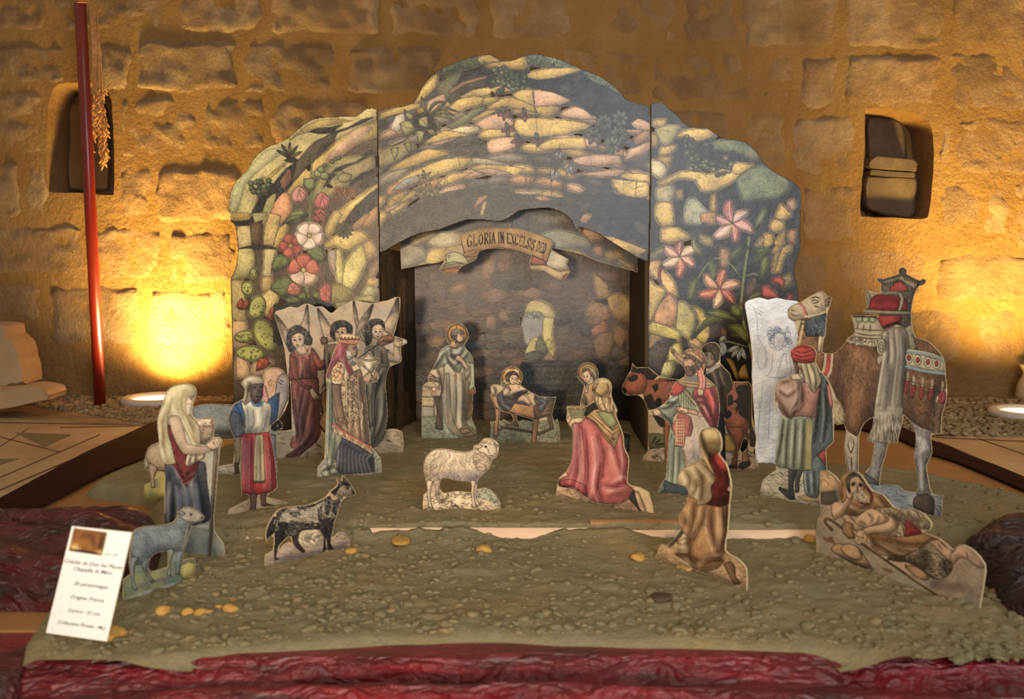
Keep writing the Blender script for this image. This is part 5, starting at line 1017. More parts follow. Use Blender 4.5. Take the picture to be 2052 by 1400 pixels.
a.P('head', SKN, [(420,190),(505,205),(513,245),(508,275),(450,290),(425,260)], vol=.25, ink=.6); a.P('beard', (112,94,74),[(440,260),(470,290),(505,268),(512,285),(498,318),(460,325),(432,300)], vol=.5); a.P('hair', (120,104,84),[(380,200),(400,165),(450,150),(510,170),(525,200),(500,205),(450,200),(440,250),(410,265),(385,240)], vol=.5)
a.curls('hair', 40,3.5,[(50,40,32),(160,144,116)], .7); a.curls('beard', 20,3,[(50,40,32),(170,150,120)], .6); a.L([(478,225),(500,222)], w=1.6, a=.9); a.L([(474,212),(502,208)], w=1.4, a=.8); a.L([(508,225),(520,250),(505,256)],[(495,275),(508,272)], w=1.3, a=.9)
a.L([(395,605),(420,590),(440,620),(410,640),(395,620)],[(425,600),(425,720)],[(440,620),(440,680)], w=1.8, col=(140,80,60))
card('joseph_cutout', 'paper cutout of a haloed bearded man in pale green mantle at a low wall', 'cutout figure', a, [(78,1297),(86,745),(110,718),(155,693),(138,660),(165,598),(215,520),(250,430),(275,370),(330,330),(366,312),(338,260),(332,190),(362,125),(440,93),(515,112),(556,170),(564,225),(545,285),(520,325),(570,390),(605,440),(618,520),(625,740),(642,800),(608,840),(612,960),(598,1080),(640,1180),(642,1290),(400,1302)])
# manger with child
a = new(830,630, SC, (780,535,1515,1360), seed=3)
base_grass(a, [(790,1105),(870,1120),(920,1085),(1000,1130),(1130,1090),(1240,1130),(1480,1080),(1500,1150),(1510,1355),(850,1330),(790,1285)],260,(140,138,106))
WD = (176,124,76); WDD = (112,78,50)
a.P('leg', WDD, [(1000,1015),(1040,1030),(1085,1160),(1040,1160)], sm=1); a.P('leg', WDD, [(1385,1035),(1420,1040),(1450,1175),(1410,1180)], sm=1); a.P('leg', WDD, [(1260,1235),(1440,1175),(1450,1190),(1260,1265)], sm=1); a.P('leg', WDD, [(900,1160),(1260,1215),(1260,1235),(900,1180)], sm=1); a.P('leg', (150,110,74),[(870,1190),(1050,1110),(1055,1125),(880,1210)], sm=1)
a.P('straw', (90,92,88),[(1060,850),(1250,840),(1460,860),(1400,950),(1240,960),(1040,920)]); a.grass([(1150,840),(1460,840),(1400,920),(1100,900)],60,((196,170,120),(60,60,56),(120,116,96)),8)
a.P('pillow', (206,178,132),[(795,755),(830,725),(900,735),(960,760),(900,870),(820,830)], vol=.4); a.G([(830,750),(850,800),(840,830)], w=8)
a.P('trough', (190,132,78),[(790,840),(860,850),(1040,920),(1240,955),(1260,1085),(850,970)], sm=1, vol=.25); a.P('trough', (110,84,60),[(1240,955),(1475,860),(1430,1035),(1260,1085)], sm=1, vol=.35); a.fur('trough', 90,14,-.35,[(80,56,36),(210,160,104)], .35); a.L([(1240,955),(1260,1085)],[(790,840),(850,970),(1260,1085),(1430,1035)], w=1.8, sm=1)
a.P('leg', WD, [(845,975),(885,985),(868,1265),(825,1262)], sm=1, vol=.35); a.P('leg', (150,104,64),[(1240,1085),(1290,1080),(1265,1340),(1215,1345)], sm=1, vol=.4)
halo(a, 1016,650,114,108)
for t in (-2.3,-2.0,-1.1,-.8, .5, .8,2.3,2.6): a.L([(1016+70*math.cos(t),650+66*math.sin(t)),(1016+104*math.cos(t),650+98*math.sin(t))], w=2.6, col=(226,206,160), a=.9)
a.P('child', SKN, [(960,740),(1010,720),(1080,725),(1140,760),(1180,790),(1150,810),(1060,810),(1010,840),(930,820),(940,780)], vol=.35)
a.P('child', SKN, [(1170,830),(1230,812),(1255,840),(1250,890),(1280,940),(1230,945),(1200,880)], vol=.4); a.P('child', SKN, [(1060,860),(1120,830),(1170,860),(1220,920),(1200,945),(1130,900),(1080,910)], vol=.4); a.P('child', SKN, [(905,850),(930,780),(985,745),(1000,800),(960,840),(925,862)], vol=.4)
a.P('cloth', (110,112,116),[(860,840),(920,790),(930,860),(1010,840),(1080,810),(1180,800),(1120,830),(1040,920),(1000,990),(940,990),(880,950)], vol=.5); a.P('cloth', (104,108,114),[(1260,850),(1330,880),(1390,900),(1360,970),(1310,1025),(1290,960),(1340,920),(1260,880)], vol=.5); a.G([(880,850),(900,930),(960,985)],[(920,850),(960,920),(1010,940)],[(960,860),(1020,880),(1090,840)],[(1010,845),(1080,825),(1160,805)], w=10, d=.55)
a.L([(960,770),(985,745)],[(975,780),(1000,760)],[(985,790),(1000,780)], w=1.6, a=.8); a.L([(1050,815),(1120,790),(1170,790)],[(1080,745),(1095,770)], w=1.4)
a.face('face', 1032,670,48,56, .35, .1,(220,176,134)); a.P('hair', (76,58,42),[(955,690),(945,640),(980,600),(1040,590),(1085,630),(1085,660),(1060,630),(1010,630),(990,670),(985,700)], vol=.5); a.curls('hair', 45,3.5,[(30,22,16),(140,112,78)], .7)
card('manger_cutout', 'paper cutout of a haloed child lying in a wooden trough manger on trestle legs', 'cutout figure', a, [(790,1290),(800,1180),(788,1110),(850,1105),(846,985),(788,840),(800,815),(793,755),(830,722),(900,735),(903,650),(925,585),(975,548),(1030,540),(1090,565),(1128,630),(1120,700),(1105,730),(1185,790),(1255,825),(1300,850),(1478,858),(1432,1040),(1460,1110),(1490,1080),(1510,1180),(1512,1355),(1200,1350),(850,1335)],
     holes=[[(892,1000),(1000,1030),(1030,1095),(1000,1128),(930,1090),(888,1120)],[(1060,1040),(1235,1090),(1230,1125),(1140,1095),(1075,1120)]])
# praying Mary behind
SE = .25
a = new(1090,700, SE, (270,95,640,780), seed=4)
halo(a, 352,188,85,84); a.P('veil', (206,180,136),[(310,160),(340,138),(390,150),(420,190),(425,250),(470,300),(600,470),(590,760),(420,760),(340,560),(300,430),(310,330),(350,280)], vol=.4); a.P('robe', (196,150,96),[(350,290),(400,260),(420,330),(400,450),(370,620),(300,430),(300,350)], vol=.4); a.G([(390,200),(410,260),(440,360)],[(320,360),(340,420),(330,460)],[(300,380),(320,430),(345,450)], w=9, d=.5)
a.face('face', 342,218,36,46,-.5,-.15,(222,182,138)); a.P('hair', (128,92,56),[(302,200),(310,165),(350,150),(385,180),(395,220),(375,210),(350,172),(318,185)], vol=.5, ink=.5); a.fur('hair', 40,9, .9,[(70,46,26),(190,150,96)], .6)
a.P('hand', SKN, [(318,262),(335,280),(355,300),(350,345),(330,350),(322,310)], vol=.3); a.L([(325,270),(338,320)],[(332,275),(345,330)], w=1.2)
a.P('bucket', (100,104,108),[(620,670),(690,670),(685,830),(640,830)], vol=.4)
card('mary_cutout', 'paper cutout of a praying veiled woman with gold halo behind the pink kneeling woman', 'cutout figure', a, [(300,760),(290,440),(300,380),(322,285),(280,245),(268,190),(290,130),(350,103),(410,125),(438,190),(432,240),(470,290),(580,450),(590,760)],((300,742),(590,742)))
# grey bucket behind the pink woman
a = new(1090,700, SE, (610,645,705,845),(110,112,114), seed=5); a.parts[0] = 'pail_side'
a.P('pail_side', (96,100,108),[(612,670),(692,690),(682,835),(625,820)], sm=1, vol=.4); a.E('pail_rim', (150,148,140),655,682,38,16, vol=.2, lw=2); a.E('pail_rim', (60,58,56),655,684,30,10, vol=.1); a.L([(640,710),(655,820)],[(676,700),(672,830)], w=2, a=.6)
card('pail_cutout', 'small grey paper pail standing behind the skirt of the pink kneeling woman', 'cutout figure', a, [(622,836),(612,672),(640,660),(692,676),(697,700),(684,838)])
# kneeling woman in pink
a = new(1090,700, SE, (88,225,885,1345),(206,172,126), seed=6)
a.P('painted_ground', (186,146,104),[(88,1150),(240,1120),(330,1190),(620,1240),(700,1190),(800,1320),(880,1345),(700,1330),(480,1260),(88,1200)], ink=.3, vol=.2); a.fur('painted_ground', 120,12, .25,[(70,52,38),(110,84,60)], .55,1.2, .4, .3); a.blot('painted_ground', [(96,80,66),(200,150,110)],20,12, .3); a.L([(120,1160),(240,1200),(260,1220)],[(340,1220),(460,1250),(600,1255)],[(620,1290),(760,1330)], w=4, a=.5, soft=3)
PK = (206,108,96)
a.P('skirt', PK, [(240,590),(330,540),(420,590),(560,760),(610,640),(650,760),(675,900),(670,1000),(655,1070),(715,1130),(690,1180),(620,1230),(560,1240),(490,1232),(400,1215),(330,1165),(240,1115),(130,1090),(120,1050),(205,1010),(180,970),(225,870),(235,700)], vol=.42, r=12)
a.P('skirt', (196,84,80),[(120,1060),(210,1040),(330,1090),(350,1165),(300,1145),(240,1100),(140,1092)], vol=.5)
for g in ([(262,600),(262,760),(235,930),(215,1020)],[(285,600),(290,780),(270,960),(240,1080)],[(300,600),(320,800),(330,980),(290,1140)],[(330,640),(350,830),(355,1010),(330,1150)],[(420,700),(445,860),(440,1040),(405,1200)],[(440,680),(480,840),(470,1020)],[(455,920),(430,1080),(470,1225)],[(560,760),(600,900),(650,1030)],[(640,700),(665,900),(655,1060)],[(480,1080),(580,1100),(700,1090)],[(520,1180),(600,1150),(705,1130)],[(560,1100),(630,1060),(660,1070)]): a.G(g, w=13, d=.38, col=(110,36,44))
for g in ([(380,680),(390,900),(380,1100)],[(300,700),(310,860)],[(520,820),(560,960),(600,1040)]): a.L(g, w=9, soft=9, col=(236,150,132), a=.35)
a.P('foot', (70,60,58),[(680,1190),(720,1130),(760,1240),(790,1320),(740,1260)], vol=.3); a.P('foot', (196,156,116),[(725,1150),(755,1140),(780,1200),(815,1290),(800,1322),(760,1260)], vol=.4)
a.P('casket', (126,122,84),[(185,460),(230,455),(330,460),(345,470),(330,545),(240,560),(220,540)], sm=1, vol=.3); a.P('casket', (190,150,96),[(180,455),(340,460),(335,475),(185,475)], sm=1, vol=.2); a.L([(250,470),(250,552)],[(295,472),(292,550)],[(185,470),(222,548)],[(225,552),(330,538)], w=3.4, col=(190,156,104), sm=1, taper=False); a.L([(250,470),(250,552)],[(295,472),(292,550)], w=1, sm=1)
a.P('hand', SKN, [(185,500),(205,510),(220,560),(215,590),(190,585),(178,550)], vol=.3); a.L([(188,520),(200,545)],[(184,535),(196,560)], w=1.3); a.P('sleeve', (206,176,130),[(200,600),(225,555),(330,545),(300,585),(235,595),(225,630)], vol=.3)
a.P('shawl', (60,54,48),[(325,520),(370,440),(420,430),(430,480),(350,560)], vol=.2)
a.P('shawl', (196,152,98),[(330,545),(400,485),(440,480),(540,490),(610,630),(585,740),(565,790),(480,700),(420,590)], vol=.35); a.P('shawl', (146,150,96),[(420,500),(530,490),(590,590),(548,640),(470,560)], sm=1, vol=.35); a.L([(370,520),(450,590),(550,685),(600,650)],[(350,545),(440,620),(560,770)],[(390,500),(548,650),(600,610)], w=2.2, a=.7, sm=1, col=(90,56,34)); a.L([(360,560),(470,660),(560,740)], w=6, a=.35, soft=5, col=(120,80,44)); a.L([(556,690),(548,712),(560,724),(566,705)], w=2)
a.P('hair', (204,172,120),[(390,300),(400,350),(420,380),(480,380),(530,390),(555,450),(560,500),(520,510),(480,495),(450,490),(420,440),(390,360)], vol=.5)
for k in range(16): x = 400+k*9; a.L([(x, 370),(x+a.r.uniform(-8,20),420),(x+a.r.uniform(-5,20),450),(x+a.r.uniform(0,30),495)], w=1.8, col=[(120,84,50),(90,62,40),(232,206,160)][k % 3], a=.7, inn='hair')
a.E('halo', (206,172,112),475,305,66,78,-.15, vol=.15); a.E('halo', (198,160,100),462,308,58,64,-.2, vol=.45)
for k in range(22): t = -1.5+k*.11; a.L([(475+56*math.cos(t),305+66*math.sin(t)),(475+66*math.cos(t),305+78*math.sin(t))], w=1.4, a=.6)
a.P('hair', (150,112,70),[(385,300),(410,262),(450,250),(425,290),(410,340)], vol=.4, ink=.5); a.curls('hair', 20,4,[(110,76,44),(230,200,150)], .5); a.L([(480,350),(510,350),(526,320)], w=9, soft=9, a=.4, col=(110,78,44)); a.L([(415,260),(470,250),(515,262)], w=6, soft=6, a=.6, col=(240,220,176))
card('pink_woman_cutout', 'paper cutout of a kneeling woman in a pink skirt holding a small casket', 'cutout figure', a, [(92,1195),(100,1130),(120,1030),(180,975),(225,870),(230,700),(225,635),(200,605),(178,555),(185,505),(182,455),(215,450),(320,455),(385,430),(400,380),(380,320),(385,290),(420,240),(470,227),(520,250),(540,300),(535,360),(555,430),(585,490),(570,520),(610,620),(635,700),(640,780),(675,860),(678,920),(665,1060),(700,1090),(835,1140),(880,1335),(800,1335),(640,1315),(480,1270),(300,1225)],((92,1195),(880,1335)))
# left angels card
SB = 300/1077.
a = new(540,590, SB, (25,15,990,1205),(188,160,124), seed=11); a.parts[0] = 'painted_sky'
a.blot('painted_sky', [(128,142,146),(140,148,146)],26,16, .4); a.blot('painted_sky', [(206,174,136),(200,170,134)],16,14, .4)
a.P('painted_ground', (170,148,112),[(40,1010),(180,990),(400,1010),(700,980),(960,970),(960,1145),(40,1200)], ink=.3, vol=.15, sm=2); a.fur('painted_ground', 170,13, .05,[(80,66,50),(110,92,70)], .55,1.1, .3, .2)
def wing(a, pts, n=6, col=(180,152,116)):
    P = np.array(pts, float); a.P('wing', col, P, vol=.3, sm=3); tip, root0, root1 = P[0], P[1], P[-1]
    for k in range(n): s = k/(n-1.); r = root0*(1-s)+root1*s; m_ = tip*(.5)+r*.5+(r-tip)[::-1]*np.array([.05,-.05]); a.L([tip*.98+r*.02+(r-tip)*.1*s, m_, r], w=1., a=.55)
    a.curls('wing', 16,3,[(100,80,60),(210,180,140)], .4,1,[tuple(root0), tuple((root0+tip)/2), tuple((root1+tip)/2), tuple(root1)])
wing(a, [(35,140),(130,260),(140,390),(100,300)]); wing(a, [(272,70),(285,290),(225,240),(250,170)]); wing(a, [(347,100),(450,250),(470,330),(400,330),(365,200)]); wing(a, [(606,45),(640,200),(700,340),(660,320),(610,160)]); wing(a, [(745,70),(700,200),(620,300),(640,210)],7); wing(a, [(925,22),(930,140),(880,290),(810,240),(860,160)],11)
# red robed angel
RB_ = (158,74,58)
a.P('robe', RB_, [(160,620),(240,600),(345,605),(355,760),(365,960),(350,1040),(260,1120),(190,1180),(110,1180),(125,1150),(190,1110),(150,1090),(165,1030),(200,1000),(175,850)], vol=.45)
a.G([(210,660),(220,860),(200,1060)],[(250,680),(230,850),(250,1030),(180,1130)],[(290,700),(250,900),(240,1060)],[(330,780),(300,950),(260,1080)],[(340,900),(290,1040),(180,1150)],[(180,760),(200,900),(215,1050)], w=11, d=.45, col=(60,22,20)); a.L([(110,1170),(200,1150),(300,1090),(350,1020)], w=1.6)
a.P('bodice', RB_, [(150,440),(190,400),(230,440),(290,380),(330,420),(340,540),(335,605),(240,600),(135,620),(150,520)], vol=.4); a.P('sleeve', (164,80,62),[(300,390),(340,430),(370,490),(405,460),(405,520),(350,540),(320,480)], vol=.45); a.P('sleeve', (164,80,62),[(150,440),(195,460),(205,580),(250,640),(305,660),(290,690),(220,650),(160,570)], vol=.45)
a.G([(240,450),(250,530),(235,600)],[(290,420),(290,520),(300,600)],[(265,460),(275,590)], w=8, d=.4, col=(60,22,20)); a.L([(140,615),(240,605),(340,606)], w=2); a.L([(190,405),(222,440),(288,418),(290,380)], w=4.5, col=(176,150,116), sm=1, taper=False); a.L([(190,405),(222,442),(290,420)], w=1, sm=1)
a.P('hand', (186,152,116),[(290,690),(310,670),(345,720),(360,745),(330,760),(305,740)], vol=.3); a.L([(310,735),(325,765)],[(325,730),(340,765)],[(340,730),(352,762)], w=1.5); a.L([(290,768),(415,775)], w=5, col=(120,70,44), taper=False); a.L([(290,766),(415,772)], w=1.2, sm=1)
a.face('face', 205,325,50,62,-.3,-.12,(196,164,128)); a.P('neck', (186,152,116),[(185,385),(250,370),(270,420),(222,436)], vol=.3, ink=.4); a.P('hair', (78,66,56),[(125,290),(160,240),(210,225),(260,250),(290,300),(305,330),(290,360),(250,350),(255,300),(210,275),(165,300),(160,350),(195,395),(150,410),(130,360)], vol=.5); a.curls('hair', 70,5,[(36,28,24),(140,122,100)], .6,1.3)
# harp / cello
a.P('cello', (140,100,66),[(395,330),(415,310),(420,600),(400,620)], vol=.4, sm=2); a.P('cello', (150,106,66),[(370,720),(410,680),(420,980),(395,985),(355,930),(380,860),(360,790)], vol=.4); a.L([(378,700),(370,780),(385,850),(355,920),(400,985)],[(370,690),(420,600)], w=3); a.E('cello', (120,84,56),395,330,22,24, lw=2); a.L([(400,815),(405,830),(396,838)], w=2)
# middle angel
a.P('middle_robe', (120,100,80),[(400,400),(470,360),(560,420),(560,700),(410,700)], vol=.4); a.G([(430,430),(440,600)],[(470,420),(470,640)], w=8)
a.face('face', 512,272,46,58,-.3, .1,(190,156,118)); a.P('hair', (58,48,42),[(440,250),(470,205),(530,190),(590,230),(590,280),(560,270),(550,235),(500,240),(470,280),(475,330),(440,300)], vol=.5); a.curls('hair', 60,5,[(26,20,18),(120,104,86)], .6,1.3,[(430,180),(610,180),(610,360),(430,360)])
# violin angel
DR = (140,126,96)
a.P('grey_robe', DR, [(690,400),(740,370),(800,370),(850,420),(850,520),(830,640),(850,860),(830,1010),(770,1090),(720,1110),(700,960),(690,700)], vol=.45)
a.G([(720,400),(715,500)],[(750,390),(755,510)],[(780,390),(790,510)],[(805,400),(815,500)],[(820,560),(770,700),(720,960)],[(800,580),(740,760)],[(835,700),(820,900),(740,1090)],[(780,760),(760,950),(730,1080)],[(690,600),(700,800),(720,970)], w=9, d=.5)
a.P('sash', (150,134,104),[(780,510),(850,490),(860,520),(800,530),(760,700),(755,940),(720,950),(715,800),(750,600)], vol=.45); a.L([(770,560),(735,760),(740,940)], w=1.5)
a.P('arm', (186,156,118),[(850,400),(890,440),(900,370),(930,380),(948,460),(930,490),(880,480),(850,470)], vol=.4)
a.face('face', 775,268,42,58, .35,0., (198,166,126)); a.P('neck', (186,152,116),[(735,310),(780,325),(785,370),(735,370)], vol=.3, ink=.4); a.P('hair', (62,52,46),[(690,330),(685,250),(720,195),(780,178),(825,210),(830,250),(800,215),(750,225),(735,270),(735,330),(700,365)], vol=.5); a.curls('hair', 70,5,[(26,20,18),(130,112,92)], .6,1.3,[(670,160),(850,160),(850,380),(670,380)])
a.P('violin', (156,98,56),[(770,350),(800,310),(850,295),(895,300),(890,330),(850,350),(800,368)], vol=.45); a.L([(800,340),(960,325)], w=3, a=.9); a.L([(620,470),(720,400),(850,310)], w=2.2); a.L([(815,330),(830,325)],[(850,335),(860,322)], w=2); a.P('hand', (196,164,124),[(900,310),(940,320),(960,345),(930,380),(900,360)], vol=.3); a.L([(905,320),(925,345)],[(915,315),(938,342)],[(928,315),(948,340)], w=1.4); a.P('violin', (214,206,196),[(955,335),(985,330),(985,350),(958,350)], ink=.6)
a.L([(255,1145),(270,1185),(280,1130)],[(330,1070),(380,1105)],[(840,1050),(880,1055)], w=2)
card('angel_trio_cutout', 'wide paper cutout of three winged angel musicians one in red under a cloudy sky', 'cutout figure', a, [(50,1200),(45,1000),(60,980),(160,970),(150,640),(130,600),(110,400),(70,260),(35,150),(48,118),(100,105),(150,85),(200,95),(240,72),(285,66),(330,88),(380,85),(430,125),(455,130),(500,90),(560,60),(606,40),(680,55),(745,62),(800,50),(850,42),(905,18),(940,22),(938,120),(905,260),(890,295),(985,325),(988,352),(945,375),(952,470),(930,495),(860,525),(835,640),(852,860),(835,975),(880,965),(955,985),(960,1140)],((50,1200),(960,1143)), board=M_BOARD)
# left king with goblet
a = new(540,590, SB, (340,280,810,1340),(196,168,126), seed=12)
a.P('painted_ground', (150,144,124),[(345,1335),(350,1230),(400,1180),(740,1110),(800,1180),(805,1300)], ink=.3, vol=.15, sm=2); a.fur('painted_ground', 130,10, .1,[(50,48,46),(90,84,76),(206,180,140)], .6,1.2); a.grass([(730,1130),(800,1200),(800,1300),(740,1280)],60, inn='painted_ground')
a.P('skirt', (84,80,92),[(480,1060),(560,1020),(740,1150),(750,1270),(640,1285),(500,1285),(470,1180)], vol=.4, top=(70,66,76)); a.G(*[[(520+i*27,1070+i*14),(522+i*25,1180),(505+i*31,1275)] for i in range(9)], w=10, d=.6, col=(20,18,26), hi=.35)
GRK = (176,176,130)
a.P('train', GRK, [(420,600),(460,620),(470,900),(520,1030),(480,1130),(470,1230),(520,1290),(400,1310),(370,1280),(420,1220),(405,1100),(412,800)], vol=.45); a.G([(432,640),(430,900),(425,1180)],[(450,680),(450,950),(440,1170)],[(480,980),(465,1100),(445,1230),(390,1270)],[(420,1230),(440,1290),(500,1290)], w=9, d=.5, col=(40,50,44)); a.L([(400,1260),(470,1240),(510,1290)], w=8, soft=6, a=.5)
a.P('robe', (172,130,86),[(470,480),(540,470),(600,560),(650,540),(680,640),(700,820),(725,1090),(640,1040),(540,980),(480,920),(450,700)], vol=.5, top=(160,124,84))
a.G([(620,560),(640,800),(660,1040)],[(600,580),(600,800),(600,980)],[(650,600),(680,860),(700,1070)],[(570,600),(560,800),(560,960)], w=10, d=.45); a.fur('robe', 260,12,1.4,[(80,54,34),(220,184,130)], .5,1, .5, .4,[(500,560),(640,560),(640,960),(500,960)]); a.curls('robe', 90,3.5,[(70,46,30),(226,194,140)], .7,1.1,[(520,560),(610,560),(620,950),(520,930)])
a.L(*[[(662+4*math.sin(k*.8),780+k*11),(667+4*math.sin(k*.8),785+k*11)] for k in range(17)], w=3, col=(220,190,140)); a.L(*[[(545+k*.5,560+k*12),(550+k*.5,565+k*12)] for k in range(24)], w=2.8, col=(220,186,130), a=.8)
a.P('fringe', (186,150,100),[(455,925),(540,985),(640,1040),(728,1100),(740,1150),(640,1085),(540,1035),(455,980)], vol=.2, ink=.6); a.fur('fringe', 130,10,1.5,[(80,58,38),(226,196,140)], .7); a.L([(455,930),(540,990),(640,1045),(728,1105)], w=3.2, col=(190,72,70), a=.9, taper=False); a.L([(740,1160),(640,1090),(540,1040)], w=1.2)
a.P('arm', (150,112,80),[(445,640),(510,635),(520,760),(545,900),(530,925),(495,915),(480,840),(455,720)], vol=.5, top=(120,90,64)); a.hand('arm', 515,905,40,1.6,(160,118,84)); a.P('arm_band', (190,146,90),[(445,520),(500,480),(540,520),(520,640),(450,640)], vol=.4); a.curls('arm_band', 30,5,[(90,50,34),(230,200,150)], .8,1.3); a.L([(450,625),(485,640),(520,628)], w=3.5, col=(226,204,160)); a.L([(445,645),(520,645)], w=2)
a.P('head_cloth', (200,92,92),[(480,360),(520,345),(560,360),(550,440),(580,510),(600,570),(570,590),(540,500),(500,480),(460,520),(420,600),(410,560),(440,480),(470,420)], vol=.4); a.G([(500,370),(480,440),(430,540)],[(525,360),(510,440),(470,490)],[(545,370),(530,450),(575,560)],[(550,440),(560,500),(590,570)], w=8, d=.45, col=(110,30,40))
a.P('head', (150,116,88),[(560,370),(610,360),(632,400),(625,440),(620,490),(590,500),(560,470)], vol=.5); a.P('beard', (150,138,122),[(555,400),(580,410),(600,450),(625,440),(622,490),(600,510),(570,480),(552,440)], vol=.5, ink=.5); a.curls('beard', 40,4,[(60,52,46),(206,192,170)], .7); a.L([(598,395),(622,393)],[(594,383),(624,380)],[(630,400),(640,420),(626,428)],[(608,442),(628,440)], w=1.8, a=.95)
a.P('crown', (190,130,70),[(500,310),(530,320),(600,325),(655,315),(640,350),(580,358),(500,345)], vol=.3); a.P('crown', (206,170,116),[(495,300),(530,285),(600,290),(660,320),(600,326),(530,322)], vol=.2); 
for k in range(6): a.P('crown', (186,76,66),[(508+k*25,325),(520+k*25,300+k*1.5),(532+k*25,328)], sm=1, ink=.8); a.L([(505+k*25,342),(515+k*25,346)], w=4, col=(200,80,64))
a.P('arm', (176,140,104),[(670,610),(720,560),(760,570),(770,600),(700,640)], vol=.4); a.P('goblet', (186,164,122),[(665,465),(690,450),(715,415),(740,450),(780,460),(780,500),(750,540),(735,560),(750,600),(775,615),(720,625),(735,590),(715,545),(675,510)], vol=.5, lw=1.6, sm=3); a.L([(665,470),(720,480),(780,465)],[(665,462),(720,470),(780,458)], w=1.6); a.L([(700,490),(715,530)], w=6, soft=5, col=(236,224,186), a=.7); a.L([(750,490),(745,535)], w=6, soft=5, a=.4); a.hand('hand', 752,570,34, .2,(186,148,108))
a.L(*[[(720,1200),(735+k*6,1160-k*10)] for k in range(5)], w=1.2)
card('goblet_king_cutout', 'paper cutout of a crowned king in pink head cloth and brown robe raising a goblet', 'cutout figure', a, [(348,1335),(345,1240),(395,1180),(405,900),(412,660),(405,580),(440,480),(475,370),(500,345),(495,298),(530,283),(600,288),(662,318),(640,355),(640,420),(625,500),(650,530),(668,500),(662,462),(690,445),(716,405),(745,448),(785,458),(782,505),(755,545),(785,570),(775,625),(690,645),(705,820),(730,1090),(800,1175),(806,1300),(700,1305)],((350,1325),(806,1300)))
# African bearer with jar
SA = 360/1400.
a = new(270,750, SA, (715,-60,1205,1120),(196,170,130), seed=13)
a.P('painted_ground', (176,146,112),[(725,1110),(740,1050),(900,970),(1030,955),(1195,1005),(1190,1030),(960,1080)], ink=.3, vol=.15, sm=2); a.fur('painted_ground', 60,12,-.1,[(90,72,54),(120,120,84)], .5); a.P('painted_ground', (156,158,112),[(1030,965),(1180,1010),(1100,1030),(1020,1000)], ink=.2); a.blot('painted_ground', [(120,80,66),(206,170,130)],10,12, .4)
a.P('jar', (206,158,118),[(1000,200),(1000,80),(1020,-20),(1080,-50),(1150,-30),(1195,60),(1185,240),(1120,300),(1030,260)], vol=.4); a.L([(1070,60),(1060,90),(1040,70),(1060,40),(1080,60)], w=2, col=(120,70,44)); a.L([(1120,10),(1060,160)], w=4, soft=4, col=(150,100,66), a=.5)
a.P('arm', (150,136,130),[(1060,330),(1090,160),(1120,20),(1170,-10),(1200,60),(1190,200),(1130,330),(1100,380)], vol=.4); a.L([(1130,40),(1160,60)],[(1120,60),(1150,80)], w=2)
a.P('blouse', (70,104,146),[(730,350),(780,230),(860,200),(920,210),(1000,220),(1090,160),(1130,140),(1110,330),(1060,390),(850,360),(840,480)], vol=.4)
a.P('arm', (96,92,100),[(735,350),(770,280),(840,330),(850,440),(830,500),(780,490)], vol=.5); a.P('blouse', (62,96,140),[(780,235),(850,220),(860,420),(820,300)], vol=.4)
a.P('bodice', (206,192,158),[(830,220),(900,200),(960,250),(1010,200),(1060,240),(1060,330),(1050,400),(1040,450),(960,465),(860,470),(860,330)], vol=.35); a.G([(880,260),(890,380),(870,460)],[(920,270),(930,380),(900,450)],[(1000,260),(990,380),(940,455)],[(1040,270),(1020,380),(990,455)], w=12, d=.35, col=(60,70,80)); a.L([(910,205),(930,240),(985,242),(1000,205)], w=5, col=(74,110,146), taper=False)
a.P('skirt', (206,66,56),[(835,470),(950,460),(1050,455),(1080,600),(1105,870),(1095,900),(980,930),(840,925),(830,700)], vol=.4, r=12); a.blot('skirt', [(110,30,60),(120,30,50)],1,10, .1); a.L([(850,500),(845,700)], w=26, soft=30, col=(70,30,60), a=.55, inn='skirt')
a.G(*[[(870+i*17,500),(868+i*18,700),(858+i*21,905)] for i in range(4)], *[[(1010+i*16,490),(1030+i*17,700),(1035+i*17,890)] for i in range(4)], w=10, d=.35, col=(110,20,30))
a.P('apron', (196,174,120),[(940,475),(1000,470),(1010,700),(1015,840),(930,845),(930,700)], vol=.3); a.G([(955,480),(950,820)],[(975,480),(980,820)], w=8, d=.35); a.L(*[[(935+k*6,825),(935+k*6,846)] for k in range(13)], w=1.2)
a.P('leg', (110,80,64),[(890,930),(950,930),(940,1060),(890,1075),(905,1000)], vol=.4); a.P('leg', (110,80,64),[(985,930),(1030,920),(1020,1000),(1090,1020),(1000,1025),(985,1000)], vol=.4)
a.P('head', (92,76,70),[(905,70),(1000,60),(1005,130),(970,210),(930,225),(905,160)], vol=.4); a.L([(920,105),(950,102)],[(970,100),(995,98)], w=3, a=.9); a.L([(960,105),(962,140),(950,146)],[(940,172),(978,170)], w=2.2, a=.8); a.L([(950,112),(930,150)], w=7, soft=8, a=.25, col=(190,170,150))
a.P('head_cloth', (210,190,158),[(840,70),(870,30),(940,15),(1000,40),(1005,70),(920,75),(905,90),(900,200),(860,240),(840,190),(870,110)], vol=.4); a.P('head_cloth', (206,140,130),[(1000,80),(1020,100),(1045,200),(1030,225),(1000,190)], vol=.4); a.G([(880,60),(880,140),(865,220)],[(900,60),(890,130)], w=8, d=.4)
card('jar_bearer_cutout', 'paper cutout of a dark skinned jar bearer in white blouse and red skirt', 'cutout figure', a, [(722,1115),(740,1050),(890,975),(885,935),(835,930),(825,700),(835,490),(780,500),(730,350),(775,230),(850,190),(860,110),(832,75),(870,22),(940,10),(1000,35),(1020,-25),(1085,-55),(1155,-35),(1200,60),(1195,220),(1140,330),(1065,395),(1055,455),(1090,640),(1112,880),(1050,925),(1035,955),(1198,1000),(1192,1030),(960,1085)],((725,1108),(1195,1022)))
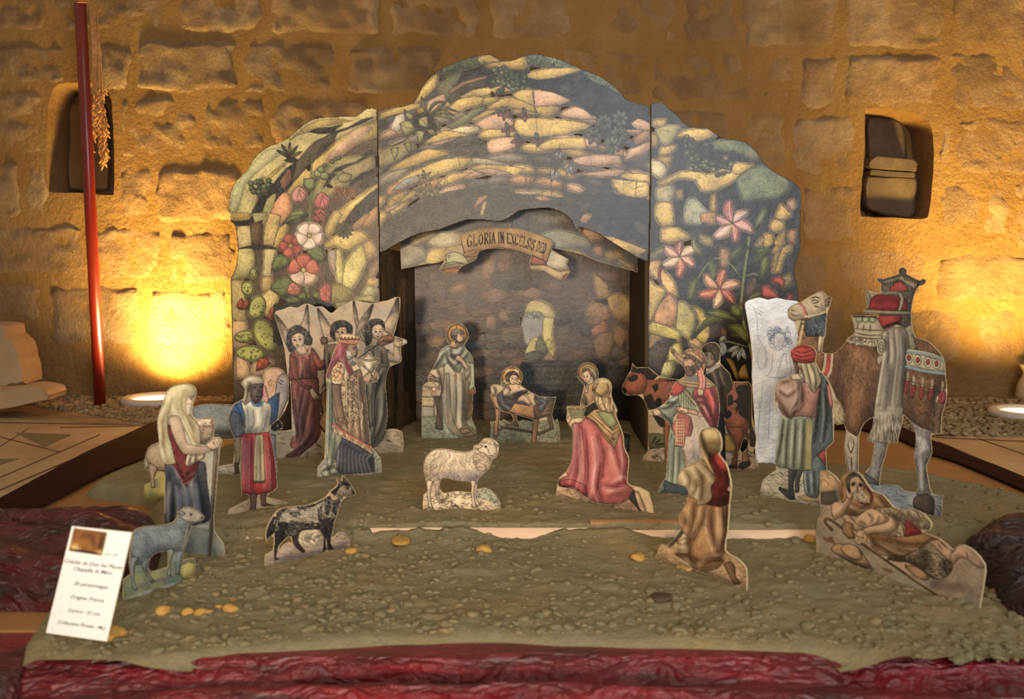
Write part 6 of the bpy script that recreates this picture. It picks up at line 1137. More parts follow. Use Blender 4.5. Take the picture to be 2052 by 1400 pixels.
# grey donkey
a = new(270,750, SA, (440,210,1160,810),(150,150,140), seed=14)
a.P('body', (128,138,136),[(445,290),(470,250),(560,232),(760,240),(900,250),(1080,330),(1140,380),(1140,420),(1100,430),(1060,400),(900,470),(780,500),(620,490),(480,440)], vol=.45, r=12); a.L([(620,450),(700,460),(800,460),(900,440)], w=16, soft=16, a=.75, inn='body'); a.fur('body', 220,10,0,[(70,76,76),(170,176,170)], .4); a.P('muzzle', (46,42,42),[(1060,390),(1120,360),(1148,400),(1120,432),(1080,430)], vol=.4); a.E('muzzle', (150,140,130),1112,400,10,14)
a.P('leg', (130,118,96),[(775,480),(830,480),(830,620),(810,700),(815,770),(780,770),(785,660)], vol=.5); a.P('leg', (60,52,46),[(780,700),(810,700),(818,778),(776,778)], vol=.3); a.P('leg', (120,124,120),[(1060,470),(1100,480),(1100,640),(1070,640)], vol=.4)
a.P('painted_ground', (166,158,140),[(550,720),(700,700),(830,700),(1100,640),(1110,780),(560,805)], ink=.3, sm=2); a.fur('painted_ground', 110,11, .1,[(50,46,44),(84,80,74)], .6,1.3); a.P('leg', (60,52,46),[(782,690),(808,690),(815,776),(778,776)], vol=.3)
card('donkey_cutout', 'paper cutout of a grey donkey standing behind the white bearded shepherd and the jar bearer', 'cutout figure', a, [(440,290),(465,248),(560,229),(760,236),(900,246),(1080,320),(1150,380),(1150,425),(1105,440),(1105,640),(1112,785),(560,808),(548,720),(765,695),(772,505),(620,500),(478,450)],((560,800),(1110,780)))
# small sheep behind the shepherd
a = new(270,750, SA, (70,520,420,995),(196,176,110), seed=15)
a.P('painted_ground', (176,164,84),[(78,860),(140,830),(230,810),(400,830),(400,990),(80,985)], ink=.2, sm=2); a.blot('painted_ground', [(120,128,80),(100,120,130),(210,190,90)],20,12, .5)
a.P('fleece', (190,166,132),[(85,650),(110,580),(170,540),(240,530),(400,560),(400,740),(230,750),(150,740),(130,700)], vol=.45); a.P('leg', (176,150,118),[(120,690),(175,730),(150,800),(160,880),(130,880),(125,790),(110,730)], vol=.4); a.P('tail', (196,172,136),[(85,640),(105,690),(100,740),(80,700)], vol=.3); a.curls('fleece', 60,5,[(120,98,76),(214,194,160)], .4)
card('hind_sheep_cutout', 'paper cutout of a small sheep seen from its hind end behind the white bearded shepherd', 'cutout figure', a, [(76,988),(76,858),(122,838),(118,760),(80,735),(76,660),(105,570),(170,532),(300,525),(415,560),(415,990)],((80,984),(410,990)))
# white bearded shepherd with staff
a = new(270,750, SA, (170,65,700,1500),(164,158,136), seed=16)
a.P('painted_ground', (140,136,120),[(230,1140),(420,1190),(600,1220),(690,1320),(690,1420),(560,1430),(300,1420),(230,1380)], ink=.3, sm=2, vol=.2); a.blot('painted_ground', [(60,60,66),(160,140,116),(110,118,108)],26,16, .5)
a.P('robe', (86,88,98),[(235,690),(400,680),(540,690),(560,850),(590,1100),(540,1150),(420,1170),(240,1160)], vol=.4, r=12); a.G([(270,760),(275,950),(270,1150)],[(330,850),(320,1000),(320,1150)],[(380,870),(390,1010),(385,1150)],[(440,840),(450,1000),(460,1150)],[(490,760),(510,950),(540,1130)], w=20, d=.6, col=(22,22,30), hi=.5); a.L([(355,900),(350,1150)],[(415,900),(420,1150)],[(475,860),(505,1140)], w=9, soft=9, col=(150,156,170), a=.6, inn='robe')
a.P('tunic', (130,44,44),[(240,400),(300,400),(400,620),(500,680),(460,800),(400,870),(350,820),(320,740),(270,650)], vol=.4); a.G([(330,700),(380,800),(450,740)],[(340,740),(390,830),(440,790)], w=9, d=.5, col=(60,10,20)); a.fur('tunic', 60,10,1.4,[(90,20,24),(176,90,70)], .5)
a.P('bag', (150,122,96),[(480,400),(540,340),(600,350),(615,410),(600,480),(540,540),(490,500)], vol=.45); a.P('bag', (206,180,146),[(480,370),(530,345),(600,345),(590,400),(500,400)], vol=.3); a.curls('bag', 40,5,[(90,70,54),(220,196,160)], .5)
SH = (208,176,142)
a.P('veil', (208,190,140),[(225,230),(250,140),(310,90),(400,75),(460,100),(470,150),(440,180),(410,200),(405,260),(440,330),(500,400),(515,500),(500,640),(470,620),(430,500),(390,420),(330,330),(260,330),(260,450),(290,560),(320,690),(240,700),(200,620),(190,480),(180,350)], vol=.35, r=10)
a.G([(250,240),(215,400),(230,560),(260,680)],[(300,180),(250,330)],[(340,150),(330,260),(400,380),(460,520)],[(390,120),(360,240),(430,380),(490,560)],[(420,320),(470,440)],[(230,420),(220,560)], w=11, d=.28, col=(110,90,50))
a.P('face', SH, [(420,180),(455,170),(450,215),(440,240),(410,250),(400,215)], vol=.3, ink=.4); a.P('beard', (200,184,150),[(400,230),(440,232),(430,300),(415,330),(400,280)], vol=.3, ink=.4); a.L([(430,195),(450,192)],[(425,183),(452,178)], w=2, a=.8)
a.P('arm', SH, [(270,350),(320,320),(360,350),(385,450),(410,540),(540,560),(640,540),(650,575),(540,610),(400,625),(340,560),(290,450)], vol=.4, ink=.5); a.P('hand', SH, [(555,550),(600,510),(650,498),(672,520),(660,560),(600,585)], vol=.3); a.L([(610,520),(630,560)],[(630,512),(650,556)],[(648,508),(664,545)], w=1.6)
a.P('staff', (150,130,104),[(622,590),(648,590),(614,1150),(590,1420),(570,1420),(590,1150)], sm=1, vol=.5); a.L([(636,590),(602,1150),(580,1420)], w=2.2, a=.7, sm=1); a.P('veil', (206,184,140),[(410,620),(470,640),(545,620),(530,655),(480,680),(420,715),(395,700)], vol=.4); a.G([(440,640),(420,700)],[(480,640),(470,680)], w=8)
card('veiled_shepherd_cutout', 'paper cutout of a bearded shepherd in long cream head veil leaning on a staff', 'cutout figure', a, [(232,1160),(232,720),(200,640),(185,480),(175,350),(220,220),(245,135),(310,85),(400,70),(465,95),(478,150),(458,215),(445,310),(480,350),(540,335),(605,340),(620,410),(610,490),(655,490),(680,520),(660,585),(625,1000),(615,1215),(690,1320),(692,1425),(560,1440),(300,1425),(232,1380)],((235,1405),(692,1425)))
# bull with herdsman
SF = 300/1167.
a = new(1230,650, SF, (55,130,1130,1200),(176,150,120), seed=21)
RD = (152,82,56)
a.P('painted_ground', (176,150,126),[(225,1030),(290,970),(420,940),(860,990),(1000,980),(1090,1010),(1130,1120),(1110,1165),(900,1150),(640,1120),(420,1110),(220,1085)], ink=.5, sm=2); a.fur('painted_ground', 140,14, .3,[(50,42,38),(90,72,60)], .7,1.6, .6, .6); a.P('painted_ground', (90,92,54),[(270,850),(410,860),(415,950),(280,970)], ink=.4, sm=2); a.P('painted_ground', (190,150,60),[(860,850),(900,870),(960,990),(870,990)], sm=2)
a.L([(300,930),(330,870)],[(320,935),(370,890)],[(330,940),(400,925)], w=3.5, a=.85)
a.P('leg', RD, [(380,640),(450,640),(430,900),(425,1090),(400,1090),(395,860)], vol=.5); a.P('leg', (128,92,72),[(1000,850),(1050,860),(1040,960),(1060,1060),(1060,1100),(980,1120),(1000,1060)], vol=.5)
a.P('body', RD, [(220,440),(330,420),(480,430),(700,440),(930,450),(1040,450),(1070,490),(1070,640),(1040,760),(1040,860),(980,880),(900,850),(860,760),(600,730),(400,680),(280,650),(240,560)], vol=.45, r=12)
a.P('leg', RD, [(880,800),(1000,800),(1010,880),(970,980),(960,1080),(950,1130),(905,1120),(940,1000),(950,930)], vol=.45)
a.P('hoof', (46,42,42),[(905,1095),(950,1100),(965,1130),(925,1148),(900,1125)]); a.P('hoof', (46,42,42),[(985,1080),(1050,1065),(1060,1095),(1010,1125),(970,1115)])
for P in ([(950,500),(990,470),(1060,480),(1070,640),(1040,740),(980,700),(960,620),(930,600),(970,560)],[(890,560),(920,545),(930,610),(890,640)],[(875,690),(900,665),(920,700),(890,735),(865,720)],[(940,650),(965,640),(960,690)],[(300,480),(340,460),(345,500),(320,530)],[(330,440),(470,430),(520,445),(400,440)],[(240,570),(290,540),(320,600),(340,570),(370,580),(360,650),(300,660),(260,640)],[(440,500),(480,480),(470,530),(450,540)],[(230,350),(300,360),(350,420),(280,430),(225,400)],[(310,700),(390,690),(400,800),(360,780)]): a.P('spot', (40,30,28), P, ink=.4, vol=.2); 
a.fur('body', 500,10, .6,[(90,44,30),(190,116,84),(50,30,24)], .4); a.fur('spot', 90,8, .6,[(80,56,46),(20,16,14)], .5)
a.P('head', (160,82,52),[(70,500),(95,440),(130,385),(190,370),(240,390),(260,460),(235,520),(180,540),(110,545),(75,530)], vol=.4); a.P('head', (44,32,28),[(110,420),(150,390),(185,395),(180,430),(130,445)], ink=.4); a.P('muzzle', (40,34,32),[(64,500),(90,495),(100,525),(75,535)]); a.L([(85,545),(130,550)], w=4, col=(190,120,96)); a.P('horn', (50,38,32),[(135,360),(150,330),(150,310),(170,345),(260,345),(280,360),(240,380),(170,375)]); a.P('mane', (44,32,28),[(170,350),(260,340),(340,400),(300,430),(240,390),(180,370)], ink=.4); a.curls('mane', 40,4,[(20,16,14),(90,64,50)], .6)
a.P('tail', (60,40,32),[(1045,460),(1080,490),(1070,640),(1070,780),(1105,880),(1095,950),(1065,935),(1060,820),(1045,700),(1055,560)], vol=.4); a.fur('tail', 40,12,1.3,[(20,16,14),(110,76,58)], .7)
# herdsman
a.P('herdsman_coat', (92,72,52),[(720,390),(800,320),(850,320),(910,400),(920,500),(880,550),(880,680),(850,740),(870,1040),(760,900),(720,620)], vol=.5, r=12); a.G([(740,400),(780,520),(790,700)],[(800,350),(840,460),(850,620)],[(860,360),(890,450)],[(830,700),(850,900)], w=12, d=.5); a.P('herdsman_coat', (50,44,42),[(810,660),(855,730),(870,1060),(800,1000)], vol=.3); a.L([(722,385),(790,335),(830,318)], w=6, col=(176,166,150), a=.8); a.P('herdsman_head', (150,122,98),[(705,230),(740,200),(790,220),(790,300),(745,335),(715,320),(720,290),(700,285)], vol=.45); a.P('hair', (72,58,46),[(690,190),(720,155),(780,145),(825,180),(830,240),(800,290),(770,250),(760,215),(700,215)], vol=.5); a.fur('hair', 90,9, .9,[(36,28,22),(126,104,80)], .6); a.L([(712,245),(732,243)],[(708,232),(735,230)],[(716,300),(730,298)], w=1.8, a=.9); a.E('herdsman_head', (150,116,90),770,255,12,20)
card('bull_cutout', 'paper cutout of a red and black bull with a dark haired herdsman', 'cutout figure', a, [(222,1088),(228,1025),(265,985),(268,680),(235,590),(180,548),(100,555),(62,515),(70,470),(110,390),(135,350),(145,300),(175,335),(270,335),(350,400),(480,425),(640,430),(720,380),(700,280),(685,190),(720,150),(790,138),(832,190),(830,300),(905,380),(925,445),(1040,445),(1078,490),(1078,700),(1110,890),(1100,960),(1085,1000),(1130,1100),(1120,1165),(900,1152),(640,1120)],((222,1085),(1125,1155)), holes=[[(1010,890),(1045,900),(1040,960),(1000,1000),(985,970)]])
# king in red cape
a = new(1230,650, SF, (270,150,840,1370),(176,150,118), seed=22)
a.P('painted_ground', (96,96,94),[(330,1340),(360,1250),(420,1200),(640,1200),(830,1100),(900,1180),(560,1350)], ink=.3); 
a.P('tunic', (176,150,124),[(540,700),(640,700),(760,760),(800,900),(760,1200),(640,1200),(560,1120),(520,960)], vol=.35); a.fur('tunic', 120,22,1.7,[(110,84,70),(206,180,150)], .4); a.L([(520,960),(560,1110)],[(540,955),(575,1100)], w=3, col=(150,80,64))
a.P('robe', (150,154,112),[(430,780),(500,880),(530,960),(560,1110),(560,1280),(400,1300),(400,1200),(420,1100)], vol=.45); a.G([(450,860),(440,1050),(420,1210)],[(480,900),(470,1060),(455,1230)],[(510,960),(510,1100),(500,1240)], w=10, d=.5, col=(40,46,40), hi=.4); a.P('hem', (56,70,74),[(395,1210),(450,1235),(580,1270),(640,1280),(560,1330),(400,1300)], vol=.4); a.P('hem', (120,104,62),[(400,1300),(460,1315),(580,1330),(560,1345),(400,1320)], vol=.3); a.P('shoe', (50,46,46),[(335,1340),(390,1290),(440,1330),(400,1350)], vol=.4)
a.P('sleeve', (140,144,118),[(345,655),(420,590),(520,540),(520,640),(460,720),(450,790),(400,740)], vol=.45); a.G([(360,660),(440,640),(510,580)],[(370,690),(430,740),(450,780)],[(400,610),(470,610)], w=9, d=.5); a.hand('hand', 315,685,54,3.05,(196,156,116)); a.P('hand', (196,156,116),[(300,665),(350,660),(370,700),(320,710)], vol=.3)
a.P('bodice', (140,140,100),[(510,480),(620,470),(680,560),(680,680),(520,660)], vol=.3); a.L(*[[(530+i*16,490),(524+i*19,650)] for i in range(8)], w=2, a=.6); a.P('belt', (176,124,90),[(490,640),(600,660),(690,690),(690,720),(600,695),(490,672)], vol=.2); a.curls('belt', 30,3,[(110,50,44),(220,190,140)], .7); a.P('sash', (150,134,92),[(560,500),(660,620),(640,640),(540,520)], sm=1, vol=.2); a.L(*[[(560+i*14,515+i*17),(572+i*14,520+i*17)] for i in range(7)], w=2, a=.7)
a.P('cape', (184,60,52),[(440,540),(480,450),(560,460),(560,500),(500,550)], vol=.4); a.P('cape', (184,60,52),[(640,480),(740,450),(790,490),(820,600),(820,720),(790,830),(740,780),(690,690),(640,590),(620,560)], vol=.4); a.G([(650,580),(700,680),(780,800)],[(680,560),(740,650),(790,770)],[(640,560),(700,560),(730,590)],[(760,500),(800,600),(800,700)],[(670,600),(720,620),(760,700)], w=10, d=.5, col=(70,14,18))
a.P('collar', (166,132,86),[(500,440),(560,405),(640,400),(700,410),(790,480),(720,500),(600,490),(520,470)], vol=.25); a.L([(520,450),(620,465),(780,475)],[(530,430),(640,440),(750,450)],[(545,415),(640,420),(720,425)], w=3, col=(110,70,50), a=.8); a.L([(560,430),(640,425),(710,440)], w=8, soft=4, col=(90,110,120), a=.7)
a.P('tabard', (176,90,70),[(510,690),(560,700),(600,720),(620,800),(600,870),(560,870),(545,955),(470,945),(480,870),(450,800),(490,730)], sm=1, vol=.3)
for i in range(5): a.L([(492+i*14,720),(480+i*16,940)], w=2.2, col=(206,160,110), a=.8, sm=1, inn='tabard')
for j in range(9): a.L([(465,740+j*24),(560,750+j*24)], w=2.2, col=(200,150,100), a=.8, sm=1, inn='tabard')
a.L(*[[(500+16*(k % 4),720+24*(k//4)),(508+16*(k % 4),735+24*(k//4))] for k in range(36)], w=2.6, col=(90,40,36), a=.6, inn='tabard'); a.L([(600,730),(580,860)],[(610,740),(600,850)], w=2, a=.5)
a.P('ribbon', (186,96,84),[(640,290),(660,280),(720,410),(700,545),(650,540),(660,440)], sm=2, vol=.3); a.L([(650,290),(680,420),(670,540)],[(662,290),(705,420),(690,540)], w=2, col=(214,170,130)); a.P('ribbon', (176,140,96),[(650,500),(700,505),(700,550),(655,555)], sm=1, ink=.8)
a.P('head', (190,140,102),[(545,270),(580,250),(630,270),(640,330),(620,400),(570,400),(560,340),(540,310)], vol=.4); a.P('beard', (104,76,54),[(550,335),(580,320),(600,330),(620,310),(640,350),(610,395),(575,400),(560,370)], vol=.5, ink=.5); a.curls('beard', 40,3.5,[(50,36,26),(150,116,82)], .6); a.L([(553,282),(575,282)],[(550,270),(580,268)],[(572,348),(558,342)],[(545,290),(538,308),(552,314)], w=1.8, a=.9); a.E('head', (190,140,102),622,305,12,20)
a.P('hair', (112,84,60),[(560,250),(600,240),(660,270),(690,310),(660,360),(640,300),(600,270),(555,270)], vol=.5); a.curls('hair', 40,4,[(50,36,26),(160,126,92)], .6); a.P('turban', (150,104,70),[(545,225),(580,195),(650,195),(700,230),(710,290),(690,310),(650,260),(580,235)], vol=.45); a.L([(560,215),(620,230),(690,290)], w=3.5, col=(206,160,110)); a.curls('turban', 30,4,[(80,44,34),(200,156,110)], .5)
a.P('hand', (186,140,104),[(545,300),(500,270),(450,205),(445,180),(470,200),(500,230),(545,265)], vol=.3); a.L([(455,195),(475,225)],[(445,215),(470,235)],[(470,185),(490,215)], w=2, a=.8)
a.P('cup', (190,120,50),[(690,310),(712,300),(712,340),(695,350)], ink=.7)
card('red_cape_king_cutout', 'paper cutout of a turbaned king in red cape and patterned tabard stretching out one hand', 'cutout figure', a, [(332,1342),(370,1240),(405,1190),(425,900),(440,790),(400,745),(350,710),(275,700),(272,670),(345,650),(430,580),(440,530),(480,450),(555,400),(545,330),(500,285),(440,215),(440,178),(470,185),(510,230),(540,245),(555,205),(590,190),(655,192),(705,228),(715,300),(700,370),(705,405),(795,480),(826,620),(820,740),(800,880),(850,1080),(840,1240),(560,1350),(400,1352)],((332,1335),(830,1352)))
# kneeling brown shepherd
a = new(1300,840, .25,(45,70,790,1380),(190,156,110), seed=23)
a.P('painted_ground', (190,146,96),[(50,1110),(100,1000),(330,1060),(560,1060),(700,1120),(785,1200),(780,1370),(680,1330),(480,1250),(300,1180),(60,1130)], ink=.3, sm=2); a.fur('painted_ground', 160,12, .5,[(80,60,40),(206,176,116),(60,54,46)], .55,1.3, .6, .5); a.L([(330,1200),(480,1260),(560,1290),(700,1330)], w=16, soft=14, a=.6, col=(40,40,44), inn='painted_ground')
BR = (178,124,72)
a.P('foot', (206,170,120),[(230,985),(300,950),(310,990),(260,1000)], vol=.3); a.P('staff', (110,100,80),[(260,895),(275,905),(170,1025),(158,1015)], sm=1)
a.P('robe', BR, [(320,590),(420,640),(540,690),(630,680),(630,900),(610,1060),(580,1100),(600,1140),(540,1200),(400,1210),(330,1160),(215,1080),(300,1075),(330,1060),(330,960),(250,860),(240,780),(290,690)], vol=.45, r=12)
a.G([(370,680),(350,850),(320,1000),(330,1060)],[(460,690),(440,800),(370,960)],[(510,700),(500,860),(540,1000),(570,1090)],[(590,700),(600,860),(580,1040)],[(280,760),(300,840)],[(330,1080),(400,1130),(500,1100),(580,1110)],[(240,1075),(320,1100),(380,1180)],[(430,1180),(500,1140),(580,1130)],[(620,720),(625,900),(605,1040)], w=15, d=.5, col=(60,34,16)); a.L([(430,860),(400,1000)],[(560,780),(575,940)],[(300,700),(280,800)], w=12, soft=12, col=(230,180,116), a=.4, inn='robe')
a.P('leg', (128,92,62),[(600,1160),(650,1140),(690,1180),(700,1260),(740,1310),(700,1325),(660,1280)], vol=.5)
CR = (210,178,124)
a.P('shirt', CR, [(240,440),(290,390),(380,350),(420,320),(470,370),(540,470),(500,560),(505,640),(440,680),(390,695),(380,640),(330,620),(300,540),(235,510)], vol=.4); a.G([(380,380),(430,470),(420,620)],[(420,350),(500,420),(530,480)],[(350,600),(380,560),(380,500)],[(440,560),(420,640)],[(300,420),(330,480),(320,560)], w=14, d=.5, col=(80,60,34)); a.L([(400,440),(450,520)], w=26, soft=24, a=.4, col=(70,52,30), inn='shirt')
a.P('hood', (196,158,96),[(410,110),(440,80),(440,200),(500,340),(540,460),(480,400),(420,260),(405,180)], vol=.5); a.P('vest', (110,30,24),[(480,270),(540,270),(600,350),(640,450),(640,660),(560,700),(460,680),(510,620),(500,540),(540,470),(480,330)], vol=.5, r=12); a.fur('vest', 120,12,1.4,[(60,10,10),(150,50,40),(180,70,52)], .45); a.L([(545,280),(580,360)],[(560,310),(610,400)], w=12, soft=9, col=(206,66,46), a=.8, inn='vest'); a.P('vest', (206,160,110),[(630,560),(655,530),(658,560),(640,580)], ink=.5)
a.P('hood', (206,172,112),[(430,100),(480,72),(540,90),(580,160),(580,220),(550,270),(490,270),(450,210),(430,150)], vol=.5, r=12); a.L([(460,210),(500,190),(560,200)],[(480,255),(520,262),(555,250)], w=14, soft=12, col=(90,66,34), a=.6, inn='hood'); a.L([(450,110),(510,100),(550,130)], w=12, soft=12, col=(232,206,150), a=.6, inn='hood'); a.G([(425,130),(450,230),(500,330)], w=12)
card('kneeling_shepherd_cutout', 'paper cutout of a kneeling shepherd seen from behind in brown robe and dark red vest', 'cutout figure', a, [(50,1115),(95,1000),(150,1010),(255,890),(238,785),(290,690),(318,600),(300,545),(235,510),(240,440),(290,385),(400,330),(415,290),(403,180),(408,110),(445,72),(510,68),(565,110),(582,190),(575,250),(558,280),(620,360),(645,450),(660,540),(645,680),(630,900),(610,1050),(700,1110),(780,1195),(782,1375),(640,1310),(480,1250),(300,1180),(70,1135)],((60,1125),(782,1368)))
# glossy right angel card, its silvery white glare painted into the print colours
SH_ = 220/670.
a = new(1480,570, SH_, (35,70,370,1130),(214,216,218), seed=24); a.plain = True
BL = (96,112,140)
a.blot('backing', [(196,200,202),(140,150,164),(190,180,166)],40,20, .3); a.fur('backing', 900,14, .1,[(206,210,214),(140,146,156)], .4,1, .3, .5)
LL = lambda *l, **k: a.L(*l, col=BL, a=.75, **k)
LL([(200,290),(190,330),(215,370),(240,400),(275,385),(300,350),(305,310),(280,280),(240,270),(205,285)], w=1.3); a.curls('backing', 90,5,[BL, (120,130,150)], .6,1.1,[(180,270),(310,260),(320,330),(300,400),(200,390),(180,340)]); a.curls('backing', 60,6,[(70,84,110)], .7,1.3,[(190,285),(225,270),(285,275),(312,320),(300,380),(280,330),(225,305),(205,370),(188,330)]); a.E(None, (190,188,188),248,338,32,42, ink=.5, vol=.1, inkc=BL); LL([(228,328),(240,326)],[(256,326),(268,328)],[(248,335),(246,348),(252,349)],[(240,360),(258,360)], w=1.4)
LL([(150,370),(165,430),(160,500),(130,520),(115,460),(125,400),(150,370)],[(160,380),(175,430),(168,510)],[(90,130),(110,200),(120,320),(150,370)],[(80,150),(140,190),(110,160)],[(85,140),(150,170)],[(210,420),(200,520),(170,560)],[(230,480),(280,420),(300,430)],[(270,430),(250,500),(230,560)],[(290,430),(300,520)],[(310,420),(320,520),(310,560)],[(160,560),(230,570),(300,560)],[(150,590),(140,700),(120,900),(130,1000)],[(200,620),(190,760),(180,960)],[(240,620),(230,800)],[(130,700),(120,860)], w=1.4)
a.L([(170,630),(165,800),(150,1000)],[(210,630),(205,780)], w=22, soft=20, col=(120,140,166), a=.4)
card('glossy_angel_cutout', 'glossy paper cutout of an angel beside the camel driver, silvery white glare painted in', 'cutout figure', a, [(110,1110),(100,1000),(95,800),(80,560),(82,420),(60,250),(38,130),(45,105),(75,90),(130,78),(180,92),(230,80),(290,92),(340,98),(365,105),(365,1120),(215,1122),(170,1112)],((110,1106),(365,1110)), mat=M_SILK, plabels=None)
# camel driver
a = new(1480,570, SH_, (135,365,580,1370),(180,164,130), seed=31)
a.P('painted_ground', (176,164,134),[(140,1300),(150,1190),(250,1120),(440,1120),(540,1130),(540,1350),(480,1365)], ink=.3, sm=2); a.fur('painted_ground', 120,12, .2,[(50,50,50),(90,90,84)], .6,1.3, .4, .5); a.P('painted_ground', (170,140,90),[(360,1290),(500,1280),(520,1330),(400,1320)], ink=.3); a.L([(430,1140),(420,1230),(450,1280)],[(470,1150),(480,1260)], w=3)
a.P('leg', (74,76,76),[(305,1120),(350,1130),(335,1230),(345,1310),(310,1310),(245,1250),(250,1235),(305,1255)], vol=.4); a.P('leg', (80,80,78),[(350,1130),(395,1130),(370,1200),(370,1260),(345,1270)], vol=.4)
a.P('cloak', (104,116,116),[(500,540),(540,570),(560,700),(575,950),(570,980),(485,1040),(480,1140),(430,1140),(450,800)], vol=.45); a.P('cloak_lining', (176,70,64),[(485,1040),(530,1005),(535,1130),(500,1090)], sm=2, vol=.3); a.P('cloak', (110,122,120),[(400,1130),(480,1040),(535,1130),(480,1300),(410,1280)], vol=.4); a.G([(420,1150),(430,1270)],[(460,1130),(465,1270)], w=8)
a.P('cloak_lining', (190,110,104),[(535,590),(560,640),(575,730),(560,760),(545,680)], vol=.3)
a.P('skirt', (132,138,112),[(270,790),(370,800),(470,810),(450,900),(440,1130),(330,1130),(250,1110),(220,1080),(230,960)], vol=.4, r=10); a.P('skirt', (150,140,90),[(410,820),(450,820),(445,1130),(400,1130)], sm=1, ink=.3, vol=.2); a.G([(275,830),(260,960),(235,1080)],[(310,830),(295,960),(290,1110)],[(350,830),(345,960),(335,1110)],[(400,830),(395,980),(385,1120)], w=9, d=.4)
a.L([(480,620),(480,800),(450,980),(440,1130)],[(510,570),(520,760),(490,960)], w=24, soft=12, col=(66,78,82), a=.6, inn='cloak'); a.G([(500,580),(490,760),(460,960)],[(530,640),(540,800),(520,960)], w=9, d=.5); a.fur('cloak', 120,10,1.5,[(50,60,64),(140,150,148)], .4)
a.P('tunic', (184,126,110),[(330,550),(400,570),(470,640),(500,620),(480,720),(470,810),(370,800),(300,810),(260,770),(250,660)], vol=.4); a.P('sleeve', (170,134,112),[(225,640),(240,590),(320,560),(380,580),(390,700),(350,770),(320,820),(290,790),(240,740),(215,740),(230,690)], vol=.5, r=10); a.G([(250,650),(300,680),(360,640)],[(240,690),(280,770),(310,810)],[(370,600),(375,690),(330,780)],[(260,600),(310,590)],[(400,620),(390,740),(330,800)], w=10, d=.4, col=(80,46,40)); a.L([(220,700),(220,745)],[(235,720),(232,760)], w=4, col=(200,184,160))
a.P('veil', (206,186,140),[(335,470),(460,470),(490,540),(505,590),(465,660),(440,640),(420,600),(380,590),(370,560),(385,520)], vol=.4); a.G([(380,490),(400,560),(400,595)],[(410,480),(430,560),(450,640)],[(440,480),(470,560),(470,640)], w=9, d=.4); a.P('face', (110,80,62),[(335,470),(360,480),(365,540),(345,540),(332,510)], vol=.3); a.P('veil', (196,170,136),[(320,560),(360,540),(390,580),(330,580)], vol=.3)
RT = (196,66,58)
a.P('turban', RT, [(318,410),(340,385),(390,368),(440,380),(468,410),(472,450),(450,475),(380,478),(335,460)], vol=.4, lw=1.5); a.L([(325,420),(380,440),(465,425)],[(335,400),(390,415),(455,400)],[(340,450),(400,462),(465,450)],[(345,392),(390,380),(440,392)], w=1.6)
card('camel_driver_cutout', 'paper cutout of a camel driver seen from behind in red turban and grey green cloak', 'cutout figure', a, [(138,1305),(148,1190),(230,1130),(222,1085),(235,950),(268,800),(238,750),(212,745),(225,640),(245,590),(320,555),(345,540),(330,470),(316,410),(345,380),(395,364),(450,380),(475,420),(468,470),(500,530),(548,590),(578,720),(578,960),(532,1005),(538,1135),(498,1180),(498,1368)],((140,1302),(498,1362)))
# camel with howdah
SI = 360/916.
a = new(1560,520, SI, (45,38,865,1375),(190,168,134), step=1.1, seed=32)
a.P('painted_ground', (150,150,146),[(440,1150),(600,1150),(640,1180),(720,1190),(835,1200),(828,1370),(560,1370),(440,1300)], ink=.3, sm=2); a.fur('painted_ground', 160,13, .25,[(50,54,60),(84,88,92)], .6,1.3, .4, .4)
CB, CG = (132,88,56),(140,130,118)
a.P('far_leg', CG, [(488,920),(555,930),(540,1000),(520,1060),(510,1150),(440,1110),(470,1060)], vol=.45, ink=.7); a.P('leg', (182,160,126),[(330,780),(410,850),(405,950),(400,1085),(360,1085),(345,1000),(335,950),(345,880)], vol=.4); a.L([(365,900),(355,950),(370,985),(385,940),(370,900)],[(370,1000),(375,1080)], w=2); a.fur('leg', 90,10,1.5,[(110,90,66),(220,196,160)], .45)
a.P('hind_leg', CG, [(650,800),(790,860),(770,900),(780,980),(750,1050),(760,1130),(780,1190),(705,1200),(710,1100),(690,1010),(700,930),(670,850)], vol=.45); a.L([(700,900),(740,940),(720,990)],[(720,1020),(725,1180)], w=10, soft=10, col=(214,206,190), a=.6, inn='hind_leg'); a.L([(760,1040),(745,1150)],[(700,1020),(715,1180)], w=8, soft=8, a=.5, inn='hind_leg'); a.fur('hind_leg', 110,10,1.5,[(80,74,70),(206,198,184)], .45); a.fur('far_leg', 60,9,1.7,[(70,70,74),(180,170,156)], .5)
a.P('hoof', (96,76,62),[(695,1210),(760,1195),(795,1230),(790,1310),(750,1290),(690,1265)], vol=.45); a.P('hoof', (110,100,92),[(440,1090),(500,1130),(510,1150),(440,1130)], vol=.4)
a.P('tail', (110,78,56),[(830,700),(850,740),(830,800),(825,890),(790,880),(795,790),(810,730)], vol=.5); a.fur('tail', 50,12,1.5,[(60,40,30),(170,130,96)], .6)
a.P('body', CB, [(110,400),(200,400),(220,470),(300,470),(340,425),(500,440),(520,520),(640,560),(840,570),(850,650),(800,700),(790,870),(740,860),(690,830),(650,800),(620,760),(560,760),(480,800),(440,830),(400,900),(345,860),(330,750),(300,700),(260,610),(200,560),(150,480),(100,470)], vol=.4, r=14)
a.P('body', CB, [(690,400),(760,420),(820,480),(840,520),(720,480),(690,460)], vol=.4); a.fur('body', 1500,11, lambda x, y: 1.2+.5*math.sin(x*.02+y*.015),[(70,42,24),(96,62,38),(170,118,78),(190,140,98),(54,36,26)], .5,1, .4, .4)
a.L([(330,480),(300,580),(330,720),(360,860)],[(440,820),(480,720),(500,600)],[(660,700),(680,800),(720,860)],[(800,620),(780,780)], w=26, soft=26, col=(60,44,40), a=.45, inn='body'); a.L([(400,640),(380,760),(375,850)],[(390,460),(430,520)], w=24, soft=24, col=(190,130,84), a=.45, inn='body')
